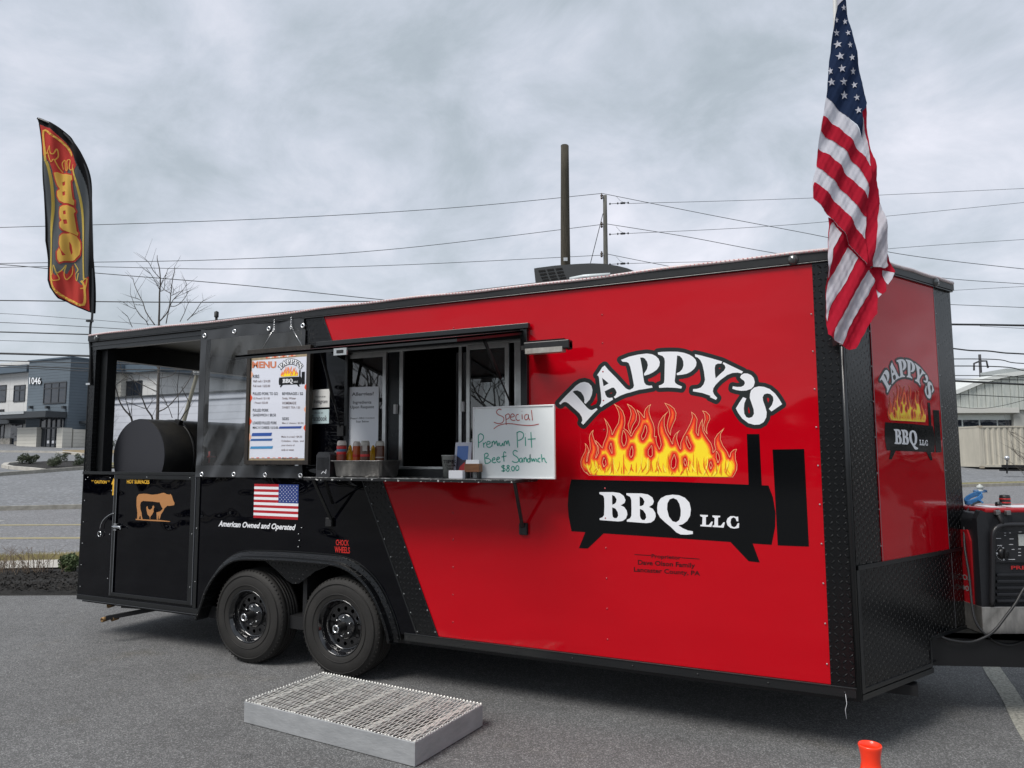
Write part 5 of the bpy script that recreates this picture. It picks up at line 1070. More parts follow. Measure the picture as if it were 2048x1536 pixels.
def licks(mb, fn, d):
    rr = random.Random(12); X, Y, F = FX
    def inside(x, y):
        i_, j_ = int((x-X[0, 0])/.55), int((y-Y[0, 0])/.55)
        return 0 <= i_ < F.shape[1] and 0 <= j_ < F.shape[0] and F[j_, i_] < -3.2
    for n_ in range(64):
        x = 1172+n_*4.75+rr.uniform(-2, 2); h = rr.uniform(14, 44); b = rr.uniform(-7, 7); wd = rr.uniform(.9, 2.0); y0 = bot_line(x)-1.5-rr.uniform(0, 9)
        c = [(238, 96, 28), (244, 140, 25), (254, 236, 90), (226, 125, 18)][n_ % 4]
        L_, R_ = [], []
        for k in range(9):
            t = k/8; xx = x+b*math.sin(t*2.6)+b*.8*t; yy = y0-h*t; w2 = wd*(1-t)**.7*math.sin(min(1, t*3+.15)*1.57)
            if not inside(xx, yy): break
            L_.append((xx-w2, yy)); R_.append((xx+w2, yy))
        m_ = len(L_)
        if m_ < 4: continue
        mb.use(mat('flame_%d_%d_%d' % c, srgb(*c), rough=.35, spec=.4))
        dn = d-n_*.00003; mb.add([fn(p, q, dn) for p, q in L_]+[fn(p, q, dn) for p, q in R_], [(k, k+1, m_+k+1, m_+k) for k in range(m_-1)])
def flames(mb, fn, d, step=.0004, levels=None):
    X, Y, F = FX; bottom = Y-bot_line(X)
    hh = np.clip((Y-878)/70, 0, 1); q = np.minimum(-F, 14)+hh*1.0+hh*(1.5*np.sin(X*.36+.07*Y+1.5*np.sin(X*.11))+.8*np.sin(X*.71-Y*.12+1))
    for i, (lv, c) in enumerate(levels or FCOL):
        base = np.maximum(F, bottom) if i == 0 else np.maximum(np.maximum(F+min(lv, 1.2)*.95, lv-q), bottom+ (.6 if i < 3 else 0.9))
        mb.use(mat('flame_%d_%d_%d' % c, srgb(*c), rough=.35, spec=.4)); fill(mb, X, Y, base, fn, d-step*i)
def logo(fnpx, parent, d=0.0, out=1.0, small=False):
    """fnpx(x, y, d): photo coordinates of the big side emblem -> point on the surface"""
    mb = MB(); X, Y, F = BK; fill(mb, X, Y, F-8.3, fnpx, d-.0008*out); mb.build('lettering_backing', GCH, parent, fixn=False)
    mb = MB()
    for p, h in LET: mb.poly([fnpx(x, y, d-.0016*out) for x, y in p], [[fnpx(x, y, d-.0016*out) for x, y in q] for q in h])
    mb.build('arched_lettering', WHITE, parent, fixn=False)
    mb = MB(); flames(mb, fnpx, d-.0008*out, .0003*out, [FCOL[i] for i in (0, 2, 3, 4, 6, 7)] if small else None); licks(mb, fnpx, d-.0008*out-.0036*out); mb.build('flame_emblem', None, parent, fixn=False)
    mb = MB()
    for i, p in enumerate(DRUM): mb.poly([fnpx(x, y, d-.0012*out-.0001*i) for x, y in p])
    mb.build('smoker_emblem', GBLK, parent, fixn=False)
    mb = MB()
    for p, h in BBQ: mb.poly([fnpx(x, y, d-.0024*out) for x, y in p], [[fnpx(x, y, d-.0024*out) for x, y in q] for q in h])
    mb.build('emblem_lettering', WHITE, parent, fixn=False)
def fn_side(x, y, d):
    u, v = S(x, y); return Vector((u, d, v))
logo(fn_side, tr)
bx0, bx1 = S(1115, 800)[0], S(1617, 1093)[0]; bz1, bz0 = S(1345, 697)[1], S(1519, 1125)[1]
n0, n1 = Npt(1758, 790)[0], Npt(1881, 900)[0]; nz1, nz0 = Npt(1808, 716)[1], Npt(1860, 921)[1]
def fn_nose(x, y, d):
    u, v = S(x, y); return nose(n0+(u-bx0)/(bx1-bx0)*(n1-n0), nz0+(v-bz0)/(bz1-bz0)*(nz1-nz0), d)
logo(fn_nose, tr, d=-.0045)
def pq(x0, y0, x1, y1, dy=0.0): return [S(x0, y1, 0), S(x1, y1+dy, 0), S(x1, y0+dy, 0), S(x0, y0, 0)]
PTX = mat('faded_black_lettering', (.012, .001, .002), rough=.3)
mb = MB(); text_in(mb, 'Proprietor', pq(1303, 1108, 1362, 1118, 3.5), side, -.0012, .018); text_in(mb, 'Dave Olson Family', pq(1276, 1119.5, 1390, 1132, 6.5), side, -.0012, .018); text_in(mb, 'Lancaster County, PA', pq(1268, 1134, 1400, 1146, 8), side, -.0012, .018)
ribbon(mb, [S(1269, 1109), S(1302, 1111)], .004, side, -.0012); ribbon(mb, [S(1363, 1115.5), S(1399, 1118)], .004, side, -.0012); mb.build('owner_lettering', PTX, tr, fixn=False)
mb = MB(); text_in(mb, 'American Owned and Operated', pq(437, 1041, 592, 1056, 8), side, -.0015, .028, shear=.35); mb.build('script_lettering', WHITE, tr, fixn=False)
mb = MB(); text_in(mb, 'CHOCK', pq(672, 1079, 698, 1090.5, 1.2), side, -.0015, .02); text_in(mb, 'WHEELS', pq(669.5, 1092.5, 700, 1105, 2), side, -.0015, .02); mb.build('warning_lettering', mat('red_lettering', (.55, .02, .015), rough=.4), tr, fixn=False)
GLD = mat('gold_lettering', (.75, .42, .03), rough=.4)
mb = MB(); text_in(mb, '** CAUTION **', pq(183, 960, 220, 966.5, 1), side, -.0015, .03); text_in(mb, 'HOT SURFACES', pq(254, 959, 299, 967, .8), side, -.0015, .03)
mb.poly([side(*S(x, y), -.0015) for x, y in [(222.8, 968.5), (227.8, 956), (231.8, 969.5), (228.8, 969), (228, 990.5), (224.6, 990.5), (225.6, 968.7)]]); mb.build('caution_lettering', GLD, tr, fixn=False)
cw = lambda L_: [S(170+x/8.904, 940+y/8.904) for x, y in L_]
TAN = mat('tan_vinyl', (.42, .19, .065), rough=.45)
mb = MB(); mb.poly([side(u, v, -.0015) for u, v in cw([(920,540),(925,480),(960,430),(1040,422),(1110,425),(1200,440),(1300,430),(1370,410),(1410,405),(1460,430),(1510,438),(1525,425),(1550,460),(1570,530),(1598,590),(1590,625),(1540,635),(1500,640),(1470,635),(1420,680),(1390,740),(1355,790),(1340,850),(1320,890),(1308,800),(1300,880),(1280,885),(1278,800),(1275,755),(1340,738),(1388,690),(1368,660),(1340,600),(1330,572),(1300,575),(1200,560),(1100,555),(1040,550),(1000,570),(985,620),(990,700),(1010,760),(1015,820),(1030,880),(1000,880),(990,810),(975,830),(960,880),(930,880),(935,760),(920,640)])])
mb.poly([side(u, v, -.0016) for u, v in cw([(1095,660),(1115,640),(1125,690),(1160,710),(1200,680),(1200,650),(1225,630),(1238,660),(1222,700),(1225,740),(1200,790),(1165,835),(1165,868),(1155,868),(1155,835),(1115,790),(1100,720)])])
mb.poly([side(u, v, -.0017) for u, v in cw([(905,868),(1030,878),(1330,890),(1525,912),(1500,922),(1200,908),(905,888)])]); mb.build('livestock_emblem', TAN, tr, fixn=False)
# flag decal
fx0, fx1, fz0, fz1 = S(507, 1037)[0], S(596, 1040)[0], 1.160, 1.438
mb = MB()
for i in range(13):
    mb.use(mat('decal_red', (.42, .012, .02), rough=.35) if i % 2 == 0 else WHITE); z1 = fz1-(fz1-fz0)*i/13; z0 = fz1-(fz1-fz0)*(i+1)/13; mb.add([side(fx0, z0, -.0015), side(fx1, z0, -.0015), side(fx1, z1, -.0015), side(fx0, z1, -.0015)], [(0, 1, 2, 3)])
fc = S(557, 1000)[0]; zc = fz1-(fz1-fz0)*7/13; mb.use(mat('decal_blue', (.02, .045, .20), rough=.35)); mb.add([side(fc, zc, -.0019), side(fx1, zc, -.0019), side(fx1, fz1, -.0019), side(fc, fz1, -.0019)], [(0, 1, 2, 3)])
mb.use(WHITE)
def star(mb, cx, cz, r, fn, d, sx=1.0, rot=0.0):
    P = [(cx+(r if k % 2 == 0 else r*.4)*math.sin(k*math.pi/5+rot)*sx, cz+(r if k % 2 == 0 else r*.4)*math.cos(k*math.pi/5+rot)) for k in range(10)]; mb.add([fn(cx, cz, d)]+[fn(a, b, d) for a, b in P], [(0, 1+k, 1+(k+1) % 10) for k in range(10)])
for r_ in range(9):
    for c2 in range(6 if r_ % 2 == 0 else 5):
        star(mb, fc+(fx1-fc)*(c2*2+1+(r_ % 2))/12, zc+(fz1-zc)*(r_+1)/10, .0062, side, -.0023)
mb.build('flag_decal', None, tr, fixn=False)
# ================================================================== THINGS ON AND AROUND THE TRAILER
# smoker drum
SMB = mat('smoker_matt_black', (.020, .021, .027), rough=.6, bump=.05, bscale=40)
SMT = mat('smoker_steel_black', (.012, .012, .013), rough=.42, col2=(.03, .028, .024), vscale=6)
sx, sy0, sz, sr = .50, .20, 1.665, .362
sk = thing('smoker', 'large black barrel barbecue smoker with red door handle on the open rear porch', 'smoker', (sx, 1.0, .4))
mb = MB(); mb.lathe([(sr-.004, 0), (sr, .004), (sr, 1.75), (sr-.02, 1.76), (0, 1.76)], (sx, sy0, sz), axis=(0, 1, 0), n=72); dm = mb.build('drum', SMT, sk)
mb = MB(); mb.lathe([(0, 0), (sr-.002, 0), (sr-.002, .003)], (sx, sy0-.0035, sz), axis=(0, 1, 0), n=72, smooth=False); mb.build('end_cap', SMB, sk)
for y in (.52, 1.5):
    mb = MB(); mb.lathe([(sr, 0), (sr+.006, 0), (sr+.006, .03), (sr, .03)], (sx, y, sz), axis=(0, 1, 0), n=60); mb.build('band', SMT, sk)
mb = MB(); ar = [math.radians(a) for a in range(20, 76, 4)]; vs = []
for a in ar:
    for (r_, y) in ((sr+.008, .55), (sr+.008, 1.48)): vs.append((sx+r_*math.sin(a+.35), y, sz+r_*math.cos(a+.35)))
mb.add(vs, [(2*i, 2*i+1, 2*i+3, 2*i+2) for i in range(len(ar)-1)], True); mb.build('drum_door', SMT, sk)
a = .42; mb = MB(); q = Vector((sx+(sr+.01)*math.sin(a), .5, sz+(sr+.01)*math.cos(a)-.0)); mb.obox(q+Vector((-.04, -.02, -.02)), (.07, 0, -.02), (0, .05, 0), (.02, 0, .05)); mb.build('hinge', FLATB, sk, bevel=.006)
rh = S(383, 914, .66); mb = MB(); mb.tube([(sx+sr+.0, .66, rh[1]), (sx+sr+.05, .66, rh[1])], .008, 6); mb.tube([(sx+sr+.05, .60, rh[1]), (sx+sr+.05, .74, rh[1])], .009, 8); mb.tube([(sx+sr+.05, .67, rh[1]+.055), (sx+sr+.05, .67, rh[1]-.06)], .009, 8)
mb.build('door_handle', mat('red_handle', (.35, .03, .03), rough=.45), sk)
mb = MB()
for y in (.5, 1.5): mb.box(sx-.25, sx-.2, y, y+.05, .4, sz-.25); mb.box(sx+.2, sx+.25, y, y+.05, .4, sz-.25)
mb.build('leg', SMT, sk)
# vinyl curtain
VIN = glassy('clear_vinyl', (.76, .78, .79), .11, (.30, .31, .32), rough=.06, hscale=7, wav=.004)
HEM = mat('curtain_hem', (.035, .037, .04), rough=.35, wave=.01)
cu = thing('vinyl_curtain', 'smoky clear vinyl curtain with black hems and steel eyelets beside the porch opening', 'curtain', (2.12, -.02, 1.5))
def curt(u, v):
    s = (u-1.53)/1.2; low = max(0, (2.0-v)/.5)
    return -.016-.010*math.sin(u*9+v*3)*(1-abs(2*s-1)**4)-.006*math.sin(u*23-v*14)*(.4+low)-.008*math.exp(-((u-1.58)/.05)**2)*math.sin(v*40)*low
def cgrid(name, u0, u1, v0, v1, nu, nv, m, parent, off=0.0):
    vs = [(u0+(u1-u0)*i/nu, curt(u0+(u1-u0)*i/nu, v0+(v1-v0)*j/nv)+off, v0+(v1-v0)*j/nv) for j in range(nv+1) for i in range(nu+1)]
    mb = MB(); mb.add(vs, [(j*(nu+1)+i, j*(nu+1)+i+1, (j+1)*(nu+1)+i+1, (j+1)*(nu+1)+i) for j in range(nv) for i in range(nu)], True); return mb.build(name, m, parent, fixn=False)
cgrid('clear_sheet', 1.60, 2.685, 1.585, 2.69, 60, 60, VIN, cu)
cgrid('top_hem', 1.53, 2.70, 2.685, 2.785, 50, 6, HEM, cu, -.001); cgrid('bottom_hem', 1.53, 2.72, 1.49, 1.588, 60, 8, HEM, cu, -.002)
cgrid('side_hem', 1.53, 1.602, 1.588, 2.685, 6, 60, HEM, cu, -.0015); cgrid('side_hem', 2.682, 2.72, 1.588, 2.685, 4, 60, HEM, cu, -.0015)
for p in [(407, 671), (468, 663), (535, 657), (604, 651), (401, 949), (464, 949), (531, 950), (599, 951)]:
    u, v = S(*p, -.03); mb = MB(); mb.lathe([(.009, 0), (.009, -.004), (.019, -.005), (.022, 0)], (u, curt(u, v)-.006, v), axis=(0, 1, 0), n=16); mb.build('eyelet', SILV, cu)
for p in [(549, 646), (583, 641)]:
    u, v = S(*p, -.03); mb = MB(); mb.tube([(u+.004*math.sin(k*2.2), -.035+.004*math.cos(k*2.2), v+.03-k*.007) for k in range(11)], .004, 6); mb.tube([(u, -.035, v-.045), (u+.012, -.035, v-.06), (u, -.035, v-.075), (u-.012, -.035, v-.06), (u, -.035, v-.045)], .0035, 6); mb.build('hook', SILV, cu)
# menu board
MY = -.105
me_ = thing('menu_board', 'tall framed menu poster hanging on cords before the vinyl curtain', 'menu board', (2.5, MY, 1.6))
mm = lambda x, y: S(480+x/5.12, 660+y/5.12, MY)
q0, q1 = mm(42, 1395), mm(715, 115)
mx0, mx1, mz0, mz1 = mm(50, 700)[0], mm(700, 700)[0], 1.598, 2.545
WALN = mat('dark_walnut_frame', (.012, .009, .007), rough=.5, streak=(1, 1, .2), col2=(.03, .022, .015), vscale=20)
ft = .035
mb = MB(); mb.box(mx0, mx1, MY+.01, MY+.05, mz0, mz0+ft); mb.build('frame_rail', WALN, me_, bevel=.002); mb = MB(); mb.box(mx0, mx1, MY+.01, MY+.05, mz1-ft, mz1); mb.build('frame_rail', WALN, me_, bevel=.002)
mb = MB(); mb.box(mx0, mx0+ft, MY+.01, MY+.05, mz0+ft, mz1-ft); mb.build('frame_rail', WALN, me_, bevel=.002); mb = MB(); mb.box(mx1-ft, mx1, MY+.01, MY+.05, mz0+ft, mz1-ft); mb.build('frame_rail', WALN, me_, bevel=.002)
mf = lambda u, v, d=0.0: Vector((u, MY+.022+d, v))
MP = mat('poster_paper', (.70, .72, .80), rough=.25, coat=.4, wave=.004)
KRAFT = mat('printed_wood_grain', (.30, .22, .13), rough=.4, streak=(14, 1, 1), col2=(.40, .32, .21), vscale=5)
mb = MB(); mb.box(mx0+ft, mx1-ft, MY+.024, MY+.034, mz0+ft, mz1-ft); mb.build('backing', KRAFT, me_)
i0, i1, k0, k1 = mx0+ft+.012, mx1-ft-.012, mz0+ft+.015, mz1-ft-.055
mb = MB(); mb.add([mf(i0, k0), mf(i1, k0), mf(i1, k1), mf(i0, k1)], [(0, 1, 2, 3)]); mb.build('poster', MP, me_, fixn=False)
mb = MB(); OR_, OL = mat('gingham_orange', (.75, .09, .03), rough=.4), mat('gingham_peach', (.80, .42, .28), rough=.4)
for i in range(7):
    c = i0+.16+i*.045; z = mz1-ft-.022; s = .026
    if c+.045 > i1-.06: break
    mb.use(OR_ if i % 2 == 0 else WHITE); mb.add([mf(c-s, z-.002, -.001), mf(c, z-.026, -.001), mf(c+s, z-.002, -.001), mf(c, z+.02, -.001)], [(0, 1, 2, 3)])
    mb.use(OL); mb.add([mf(c+.004, z-.024, -.0005), mf(c+.04, z-.024, -.0005), mf(c+.03, z-.004, -.0005), mf(c+.012, z-.004, -.0005)], [(0, 1, 2, 3)])
for i, t in enumerate((.14, .30, .38, .52, .62, .70, .78)):
    for sd_ in (0, 1):
        if (i+sd_) % 2: continue
        e0 = i0-.002 if sd_ == 0 else i1+.002; zc_ = k1-(k1-k0)*t; dx = .016 if sd_ == 0 else -.016; mb.use(OR_ if i % 3 else OL); mb.add([mf(e0-dx*.4, zc_+.03, -.001), mf(e0+dx, zc_+.004, -.001), mf(e0+dx, zc_-.01, -.001), mf(e0-dx*.4, zc_-.035, -.001)], [(0, 1, 2, 3)])
mb.use(WHITE); a0, a1 = mm(105, 300), mm(655, 222); 
for i in range(9): mb.use(OR_ if i % 2 else OL); x = i0+.02+i*.058; mb.add([mf(x, k0+.002, -.001), mf(x+.03, k0+.002, -.001), mf(x+.03, k0+.008, -.001), mf(x, k0+.008, -.001)], [(0, 1, 2, 3)])
mb.build('poster_border', None, me_, fixn=False)
def mbox(x0, y0, x1, y1): return [mm(x0, y1), mm(x1, y1), mm(x1, y0), mm(x0, y0)]
DT = mat('poster_dark_text', (.05, .055, .07), rough=.4); GT = mat('poster_grey_text', (.20, .15, .15), rough=.4)
mb = MB()
for t, q in (('RIBS', (112, 455, 178, 490)), ('PULLED PORK TO GO', (112, 635, 368, 665)), ('PULLED PORK', (112, 805, 273, 835)), ('SANDWICH / $8.50', (112, 855, 348, 888)), ('LOADED PULLED PORK', (112, 935, 358, 965)), ("MAC N' CHEESE / $13.00", (112, 985, 370, 1015)), ('BEVERAGES / $2', (413, 635, 627, 668)), ('SIDES', (412, 893, 482, 922))): text_in(mb, t, mbox(*q), mf, -.0015, .012)
mb.build('heading_text', DT, me_, fixn=False); mb = MB()
for t, q in (('Half rack / $14.00', (115, 508, 290, 538)), ('Full rack / $25.00', (115, 558, 288, 586)), ('1/2 Pound / $11.00', (115, 687, 285, 712)), ('1 Pound / $22.00', (125, 732, 265, 757)), ('Soda, Water', (415, 685, 555, 712)), ('HOMEMADE', (415, 732, 557, 760)), ('SWEET TEA / $3', (413, 780, 595, 806)), ("Mac n' cheese / $3.50", (412, 942, 630, 963)), ('Make it a meal +$4.50', (405, 1082, 615, 1104)), ('Coleslaw,  chips,  and', (405, 1126, 632, 1150)), ('your choice of', (405, 1170, 540, 1193)), ('soda or water', (405, 1215, 535, 1237)), ('Meal with Tea $6', (412, 1302, 572, 1325))): text_in(mb, t, mbox(*q), mf, -.0015, .006)
mb.build('price_text', GT, me_, fixn=False)
mb = MB(); text_in(mb, 'MENU', mbox(105, 318, 352, 388), mf, -.0015, .04); mb.build('title_text', mat('title_orange', (.62, .20, .10), rough=.4), me_, fixn=False)
mb = MB()
for q, c in (((380, 985, 615, 1009), (.03, .07, .30)), ((100, 1052, 310, 1086), (.02, .08, .33)), ((88, 1112, 315, 1135), (.03, .11, .33)), ((85, 1190, 320, 1217), (.05, .25, .50))):
    mb.use(mat('blue_tape_%d' % int(c[2]*100+c[1]*1000), c, rough=.5)); B4 = mbox(*q); mb.add([mf(B4[0][0]-.003, B4[0][1], -.002), mf(B4[1][0]-.012, B4[1][1]+.002, -.002), mf(B4[2][0], B4[2][1]+.001, -.002), mf(B4[3][0]+.008, B4[3][1]-.002, -.002)], [(0, 1, 2, 3)])
mb.build('blue_tape', None, me_, fixn=False)
m0, m1_ = mm(372, 300), mm(642, 575)
def fn_menu(x, y, d):
    u, v = S(x, y); return mf(m0[0]+(u-bx0)/(bx1-bx0)*(m1_[0]-m0[0]), m1_[1]+(v-bz0)/(bz1-bz0)*(m0[1]-m1_[1]), d-.001)
mb = MB(); flames(mb, fn_menu, 0, .0002, [FCOL[i] for i in (0, 3, 4, 6, 7)]); mb.build('poster_flames', None, me_, fixn=False)
mb = MB(); mb.use(GBLK)
for i, p in enumerate(DRUM): mb.poly([fn_menu(x, y, -.0008-.0001*i) for x, y in p])
X, Y, F = BK; fill(mb, X, Y, F-8.3, fn_menu, -.0006)
mb.use(WHITE)
for p, h in LET: mb.poly([fn_menu(x, y, -.0016) for x, y in p])
for p, h in BBQ: mb.poly([fn_menu(x, y, -.002) for x, y in p], [[fn_menu(x, y, -.002) for x, y in q] for q in h])
mb.build('poster_emblem', None, me_, fixn=False)
for a, b in (((549, 655), (524, 690)), ((583, 655), (604, 688))):
    p, q = S(*a, -.045), S(*b, MY+.03); mb = MB(); mb.tube([(p[0], -.045, p[1]), (q[0], MY+.03, mz1)], .0022, 5); mb.build('cord', SILV, me_)
# whiteboard
WY = -.235; wf = lambda u, v, d=0.0: Vector((u, WY+d+ .0*(v), v))
wb = thing('whiteboard', 'white dry erase board with the handwritten special standing on the shelf end', 'whiteboard', (4.69, WY, SHZ))
wx0, wx1, wz0, wz1 = S(946, 880, WY)[0], S(1109.5, 880, WY)[0], SHZ+.002, S(1030, 811.5, WY)[1]
mb = MB(); mb.box(wx0+.004, wx1-.004, WY+.001, WY+.012, wz0+.004, wz1-.004); mb.build('panel', mat('dry_erase_white', (.78, .81, .81), rough=.18, coat=.3, var=.04, vscale=3), wb)
mb = MB(); t = .010
for q in ((wx0, wx1, wz0, wz0+t), (wx0, wx1, wz1-t, wz1)): mb.box(q[0], q[1], WY-.006, WY+.016, q[2], q[3])
for q in ((wx0, wx0+t), (wx1-t, wx1)): mb.box(q[0], q[1], WY-.006, WY+.016, wz0+t, wz1-t)
mb.build('frame', mat('white_frame', (.78, .78, .78), rough=.3), wb, bevel=.002)
ww = lambda L_: [S(940+x/9.033, 800+y/9.033, WY) for x, y in L_]
SPE = [[(570,180),(530,165),(490,190),(480,230),(520,270),(590,300),(612,340),(600,390),(560,420),(500,425),(430,400)],[(640,270),(650,350),(655,450)],[(640,280),(690,250),(715,280),(700,330),(650,350)],[(730,310),(790,300),(800,270),(760,250),(735,290),(740,350),(790,370),(820,360)],[(880,260),(840,270),(830,330),(860,370),(900,360)],[(940,260),(945,350)],[(938,200),(940,206)],[(1040,260),(1000,270),(985,320),(1010,360),(1050,330),(1055,260),(1060,330),(1085,365)],[(1110,180),(1130,370)],[(430,520),(520,460),(640,430),(760,430),(900,450),(1100,460),(1245,435)]]
GRN = [[(150,640),(155,860)],[(150,640),(190,610),(240,640),(240,700),(200,750),(155,770)],[(240,770),(250,860)],[(250,800),(285,760)],[(310,800),(360,790),(360,755),(320,750),(300,800),(320,850),(370,850),(395,820)],[(400,750),(400,840)],[(400,780),(430,740),(445,780),(445,800),(480,740),(490,800),(500,830)],[(510,770),(510,830)],[(535,770),(540,820),(570,825),(590,780),(600,830)],[(620,750),(620,830)],[(620,770),(650,740),(665,800),(690,730),(715,830)],
 [(850,580),(860,860)],[(850,590),(900,570),(960,600),(965,660),(930,710),(870,730)],[(1000,670),(1005,830)],[(998,610),(1000,616)],[(1100,580),(1115,860)],[(1045,710),(1185,700)],
 [(260,980),(275,1140)],[(260,980),(310,960),(330,1000),(280,1050),(340,1060),(375,1100),(330,1140),(275,1145)],[(400,1090),(450,1070),(440,1040),(410,1060),(400,1110),(440,1135),(470,1120)],[(480,1080),(530,1060),(520,1030),(490,1050),(485,1100),(520,1125),(550,1110)],[(650,960),(625,935),(605,980),(615,1110)],[(570,1030),(660,1010)],
 [(860,930),(810,910),(780,940),(790,990),(850,1030),(880,1080),(860,1120),(800,1125),(760,1100)],[(940,1050),(900,1060),(895,1110),(930,1120),(945,1060),(955,1130)],[(975,1040),(980,1120)],[(978,1070),(1010,1040),(1025,1120)],[(1080,1060),(1040,1070),(1045,1115),(1080,1110),(1085,980),(1090,1120)],[(1110,1050),(1125,1110),(1145,1060),(1165,1110),(1180,1050)],[(1200,1060),(1210,1120)],[(1270,1050),(1235,1060),(1230,1110),(1270,1120)],[(1290,980),(1305,1120)],[(1305,1070),(1340,1050),(1360,1110),(1390,1130)],
 [(630,1190),(580,1190),(580,1220),(630,1240),(625,1280),(570,1280)],[(600,1170),(605,1300)],[(700,1180),(670,1190),(680,1220),(710,1250),(690,1290),(660,1270),(680,1230),(710,1200),(700,1180)],[(730,1285),(732,1290)],[(760,1200),(750,1240),(770,1280),(800,1260),(800,1210),(765,1200)],[(840,1190),(825,1240),(850,1275),(885,1240),(870,1190),(840,1190)]]
mb = MB()
for s in SPE: ribbon(mb, [(q.x, q.y) for q in smooth([Vector((a, b, 0)) for a, b in ww(s)], 4)], .0054, wf, -.0008)
mb.build('red_handwriting', mat('marker_red', (.45, .07, .06), rough=.5), wb, fixn=False); mb = MB()
for s in GRN: ribbon(mb, [(q.x, q.y) for q in smooth([Vector((a, b, 0)) for a, b in ww(s)], 4)], .0062, wf, -.0008)
mb.build('green_handwriting', mat('marker_green', (.015, .33, .24), rough=.5), wb, fixn=False)
# plaques and notices
def plaque(name, label, x0, x1, y0, y1, col, Y=-.002):
    a, b = S(x0, y1, Y), S(x1, y0, Y); o = thing(name, label, 'sign', (a[0], Y, a[1])); mb = MB(); mb.box(a[0]-.10, b[0], Y-.004, Y, a[1], b[1]); mb.build('plate', col, o, bevel=.003); return o, a, b
fp = lambda d0: (lambda u, v, d: Vector((u, d0+d, v)))
o, a, b = plaque('follow_sign', 'white social media plaque, upper of two beside the window', 622, 660, 778, 816, mat('plaque_white', (.72, .72, .70), rough=.4))
mb = MB(); q = lambda x0, y0, x1, y1: [S(x0, y1), S(x1, y1), S(x1, y0), S(x0, y0)]
text_in(mb, 'FOLLOW US ON', q(632, 792, 652, 795), fp(-.007), 0, .01); text_in(mb, 'Instagram', q(629, 799, 656, 809), fp(-.007), 0, .01, shear=.3); mb.build('lettering', DT, o, fixn=False)
o, a, b = plaque('like_sign', 'pale blue social media plaque, lower of two beside the window', 622, 659, 818.5, 848, mat('plaque_blue', (.50, .62, .64), rough=.4))
mb = MB(); text_in(mb, 'Like us on', q(629, 824, 647, 827), fp(-.007), 0, .01); text_in(mb, 'Facebook', q(625, 831, 655, 842), fp(-.007), 0, .012); mb.build('lettering', DT, o, fixn=False)
NY = -.0025+.018; al = thing('allergy_notice', 'white paper allergy notice taped inside the left window pane', 'notice', (3.3, NY, 1.6))
nq = lambda x0, y0, x1, y1, dy=0: [S(620+x0/6.0235, 760+y1/6.0235, NY), S(620+x1/6.0235, 760+(y1+dy)/6.0235, NY), S(620+x1/6.0235, 760+(y0+dy)/6.0235, NY), S(620+x0/6.0235, 760+y0/6.0235, NY)]
Q = [S(693.5, 903, NY), S(756, 900, NY), S(757.5, 773, NY), S(694.5, 774.5, NY)]; fN = fp(NY)
mb = MB(); mb.add([fN(u, v, 0) for u, v in Q]+[fN(u, v, .001) for u, v in Q], [(0, 1, 2, 3), (4, 7, 6, 5)]); mb.build('paper', mat('notice_paper', (.80, .83, .88), rough=.6, wave=.006), al)
mb = MB()
for t, r_, bo in (('Allergies?', (505, 150, 770, 205, -8), .02), ('Ingredients', (518, 252, 740, 298, -3), .015), ('Upon Request', (488, 310, 772, 355, -5), .015), ("Pappy's BBQ Contact", (490, 452, 778, 478, -8), .01), ('Scan Below', (555, 488, 710, 513, -3), .01)): text_in(mb, t, nq(*r_), fN, -.0008, bo)
mb.build('lettering', DT, al, fixn=False)
# steel pan and bottles on the shelf
PY = -.31
def xw(px, Y=PY): return S(px, 925, Y)[0]
pan = thing('steel_pan', 'stainless steam pan holding the squeeze bottles on the shelf left end', 'pan', (xw(715), -.2, SHZ))
px0, px1 = xw(665), xw(762); pz = SHZ+.118
mb = MB()
def ringbox(x0, x1, y0, y1, z, r=.025, n=5):
    P = []
    for (cx, cy, a0) in ((x1-r, y1-r, 0), (x0+r, y1-r, 90), (x0+r, y0+r, 180), (x1-r, y0+r, 270)):
        for k in range(n): a = math.radians(a0+90*k/(n-1)); P.append((cx+r*math.cos(a), cy+r*math.sin(a), z))
    return P
y0_, y1_ = PY, -.06; lv = [(.02, SHZ+.001), (.012, SHZ+.012), (.0, pz-.006), (-.016, pz-.001), (-.018, pz+.003), (.002, pz+.003), (.014, SHZ+.02)]
vs = []; 
for ins_, z in lv: vs += ringbox(px0+ins_, px1-ins_, y0_+ins_, y1_-ins_, z)
mb.add(vs, [(i*20+j, i*20+(j+1) % 20, (i+1)*20+(j+1) % 20, (i+1)*20+j) for i in range(len(lv)-1) for j in range(20)]+[tuple(range(20)), tuple(range(120, 140))], True); mb.build('pan_body', STEEL, pan)
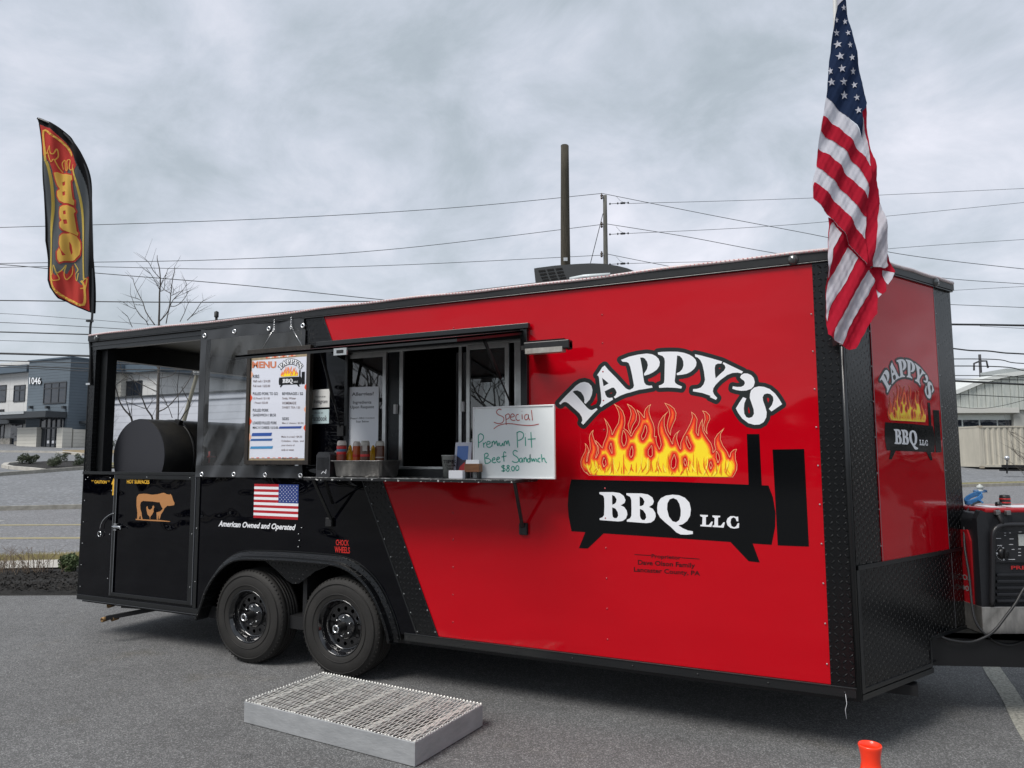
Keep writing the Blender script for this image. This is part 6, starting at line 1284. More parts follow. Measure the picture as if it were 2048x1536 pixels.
def bottle(name, label, cx, y, r, ztop, col, capcol, bands=(), capw=.78, cone=False, group=None):
    x = S(cx, 915, y)[0]; h = ztop-(SHZ+.022); o = thing(name, label, 'bottle', (x, y, SHZ+.022), group=group); mb = MB()
    hb = h-.030
    if cone: mb.lathe([(0, 0), (r, .0), (r, hb*.55), (r*.75, hb*.8), (r*.35, hb), (0, hb)], (x, y, SHZ+.022), n=24)
    else: mb.lathe([(0, 0), (r*.96, 0), (r, .006), (r, hb-.012), (r*.9, hb), (0, hb)], (x, y, SHZ+.022), n=24)
    mb.build('body', col, o)
    mb = MB()
    if cone: mb.lathe([(r*.4, hb-.002), (r*.38, hb+.012), (r*.12, hb+.03), (0, hb+.03)], (x, y, SHZ+.022), n=16)
    else: mb.lathe([(r*.93, hb-.008), (r*.96, hb+.006), (r*.9, hb+.018), (r*.75, hb+.030), (0, hb+.030)], (x, y, SHZ+.022), n=24)
    mb.build('cap', capcol, o)
    for (t0, t1, m) in bands: mb = MB(); mb.lathe([(r*1.012, hb*t0), (r*1.02, hb*t0+.001), (r*1.02, hb*t1-.001), (r*1.012, hb*t1)], (x, y, SHZ+.022), n=24); mb.build('label_band', m, o)
    return o, x
zt = lambda py, Y: S(700, py, Y)[1]
CAPW = mat('frosted_cap', (.62, .55, .50), rough=.35); CAPG = mat('clear_grey_cap', (.42, .40, .36), rough=.3)
REDS = mat('red_sauce', (.20, .035, .02), rough=.3); ORS = mat('orange_sauce', (.48, .09, .02), rough=.3); BRS = mat('brown_sauce', (.09, .032, .015), rough=.3); YEL2 = mat('mustard_yellow', (.80, .42, .005), rough=.35)
LBR, LBB, LBS = mat('label_red', (.50, .02, .02), rough=.4), mat('label_blue', (.07, .17, .28), rough=.4), mat('label_grey', (.33, .30, .28), rough=.3)
bottle('squeeze_bottle', 'red sauce bottle with red and blue label bands, leftmost in the pan', 683, -.24, .036, zt(881, -.24), REDS, CAPW, ((.85, .94, LBR), (.76, .85, LBB), (.67, .76, LBR)))
bottle('mustard_bottle', 'yellow mustard bottle between the red labelled and orange bottles', 700, -.17, .036, zt(890, -.16), YEL2, YEL2, cone=True)
bottle('squeeze_bottle', 'orange sauce bottle left of the brown front bottle', 713, -.20, .029, zt(883, -.20), ORS, CAPW, ((.60, .68, LBR),))
bottle('squeeze_bottle', 'brown sauce bottle with a pale square label, front centre of the pan', 730, -.25, .035, zt(882, -.25), BRS, CAPG, ((.60, .68, LBR),))
xb = S(729, 897, -.29); mb = MB(); mb.box(xb[0]-.020, xb[0]+.020, -.2885, -.2845, xb[1]-.018, xb[1]+.022); o = mb.build('label_patch', LBS, [q for q in bpy.data.objects if q.get('label', '').startswith('brown sauce bottle with a pale')][0])
bottle('mustard_bottle', 'yellow mustard bottle behind the two brown sauce bottles', 746, -.15, .038, zt(891, -.15), YEL2, YEL2, cone=True)
bottle('squeeze_bottle', 'dark brown sauce bottle with white tag, rightmost in the pan', 759.5, -.2, .034, zt(883, -.2), BRS, CAPG, ((.56, .60, LBS),))
# napkin dispenser
x0, x1 = xw(632.5, -.3), xw(660, -.3); nd = thing('napkin_dispenser', 'black upright napkin dispenser with small white mark at shelf left end', 'dispenser', ((x0+x1)/2, -.2, SHZ))
mb = MB(); zt0 = S(650, 904, -.3)[1]
mb.prism([(x0, SHZ+.001), (x1, SHZ+.001), (x1, zt0-.02), (x1-.015, zt0), (x0+.02, zt0), (x0, zt0-.025)], lambda a, b, d: Vector((a, d, b)), -.30, -.10); mb.build('case', mat('ribbed_black_plastic', (.035, .036, .04), rough=.4), nd, bevel=.008)
mb = MB()
for i in range(10): x = x0+.014+i*(x1-x0-.03)/9; mb.box(x-.001, x+.001, -.3025, -.3005, SHZ+.05, zt0-.04)
o = mb.build('case_rib', TRIM, nd); o['kind'] = 'stuff'
mb = MB(); ribbon(mb, [S(642, 947.5, -.305), S(646, 943, -.305), S(649, 946, -.305), S(652, 939, -.305), S(651, 947.5, -.305)], .006, lambda u, v, d: Vector((u, -.3035, v)), 0); mb.build('white_mark', WHITE, nd, fixn=False)
mb = MB(); xn = xw(666, -.25); mb.lathe([(0, .0), (.022, .004), (.028, .02), (.022, .04), (0, .05)], (xn, -.2, zt0-.035), n=10); mb.box(x1-.01, xn, -.24, -.16, SHZ+.02, zt0-.03); mb.build('napkins', mat('napkin_grey', (.16, .16, .16), rough=.9), nd)
# tip cup
x0 = S(896.5, 930, -.22)[0]; tc_ = thing('tip_cup', 'clear plastic cup marked for tips near the shelf right end', 'cup', (x0, -.22, SHZ)); ht = S(896, 910, -.22)[1]-SHZ
mb = MB(); mb.lathe([(0, .002), (.033, .002), (.046, ht-.008), (.049, ht-.006), (.049, ht), (.045, ht), (.031, .008), (0, .008)], (x0, -.22, SHZ), n=28); mb.build('cup', mat('frosted_plastic', (.28, .29, .27), rough=.25, coat=.5), tc_)
mb = MB(); fC = lambda u, v, d: Vector((u, -.22-.052*math.sqrt(max(0, 1-((u-x0)/.052)**2)), v)); cq = lambda a, b, c, d: [S(a, d, -.265), S(c, d, -.265), S(c, b, -.265), S(a, b, -.265)]
text_in(mb, 'TIPS', cq(887.5, 920, 905, 927), fC, 0, .03); text_in(mb, 'Thank', cq(891, 929, 905, 933), fC, 0, .01); text_in(mb, 'You', cq(893, 934.5, 902, 938.5), fC, 0, .01); mb.build('handwriting', FLATB, tc_, fixn=False)
# flyer stand, cards
a, b = S(911, 931, -.17), S(944, 884.5, -.17); fs_ = thing('flyer_stand', 'clear stand of picture flyers leaning against the whiteboard', 'flyer stand', (a[0], -.17, SHZ))
mb = MB(); mb.obox((a[0], -.2, SHZ), (b[0]-a[0], 0, 0), (0, .012, 0), (0, .03, b[1]-SHZ)); mb.build('flyer', mat('flyer_paper', (.60, .60, .68), rough=.4), fs_)
fs2 = lambda u, v, d=0: Vector((u, -.2+.03*(v-SHZ)/(b[1]-SHZ)-.001+d, v))
mb = MB(); u0, u1 = a[0]+.018, b[0]-.025; v1 = b[1]-.025; v0 = SHZ+.05
mb.use(mat('flyer_blue', (.10, .20, .50), rough=.4)); mb.poly([fs2(u0, v0), fs2(u1, v0), fs2(u1, v1), fs2(u0, v1)]); mb.use(mat('flyer_dark', (.04, .035, .06), rough=.4)); mb.poly([fs2(u0, v0, -.0006), fs2(u1, v0, -.0006), fs2(u1, v0+.075, -.0006), fs2(u0+.05, v0+.072, -.0006), fs2(u0, v0+.10, -.0006)])
mb.use(mat('flyer_red', (.55, .03, .03), rough=.4)); mb.poly([fs2(u0+.01, v0-.03, -.001), fs2(u1-.005, v0-.03, -.001), fs2(u1-.02, v0+.06, -.001), fs2(u0+.03, v0+.03, -.001)]); mb.build('flyer_print', None, fs_, fixn=False)
a, b = S(898.5, 953.5, -.33), S(926.5, 941, -.33); cdh = thing('card_stack', 'small white card stack at the shelf front edge beside the tip cup', 'cards', (a[0], -.33, SHZ)); mb = MB(); mb.box(a[0], b[0], -.34, -.28, SHZ+.001, b[1]); mb.build('cards', WHITE, cdh, bevel=.003)
a, b = S(930, 951, -.30), S(959.5, 929, -.30); ch = thing('card_holder', 'brown wooden business card holder in front of the whiteboard', 'card holder', (a[0], -.29, SHZ))
mb = MB(); mb.box(a[0], b[0], -.31, -.26, SHZ+.045, b[1]+.005); mb.build('holder', mat('oiled_wood', (.16, .065, .025), rough=.4, streak=(1, 1, 6), col2=(.24, .11, .05), vscale=12), ch, bevel=.003)
mb = MB(); mb.box(a[0]+.005, a[0]+.02, -.305, -.265, SHZ+.001, SHZ+.045); mb.box(b[0]-.02, b[0]-.005, -.305, -.265, SHZ+.001, SHZ+.045); mb.build('foot', FLATB, ch)
mb = MB(); c = S(929, 919.5, -.29); mb.obox((a[0]+.002, -.30, b[1]-.01), (b[0]-a[0]-.012, 0, 0), (0, .015, 0), (0, .012, c[1]-b[1]+.01)); mb.build('business_card', WHITE, ch)
# step platform
st = thing('step_platform', 'low aluminium step platform with open mesh deck on the asphalt before the wheels', 'step', (3.86, -.70, 0), rz=-.072)
SL, SW, SH = 1.345, .685, .128
RA = mat('scuffed_aluminium', (.46, .47, .48), rough=.5, metal=.4, col2=(.36, .37, .38), vscale=7, bump=.15, bscale=30, streak=(1, 1, 3)); GAL = mat('mesh_aluminium', (.80, .80, .76), rough=.45, metal=.35, var=.15, vscale=30)
for (a, b, c, d) in ((-SL/2, SL/2, -SW/2, -SW/2+.012), (-SL/2, SL/2, SW/2-.012, SW/2), (-SL/2, -SL/2+.012, -SW/2+.012, SW/2-.012), (SL/2-.012, SL/2, -SW/2+.012, SW/2-.012)):
    mb = MB(); mb.box(a, b, c, d, .004, SH); mb.build('side_rail', RA, st, local=True, bevel=.002)
mb = MB(); mb.box(-SL/2+.013, SL/2-.013, -SW/2+.013, SW/2-.013, .006, .010); mb.build('deck_shade_sheet', mat('painted_shade_brown', (.03, .028, .024), rough=.95), st, local=True)  # dark sheet stands in for the shade showing through the deck gaps
mb = MB(); sp, sl_ = .030, .24; W2, L2 = SW/2-.004, SL/2-.004
for sg in (-1, 1):
    c0 = -L2-sl_*W2*2
    while c0 < L2+sl_*W2*2:
        # line x = c0 + sg*sl_*(y) clipped
        ys = [-W2, W2]; pts = []
        ya, yb = -W2, W2
        def xy(y): return c0+sg*sl_*y
        for lim in (-L2, L2):
            yy = (lim-c0)/(sg*sl_)
            if ya < yy < yb:
                if (lim == -L2) == (sg > 0): ya = yy
                else: yb = yy
        if yb-ya > .01 and -L2-1e-6 <= xy((ya+yb)/2) <= L2+1e-6:
            nseg = max(1, int((yb-ya)/.0681)); 
            for k in range(nseg):
                t0, t1 = ya+(yb-ya)*k/nseg, ya+(yb-ya)*(k+1)/nseg; tm = (t0+t1)/2
                zs = SH+(.001 if sg > 0 else .0043); mb.bar((xy(t0), t0, zs), (xy(t1), t1, zs+.0008), .0042, .003)
        c0 += sp
o = mb.build('mesh_deck', GAL, st, local=True); o['kind'] = 'stuff'
for i in range(9):
    x = -SL/2+.09+i*.146; mb = MB(); wdt = .012 if i % 2 else .034; mb.box(x-wdt/2, x+wdt/2, -SW/2+.0125, SW/2-.0125, SH-.03, SH-.006); mb.build('cross_bar', GAL, st, local=True)
mb = MB()
for i in range(54): x = -SL/2+.012+i*(SL-.024)/53; mb.lathe([(0, -.008), (.009, 0), (0, .008)], (x, SW/2-.006, SH+.005), n=6, axis=(1, 0, 0)); mb.lathe([(0, -.006), (.006, 0), (0, .006)], (x, -SW/2+.008, SH+.003), n=6, axis=(1, 0, 0))
for i in range(27): y = -SW/2+.012+i*(SW-.024)/26; mb.lathe([(0, -.008), (.008, 0), (0, .008)], (-SL/2+.006, y, SH+.005), n=6, axis=(0, 1, 0)); mb.lathe([(0, -.008), (.006, 0), (0, .008)], (SL/2-.006, y, SH+.004), n=6, axis=(0, 1, 0))
o = mb.build('serrated_edge', GAL, st, local=True); o['kind'] = 'stuff'
# traffic cone
cp = D(1740, 1492, 2.55); cn = thing('traffic_cone', 'bright orange traffic cone at the bottom edge of the view', 'cone', (cp.x, cp.y, 0)); zt3 = cp.z+.006
mb = MB(); mb.lathe([(.170, .03), (.150, .045), (.062, zt3-.115), (.058, zt3-.105), (.045, zt3-.095), (.033, zt3-.082), (.030, zt3-.055), (.0315, zt3-.035), (.036, zt3-.012), (.0375, zt3-.004), (.036, zt3), (.033, zt3-.002), (.029, zt3-.02), (.026, zt3-.10)], (cp.x, cp.y, 0), n=48); mb.build('cone_body', ORNG, cn)
mb = MB(); mb.box(cp.x-.18, cp.x+.18, cp.y-.18, cp.y+.18, .003, .035); mb.build('base', ORNG, cn, bevel=.01)
# ------------------------------------------------------------------ generator on the tongue
TB = G(1967, 1268, .522); dg = (TB-CAM).dot(FH); lg = (TB-Vector((CAM.x, CAM.y, 0))).dot(R0)
rzg = math.atan2(R0.y, R0.x); gz = .522
def GP(x, y, dd=0.0):  # photo point on the generator front plane (shifted dd back) -> local (u, w)
    p = D(x, y, dg+dd); return ((p-TB).dot(R0), p.z)
tray = thing('drip_tray', 'shiny aluminium tray under the portable generator on the trailer tongue', 'tray', (TB.x, TB.y, gz), rz=rzg)
htr = GP(1966, 1214)[1]-gz
mb = MB(); mb.box(0, .80, 0, .006, 0, htr); mb.box(0, .006, .006, .52, 0, htr); mb.box(.794, .80, .006, .52, 0, htr); mb.box(.006, .794, .514, .52, 0, htr); mb.box(.006, .794, .006, .514, 0, .006); mb.build('tray_body', STEEL, tray, local=True, bevel=.002)
gn = thing('generator', 'black and red portable inverter generator standing on the trailer tongue', 'generator', (TB.x, TB.y, gz), rz=rzg)
BP = mat('generator_black_plastic', (.016, .017, .020), rough=.42, bump=.05); RP = mat('generator_red_plastic', (.42, .012, .018), rough=.28, coat=.4)
GT0 = GP(1970, 1022)[1]-gz; g0 = .03
mb = MB(); zz0 = .03
mb.prism([(.0, zz0), (.74, zz0), (.74, GT0-.05), (.70, GT0-.015), (.04, GT0-.015), (.0, GT0-.06)], lambda a, b, d: Vector((a+.02, d, b)), .06, .47); mb.build('body', BP, gn, local=True, bevel=.012)
mb = MB(); mb.prism([(-.005, zz0+.02), (.085, zz0+.02), (.075, GT0-.09), (.06, GT0-.01), (.03, GT0+.005), (-.0, GT0-.05)], lambda a, b, d: Vector((a+.02, d, b)), .025, .075); mb.build('corner_column', BP, gn, local=True, bevel=.01)
mb = MB(); mb.obox((.10, .06, GT0-.02), (.66, 0, 0), (0, .38, 0), (0, 0, .035)); mb.build('lid', RP, gn, local=True, bevel=.012)
mb = MB(); mb.obox((.16, .09, GT0+.0155), (.10, 0, 0), (0, .2, 0), (0, 0, .001)); mb.obox((.30, .09, GT0+.0155), (.22, 0, 0), (0, .2, 0), (0, 0, .001)); mb.build('lid_label', WHITE, gn, local=True)
mb = MB(); lsf = lambda u, v, d: Vector((.012+d, u, v)); mb.prism([(.10, .12), (.43, .10), (.43, GT0-.16), (.12, GT0-.13), (.09, GT0-.2)], lsf, -.004, .03); mb.build('side_panel', RP, gn, local=True, bevel=.004)
mb = MB(); text_in(mb, 'PREDATOR', [(.42, .30), (.10, .31), (.10, .345), (.42, .335)], lsf, -.006, .01); text_in(mb, '9500', [(.30, .235), (.13, .24), (.13, .275), (.30, .27)], lsf, -.006, .01); mb.build('side_lettering', mat('grey_lettering', (.35, .33, .33), rough=.4), gn, local=True, fixn=False)
ff = lambda u, v, d=0.0: Vector((u, .055+d, v))
def gq2(x0, y0, x1, y1): A = GP(x0, y1, .055); B = GP(x1, y0, .055); return (A[0], B[0], A[1]-gz, B[1]-gz)
mb = MB(); a = gq2(1988, 1062, 2150, 1126); mb.box(a[0], a[1], .045, .062, a[2], a[3]); mb.build('control_panel', mat('panel_black', (.02, .021, .024), rough=.35), gn, local=True, bevel=.006)
KN = mat('knob_black', (.01, .01, .011), rough=.3)
kx, kz = GP(2007, 1107, .04); kz -= gz
mb = MB(); mb.lathe([(.034, 0), (.033, -.012), (.0, -.012)], (kx, .045, kz), axis=(0, 1, 0), n=24); mb.box(kx-.005, kx+.005, .02, .034, kz-.03, kz+.03); mb.build('dial_knob', KN, gn, local=True)
mb = MB(); mb.use(WHITE)
for k in range(14): an = math.radians(100+k*14); mb.box(kx+.045*math.cos(an)-.0012, kx+.045*math.cos(an)+.0012, .0435, .0445, kz+.045*math.sin(an)-.0012, kz+.045*math.sin(an)+.0012)
for (px_, py_) in ((1995, 1107), (2007, 1097), (2008, 1119)): u, v = GP(px_, py_, .04); v -= gz; mb.box(u-.005, u+.005, .043, .0445, v-.005, v+.005)
rr = random.Random(3)
for (px_, py_, w_) in ((1998, 1077, 14), (2011, 1066, 5), (2011, 1071, 5), (2021, 1066, 5), (2024, 1078, 12), (2000, 1091, 14), (2023, 1089, 12), (2024, 1119, 20), (2027, 1099, 8), (2040, 1098, 8), (2040, 1105, 8), (2040, 1111, 8), (2041, 1064, 8)):
    u, v = GP(px_, py_, .04); v -= gz; mb.box(u-w_*.0011, u+w_*.0011, .0436, .0446, v-.0014, v+.0014)
o = mb.build('panel_marking', mat('panel_print', (.38, .38, .38), rough=.5), gn, local=True)
o['kind'] = 'stuff'
a = gq2(2035, 1068, 2070, 1091); mb = MB(); mb.box(a[0], a[1], .040, .0445, a[2], a[3]); mb.build('outlet_plate', mat('outlet_white', (.5, .52, .5), rough=.4), gn, local=True); mb = MB(); mb.lathe([(.022, 0), (.018, -.006), (0, -.006)], ((a[0]+a[1])/2, .04, (a[2]+a[3])/2), axis=(0, 1, 0), n=16); mb.build('outlet', KN, gn, local=True)
a = gq2(2022, 1131, 2110, 1139); mb = MB(); text_in(mb, 'PREDATOR', [(a[0], a[2]), (a[1]+.03, a[2]), (a[1]+.03, a[3]), (a[0], a[3])], lambda u, v, d: Vector((u, d, v)), .0525, .02); mb.build('front_lettering', mat('red_badge', (.5, .03, .03), rough=.3), gn, local=True, fixn=False)
mb = MB()
for i in range(5): a = gq2(1992, 1146+i*13, 2150, 1153+i*13); mb.box(a[0], a[1], .042, .06, a[2], a[3])
mb.build('louvre', BP, gn, local=True, bevel=.004)
hx = lambda x, y: (GP(x, y)[0], .005, GP(x, y)[1]-gz)
mb = MB(); mb.tube(smooth([hx(1985, 1213), hx(1986, 1150), hx(1986, 1085), hx(1988, 1065), hx(1997, 1054), hx(2015, 1050), hx(2060, 1050), hx(2150, 1052)], 4), .0155, 12); mb.build('roll_bar', mat('roll_bar_black', (.018, .018, .02), rough=.3), gn, local=True)
mb = MB(); mb.tube([hx(2006, 1050), (hx(2006, 1020)[0], .06, hx(2006, 1022)[2])], .015, 10); mb.build('handle_post', FLATB, gn, local=True)
mb = MB()
for x in (1995, 2016): u, v = GP(x, 1024, .04); v -= gz; mb.box(u-.015, u+.015, .03, .06, v-.02, v+.01)
mb.build('lid_latch', mat('dull_chrome', (.3, .3, .3), rough=.3, metal=.8), gn, local=True, bevel=.004)
u, v = GP(2010, 1004, .3); v -= gz; u = u; mb = MB(); mb.lathe([(0, .06), (.03, .058), (.033, .045), (.033, -.03), (0, -.03)], (u, .3, v-.01), n=20); fc_ = mb.build('fuel_cap', mat('ribbed_cap_black', (.02, .018, .018), rough=.4), gn, local=True)
mb = MB(); 
for dz in (.005, .03): mb.lathe([(.0335, dz), (.0345, dz+.001), (.0345, dz+.007), (.0335, dz+.008)], (u, .3, v-.012), n=20)
o = mb.build('cap_stripe', LBR, fc_, local=True)
mb = MB(); u2, v2 = GP(1997, 1006, .25); v2 -= gz; mb.lathe([(0, .02), (.02, .016), (.022, 0), (.018, -.03), (0, -.03)], (u2, .25, v2-.01), n=12); mb.build('vent_knob', KN, gn, local=True)
# cables
def cable(name, label, pts, r, m, dd=-.03):
    P = smooth([D(x, y, dg+(q[0] if q else dd)) for x, y, *q in pts], 6); mb = MB(); mb.tube(P, r, 8); return tag(mb.build(name, m), label, 'cable')
CBL = mat('black_cable_rubber', (.018, .018, .019), rough=.45)
cable('power_cable', 'black power cable dropping behind the generator side and looping over the tongue', [(1962, 1003, .3), (1945, 1010, .25), (1930, 1035, .2), (1929, 1090, .12), (1938, 1150, .05), (1944, 1210, 0), (1952, 1245, -.03), (1972, 1270, -.05), (1995, 1285, -.05), (2020, 1290, -.05), (2048, 1281, -.05), (2090, 1262, -.05)], .0075, CBL)
cable('power_cable', 'thick black cable crossing before the tray down to the stone guard notch', [(2090, 1120, -.03), (2048, 1177, -.03), (2032, 1205, -.04), (2012, 1232, -.05), (1990, 1260, -.06), (1970, 1274, -.06), (1940, 1284, -.05), (1900, 1280, -.05), (1875, 1270, -.04), (1856, 1264, -.06)], .0085, CBL)
bc = mat('blue_cord', (.05, .22, .50), rough=.45)
mb = MB(); 
for k in range(5): c = D(1946+k*.4, 993+k*1.6, dg+.33); mb.tube([c+R0*(.058*math.cos(t*.5236))+Vector((0, 0, .012*math.sin(t*.5236)+.028*math.cos(t*.5236)))+FH*.03*math.sin(t*.5236) for t in range(13)], .006, 6)
mb.tube([D(1955, 1000, dg+.3), D(1962, 1002, dg+.28), D(1966, 1006, dg+.27)], .006, 6)
tag(mb.build('blue_cord', bc), 'coiled bright blue cord lying on top of the generator', 'cord')
# hydrant across the road
hp = gq(1961, 991); hp = D(1961, 992, 30); hd = thing('fire_hydrant', 'small silver and blue fire hydrant by the kerb across the road', 'hydrant', (hp.x, hp.y, 0))
mb = MB(); z1 = D(1961, 968, 30).z; mb.lathe([(.12, .05), (.12, z1-.38), (.17, z1-.36), (.17, z1-.32), (.11, z1-.3), (.11, z1-.18), (.13, z1-.17), (.12, z1-.08), (.04, z1-.04), (.03, z1), (0, z1)], (hp.x, hp.y, 0), n=20); mb.build('barrel', mat('hydrant_silver', (.42, .44, .42), rough=.5), hd)
mb = MB(); mb.lathe([(.175, z1-.40), (.18, z1-.3), (.13, z1-.28)], (hp.x, hp.y, 0), n=20); c = Vector((hp.x, hp.y, z1-.3)); mb.tube([c-R0*.25, c+R0*.25], .07, 10); mb.build('outlet', mat('hydrant_blue', (.03, .09, .2), rough=.5), hd)
# ------------------------------------------------------------------ feather banner
fe = thing('feather_banner', 'curved feather banner with yellow lettering and flames at the trailer rear corner', 'banner', (-.05, -.03, 2.3))
kf = lambda L_: [(40+x/3.2, 200+y/3.2) for x, y in L_]
FD = (Vector((-.05, -.03, 0))-Vector((CAM.x, CAM.y, 0))).dot(FH)
def feather(x, y, d):
    p = D(x, y, FD); t = (y-200)/480; return p+FH*(.022*math.sin(x*.11+y*.02)+.009*math.sin(x*.3-y*.03)+d)
CLOTHFN = feather
def cloth(name, poly, m, d, parent, fn=None, st=2.0, infl=0.2, holes=()):
    fn = fn or CLOTHFN
    xs_ = [p[0] for p in poly]; ys_ = [p[1] for p in poly]; X, Y, F = sdf_grid([poly], list(holes), min(xs_)-3, max(xs_)+3, min(ys_)-3, max(ys_)+3, st)
    mb = MB(); ny, nx = F.shape
    # cell-wise so the folds stay fine
    F = F-infl; ins = F < 0; V = {}; vs = []; fs = []
    for j in range(ny-1):
        for i in range(nx-1):
            c = [(i, j), (i+1, j), (i+1, j+1), (i, j+1)]; s = [ins[b, a] for a, b in c]
            if not any(s): continue
            P = []
            for k in range(4):
                a, b = c[k], c[(k+1) % 4]; fa, fb = F[a[1], a[0]], F[b[1], b[0]]
                if fa < 0:
                    if a not in V: V[a] = len(vs); vs.append(fn(X[a[1], a[0]], Y[a[1], a[0]], d))
                    P.append(V[a])
                if (fa < 0) != (fb < 0):
                    key = (min(a, b), max(a, b), 1)
                    if key not in V: t = fa/(fa-fb); V[key] = len(vs); vs.append(fn(X[a[1], a[0]]*(1-t)+X[b[1], b[0]]*t, Y[a[1], a[0]]*(1-t)+Y[b[1], b[0]]*t, d))
                    P.append(V[key])
            if len(P) > 2: fs.append(tuple(P))
    mb.add(vs, fs, True); return mb.build(name, m, parent, fixn=False)
def clothmat(name, col, trans=.25, bump=.2):
    m = mat(name, col, rough=.9, sheen=0, bump=bump, bscale=400, spec=.2); t = m.node_tree; b = t.nodes['Principled BSDF']; tr_ = t.nodes.new('ShaderNodeBsdfTranslucent'); tr_.inputs[0].default_value = (*col, 1)
    mx_ = t.nodes.new('ShaderNodeMixShader'); mx_.inputs[0].default_value = trans; o = t.nodes['Material Output']; t.links.new(b.outputs[0], mx_.inputs[1]); t.links.new(tr_.outputs[0], mx_.inputs[2]); t.links.new(mx_.outputs[0], o.inputs[0]); return m
FB, FR_, FY, FK = clothmat('banner_charcoal', (.13, .14, .145), .45), clothmat('banner_red', (.78, .09, .075), .5), clothmat('banner_yellow', (.92, .68, .15), .5), clothmat('banner_black', (.006, .006, .007), .02)
SLV = kf([(q.x, q.y) for q in smooth([Vector((a, b, 0)) for a, b in [(105,108),(140,118),(180,135),(270,190),(350,270),(410,370),(445,480),(462,620),(467,800),(475,1050),(475,1365)]], 5)])+kf([(440,1357)])+kf([(q.x, q.y) for q in smooth([Vector((a, b, 0)) for a, b in [(440,1340),(445,1100),(443,900),(438,700),(418,560),(386,450),(346,360),(286,270),(196,187),(115,150)]], 4)])
BODY = kf([(115,148),(200,183),(290,268),(350,358),(390,448),(422,560),(442,700),(447,900),(449,1100),(442,1357),(330,1310),(250,1270),(200,1200),(180,1150),(175,1020),(162,900),(165,780),(165,600),(150,380),(130,250)])
cloth('sleeve', SLV, FK, 0, fe); cloth('banner_cloth', BODY, FB, .0, fe)
cloth('red_top', kf([(117,152),(200,186),(290,272),(350,362),(372,425),(340,490),(318,430),(300,470),(275,440),(262,480),(240,455),(215,470),(195,400),(150,350),(130,250)]), FR_, -.003, fe)
cloth('red_foot', kf([(178,1060),(205,1090),(240,1130),(270,1090),(300,1120),(330,1045),(345,1100),(360,1150),(400,1190),(420,1160),(447,1130),(442,1352),(330,1306),(250,1266),(203,1197),(183,1148)]), FR_, -.003, fe)
cloth('edge_binding', kf([(115,150),(120,150),(136,250),(156,380),(171,600),(171,780),(168,900),(181,1020),(186,1148),(206,1196),(254,1264),(334,1304),(442,1350),(440,1357),(250,1272),(197,1203),(178,1152),(172,1020),(159,900),(162,600),(147,380),(127,250)]), FK, -.005, fe, st=1.0)
mb = MB()
for pts, w_ in ((kf([(180,400),(195,460),(205,560),(207,700),(197,850),(195,1050),(212,1180),(265,1250),(340,1290),(412,1312),(420,1200),(398,1160)]), 4.6), (kf([(345,440),(375,560),(395,700),(408,900),(415,1050),(418,1150)]), 4.0), (kf([(175,400),(165,330),(148,195),(210,228),(290,290),(335,360)]), 4.0),
    (kf([(165,300),(175,350),(185,330),(200,300),(205,345),(225,350),(240,315),(245,360),(230,390)]), 1.8), (kf([(185,340),(205,400),(225,385),(245,430),(265,460)]), 1.8), (kf([(270,440),(262,400),(285,385),(290,440),(305,450),(300,390),(320,385),(318,440),(340,450),(350,420)]), 1.8),
    (kf([(190,1080),(215,1120),(225,1060),(245,1110),(258,1150),(225,1160),(205,1140)]), 1.8), (kf([(250,1110),(285,1080),(300,1060),(285,1120),(300,1150),(325,1110),(330,1060)]), 1.8), (kf([(345,1045),(375,1090),(350,1120),(370,1160),(378,1110)]), 1.8), (kf([(395,1210),(430,1200),(405,1170),(440,1150),(420,1240)]), 2.2)):
    P = [(q.x, q.y) for q in smooth([Vector((a, b, 0)) for a, b in pts], 4)]; ribbon(mb, P, w_, feather, -.008)
mb.build('yellow_piping', FY, fe, fixn=False)
for P_, H_ in (([(222,470),(240,463),(290,475),(340,488),(345,515),(333,525),(345,640),(353,648),(351,678),(330,672),(290,662),(255,645),(235,612),(236,585),(256,570),(240,545),(229,510)], [[(265,522),(290,520),(293,545),(268,547)], [(268,585),(292,585),(297,612),(272,612)]]),
    ([(262,690),(280,677),(320,683),(350,693),(357,715),(349,730),(360,840),(368,848),(365,868),(345,858),(290,838),(270,818),(265,792),(281,775),(265,755),(258,720)], [[(283,712),(303,712),(306,737),(286,737)], [(286,770),(310,770),(316,797),(292,799)]]),
    ([(290,862),(330,857),(360,872),(380,910),(384,950),(378,990),(350,1024),(310,1030),(262,1042),(250,1022),(246,975),(262,953),(275,970),(284,1002),(302,996),(278,965),(262,920),(270,882)], [[(318,905),(332,930),(336,975),(325,992),(317,950)]])):
    cloth('letter_outline', kf(P_), FR_, -.010, fe, st=1.0, infl=3.0); cloth('letter', kf(P_), FY, -.014, fe, st=1.0, infl=.1, holes=[kf(h) for h in H_])
mb = MB(); mb.tube(smooth([D(40+x/3.2, 200+y/3.2, FD+.01) for x, y in ((112, 118), (190, 150), (272, 205), (345, 285), (400, 380), (436, 490), (453, 620), (458, 800), (464, 1050), (463, 1365), (452, 1440), (447, 1536))], 5)+[D(181, 700, FD), D(182, 770, FD-.02)], .011, 8); mb.build('flexible_pole', TRIM, fe)
for y in (644, 770): c = D(180, y, FD); mb = MB(); mb.obox(c-R0*.03-FH*.02, R0*.06, FH*.03, Vector((0, 0, .018))); mb.build('pole_clamp', TRIM if y < 700 else SILV, fe)
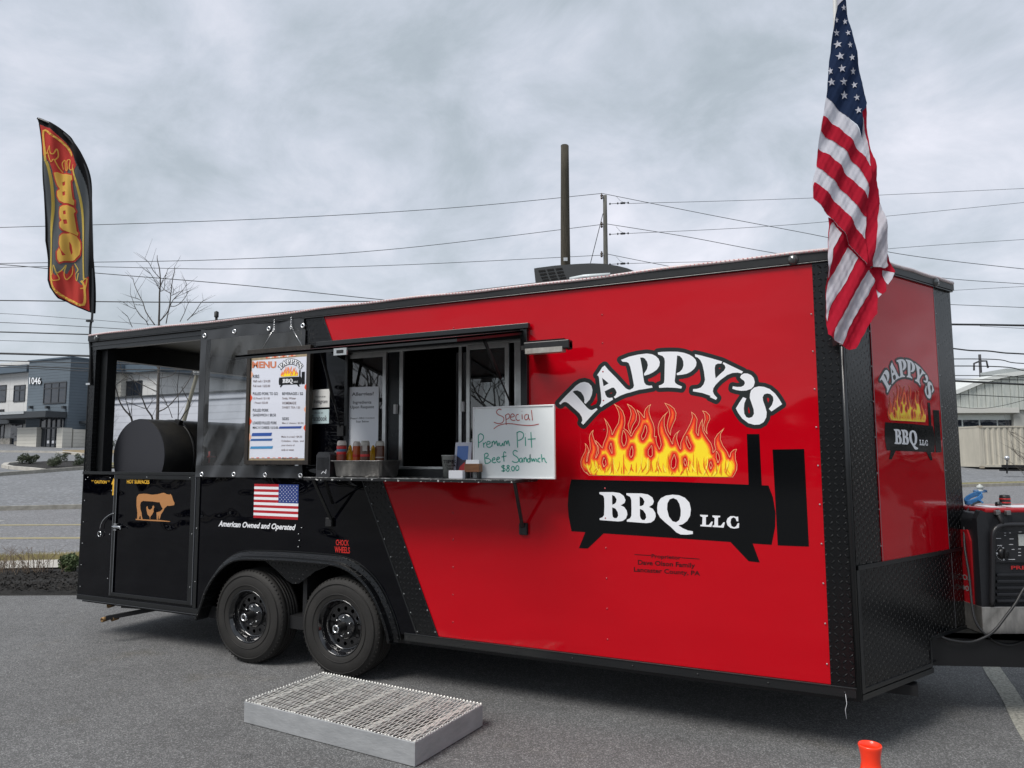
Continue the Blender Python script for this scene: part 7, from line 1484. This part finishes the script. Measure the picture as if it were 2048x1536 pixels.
# ------------------------------------------------------------------ national flag on a pole at the front corner
FGD = 3.86
pl = thing('flag_pole', 'white flag pole strapped to the trailer front corner', 'pole', tuple(D(1684, 690, 4.02)))
mb = MB(); mb.tube([D(1667, -160, 3.98), D(1670, 0, 3.98), D(1680, 400, 3.99), D(1684, 690, 4.0)], [.0115, .0125, .0135, .014], 12); mb.build('shaft', mat('white_pole', (.62, .62, .60), rough=.3), pl)
mb = MB(); c = D(1684, 690, 4.0); mb.obox(c-R0*.03, R0*.06, FH*.05, Vector((0, 0, .05))); mb.build('bracket', FLATB, pl)
fg = thing('american_flag', 'large striped american flag hanging limp in folds at the front corner', 'flag', tuple(D(1690, 400, FGD)))
def flagf(x, y, d):
    t = min(1, max(0, y/700)); a = x*.9+y*.42
    w_ = .016*math.sin(a/11)+.007*math.sin(a/5.1+1.3)+.004*math.sin(x*.35-y*.11)+.0015*math.sin(x*.6+y*.31)
    return D(x, y, FGD)+FH*(w_*(.35+.65*t)+d)+Vector((0, 0, 0))
CLOTHFN = flagf
gG = lambda L_: [(1600+x/4.267, y/4.267) for x, y in L_]
hH = lambda L_: [(1600+x/4.267, 340+y/4.267) for x, y in L_]
WC, RC, BC = clothmat('flag_white', (.62, .62, .68), .3, .1), clothmat('flag_red', (.42, .010, .030), .25, .1), clothmat('flag_blue', (.010, .022, .060), .15, .1)
# rear folds first (farther), then the front drape
cloth('lower_fold', hH([(262,385),(262,470),(250,650),(245,870),(240,1100),(245,1400),(290,1440),(380,1485),(440,1528),(490,1520),(600,1310),(660,1220),(680,1080),(665,930),(620,830),(510,600),(430,500),(350,440)]), RC, .020, fg)
for P in ([(295,430),(355,540),(285,670),(262,850),(250,960),(243,760),(255,600),(270,470)], [(430,645),(510,740),(400,960),(300,1110),(262,1195),(248,1320),(240,1100),(260,940),(320,850),(390,720)], [(600,845),(662,935),(600,1060),(500,1220),(440,1330),(385,1485),(290,1440),(300,1350),(380,1220),(460,1070),(530,950)]): cloth('lower_white_stripe', hH(P), WC, .017, fg)
cloth('back_fold', hH([(600,835),(700,800),(755,650),(785,710),(825,860),(750,962),(745,1030),(720,1050),(672,990)]), RC, .030, fg)
cloth('back_white_patch', hH([(735,838),(820,872),(790,930),(762,975),(742,900)]), WC, .027, fg); cloth('back_white_patch', hH([(678,985),(720,1048),(680,1090)]), WC, .034, fg)
cloth('side_fold', gG([(515,960),(560,900),(585,1080),(600,1250),(640,1380),(665,1536)])+hH([(665,80),(682,160),(692,270),(720,380),(745,520),(760,660),(750,785),(765,810),(740,830),(630,820),(560,822),(556,600),(566,400),(575,250)])+gG([(590,1500),(580,1300),(545,1150)]), RC, .006, fg)
cloth('side_white_stripe', hH([(690,265),(720,380),(745,520),(760,660),(750,785),(765,810),(740,830),(630,818),(622,770),(650,560),(672,400)]), WC, .003, fg)
cloth('side_white_stripe', gG([(522,975),(545,1040),(575,1180),(597,1320),(600,1440),(585,1400),(555,1270),(535,1150)]), WC, .002, fg)
SIL = gG([(218,838),(190,998),(165,1130),(155,1265),(145,1420)])+hH([(120,50),(105,120),(105,245),(180,320),(290,430),(430,640),(510,740),(560,820),(556,600),(568,400),(578,250)])+gG([(592,1430),(560,1330),(545,1240),(538,1165),(390,985)])
cloth('front_drape', SIL, WC, -.004, fg)
for P in (gG([(190,998),(260,1040),(330,1095),(430,1200),(500,1280),(560,1355),(596,1440),(592,1536)])+hH([(582,170)])+gG([(530,1480),(480,1410),(350,1262),(250,1185),(168,1130)]), gG([(155,1265),(260,1340),(350,1435)])+hH([(440,85),(520,170),(577,250),(567,405),(470,310),(400,215),(330,140),(200,20)])+gG([(146,1420)]), hH([(120,105),(220,190),(330,300),(460,465),(558,600),(560,820),(510,740),(430,640),(290,430),(180,320),(105,245),(105,150)])):
    cloth('red_stripe', P, RC, -.0085, fg)
cloth('canton', gG([(322,30),(385,-10),(395,60),(410,170),(440,300),(480,450),(510,600),(530,740),(557,888),(550,930),(518,962),(538,1168),(480,1080),(390,987),(218,838),(240,600),(262,450),(275,300),(300,130)]), BC, -.006, fg)
cloth('heading', gG([(310,-20),(385,-20),(365,5),(330,38),(312,62)]), WC, -.009, fg)
for (x, y, r_, sxx) in ((365,78,27,.85),(306,185,26,.6),(382,187,27,.8),(308,285,33,.95),(402,290,28,.8),(318,383,36,1),(417,397,29,.8),(332,492,37,1),(432,505,31,.8),(250,618,36,.6),(347,597,36,1),(447,615,32,.8),(257,715,36,.95),(362,710,37,1),(462,727,32,.85),(375,817,37,1),(475,842,32,.85),(487,952,32,.9)):
    mb = MB(); c = gG([(x, y)])[0]; star(mb, c[0], c[1], r_/4.267, flagf, -.0125, sxx, rot=math.pi+.12); mb.build('star', WC, fg, fixn=False)

# ------------------------------------------------------------------ every loose piece of these becomes a part of its own
def split_islands(o):
    bm = bmesh.new(); bm.from_mesh(o.data); bm.verts.ensure_lookup_table(); seen = set(); isl = []
    for v in bm.verts:
        if v.index in seen: continue
        st_ = [v]; seen.add(v.index); cur = []
        while st_:
            q = st_.pop(); cur.append(q.index)
            for e_1 in q.link_edges:
                n_ = e_1.other_vert(q)
                if n_.index not in seen: seen.add(n_.index); st_.append(n_)
        isl.append(set(cur))
    if len(isl) < 2: bm.free(); return
    for k, g in enumerate(isl):
        b2 = bm.copy(); b2.verts.ensure_lookup_table(); bmesh.ops.delete(b2, geom=[v for v in b2.verts if v.index not in g], context='VERTS')
        me = bpy.data.meshes.new(o.data.name); b2.to_mesh(me); b2.free()
        for m_1 in o.data.materials: me.materials.append(m_1)
        if k == 0: first = me
        else:
            c = o.copy(); c.data = me; COL.objects.link(c)
    o.data = first; bm.free()
SPL = ('bottom_rail', 'strip_edging', 'insulator', 'door_notice', 'corner_casting', 'louvre', 'hatch_rib', 'leg', 'foot', 'lid_latch', 'transformer', 'axle', 'seam_edging', 'lid_label', 'cap_stripe', 'bright_edge', 'sash_latch', 'stabiliser_leg', 'door_seam', 'frame_rail', 'cornice', 'hatch_frame', 'tension_insulator')
for o in list(bpy.data.objects):
    if o.type == 'MESH' and o.parent and o.name.split('.')[0] in SPL: split_islands(o)
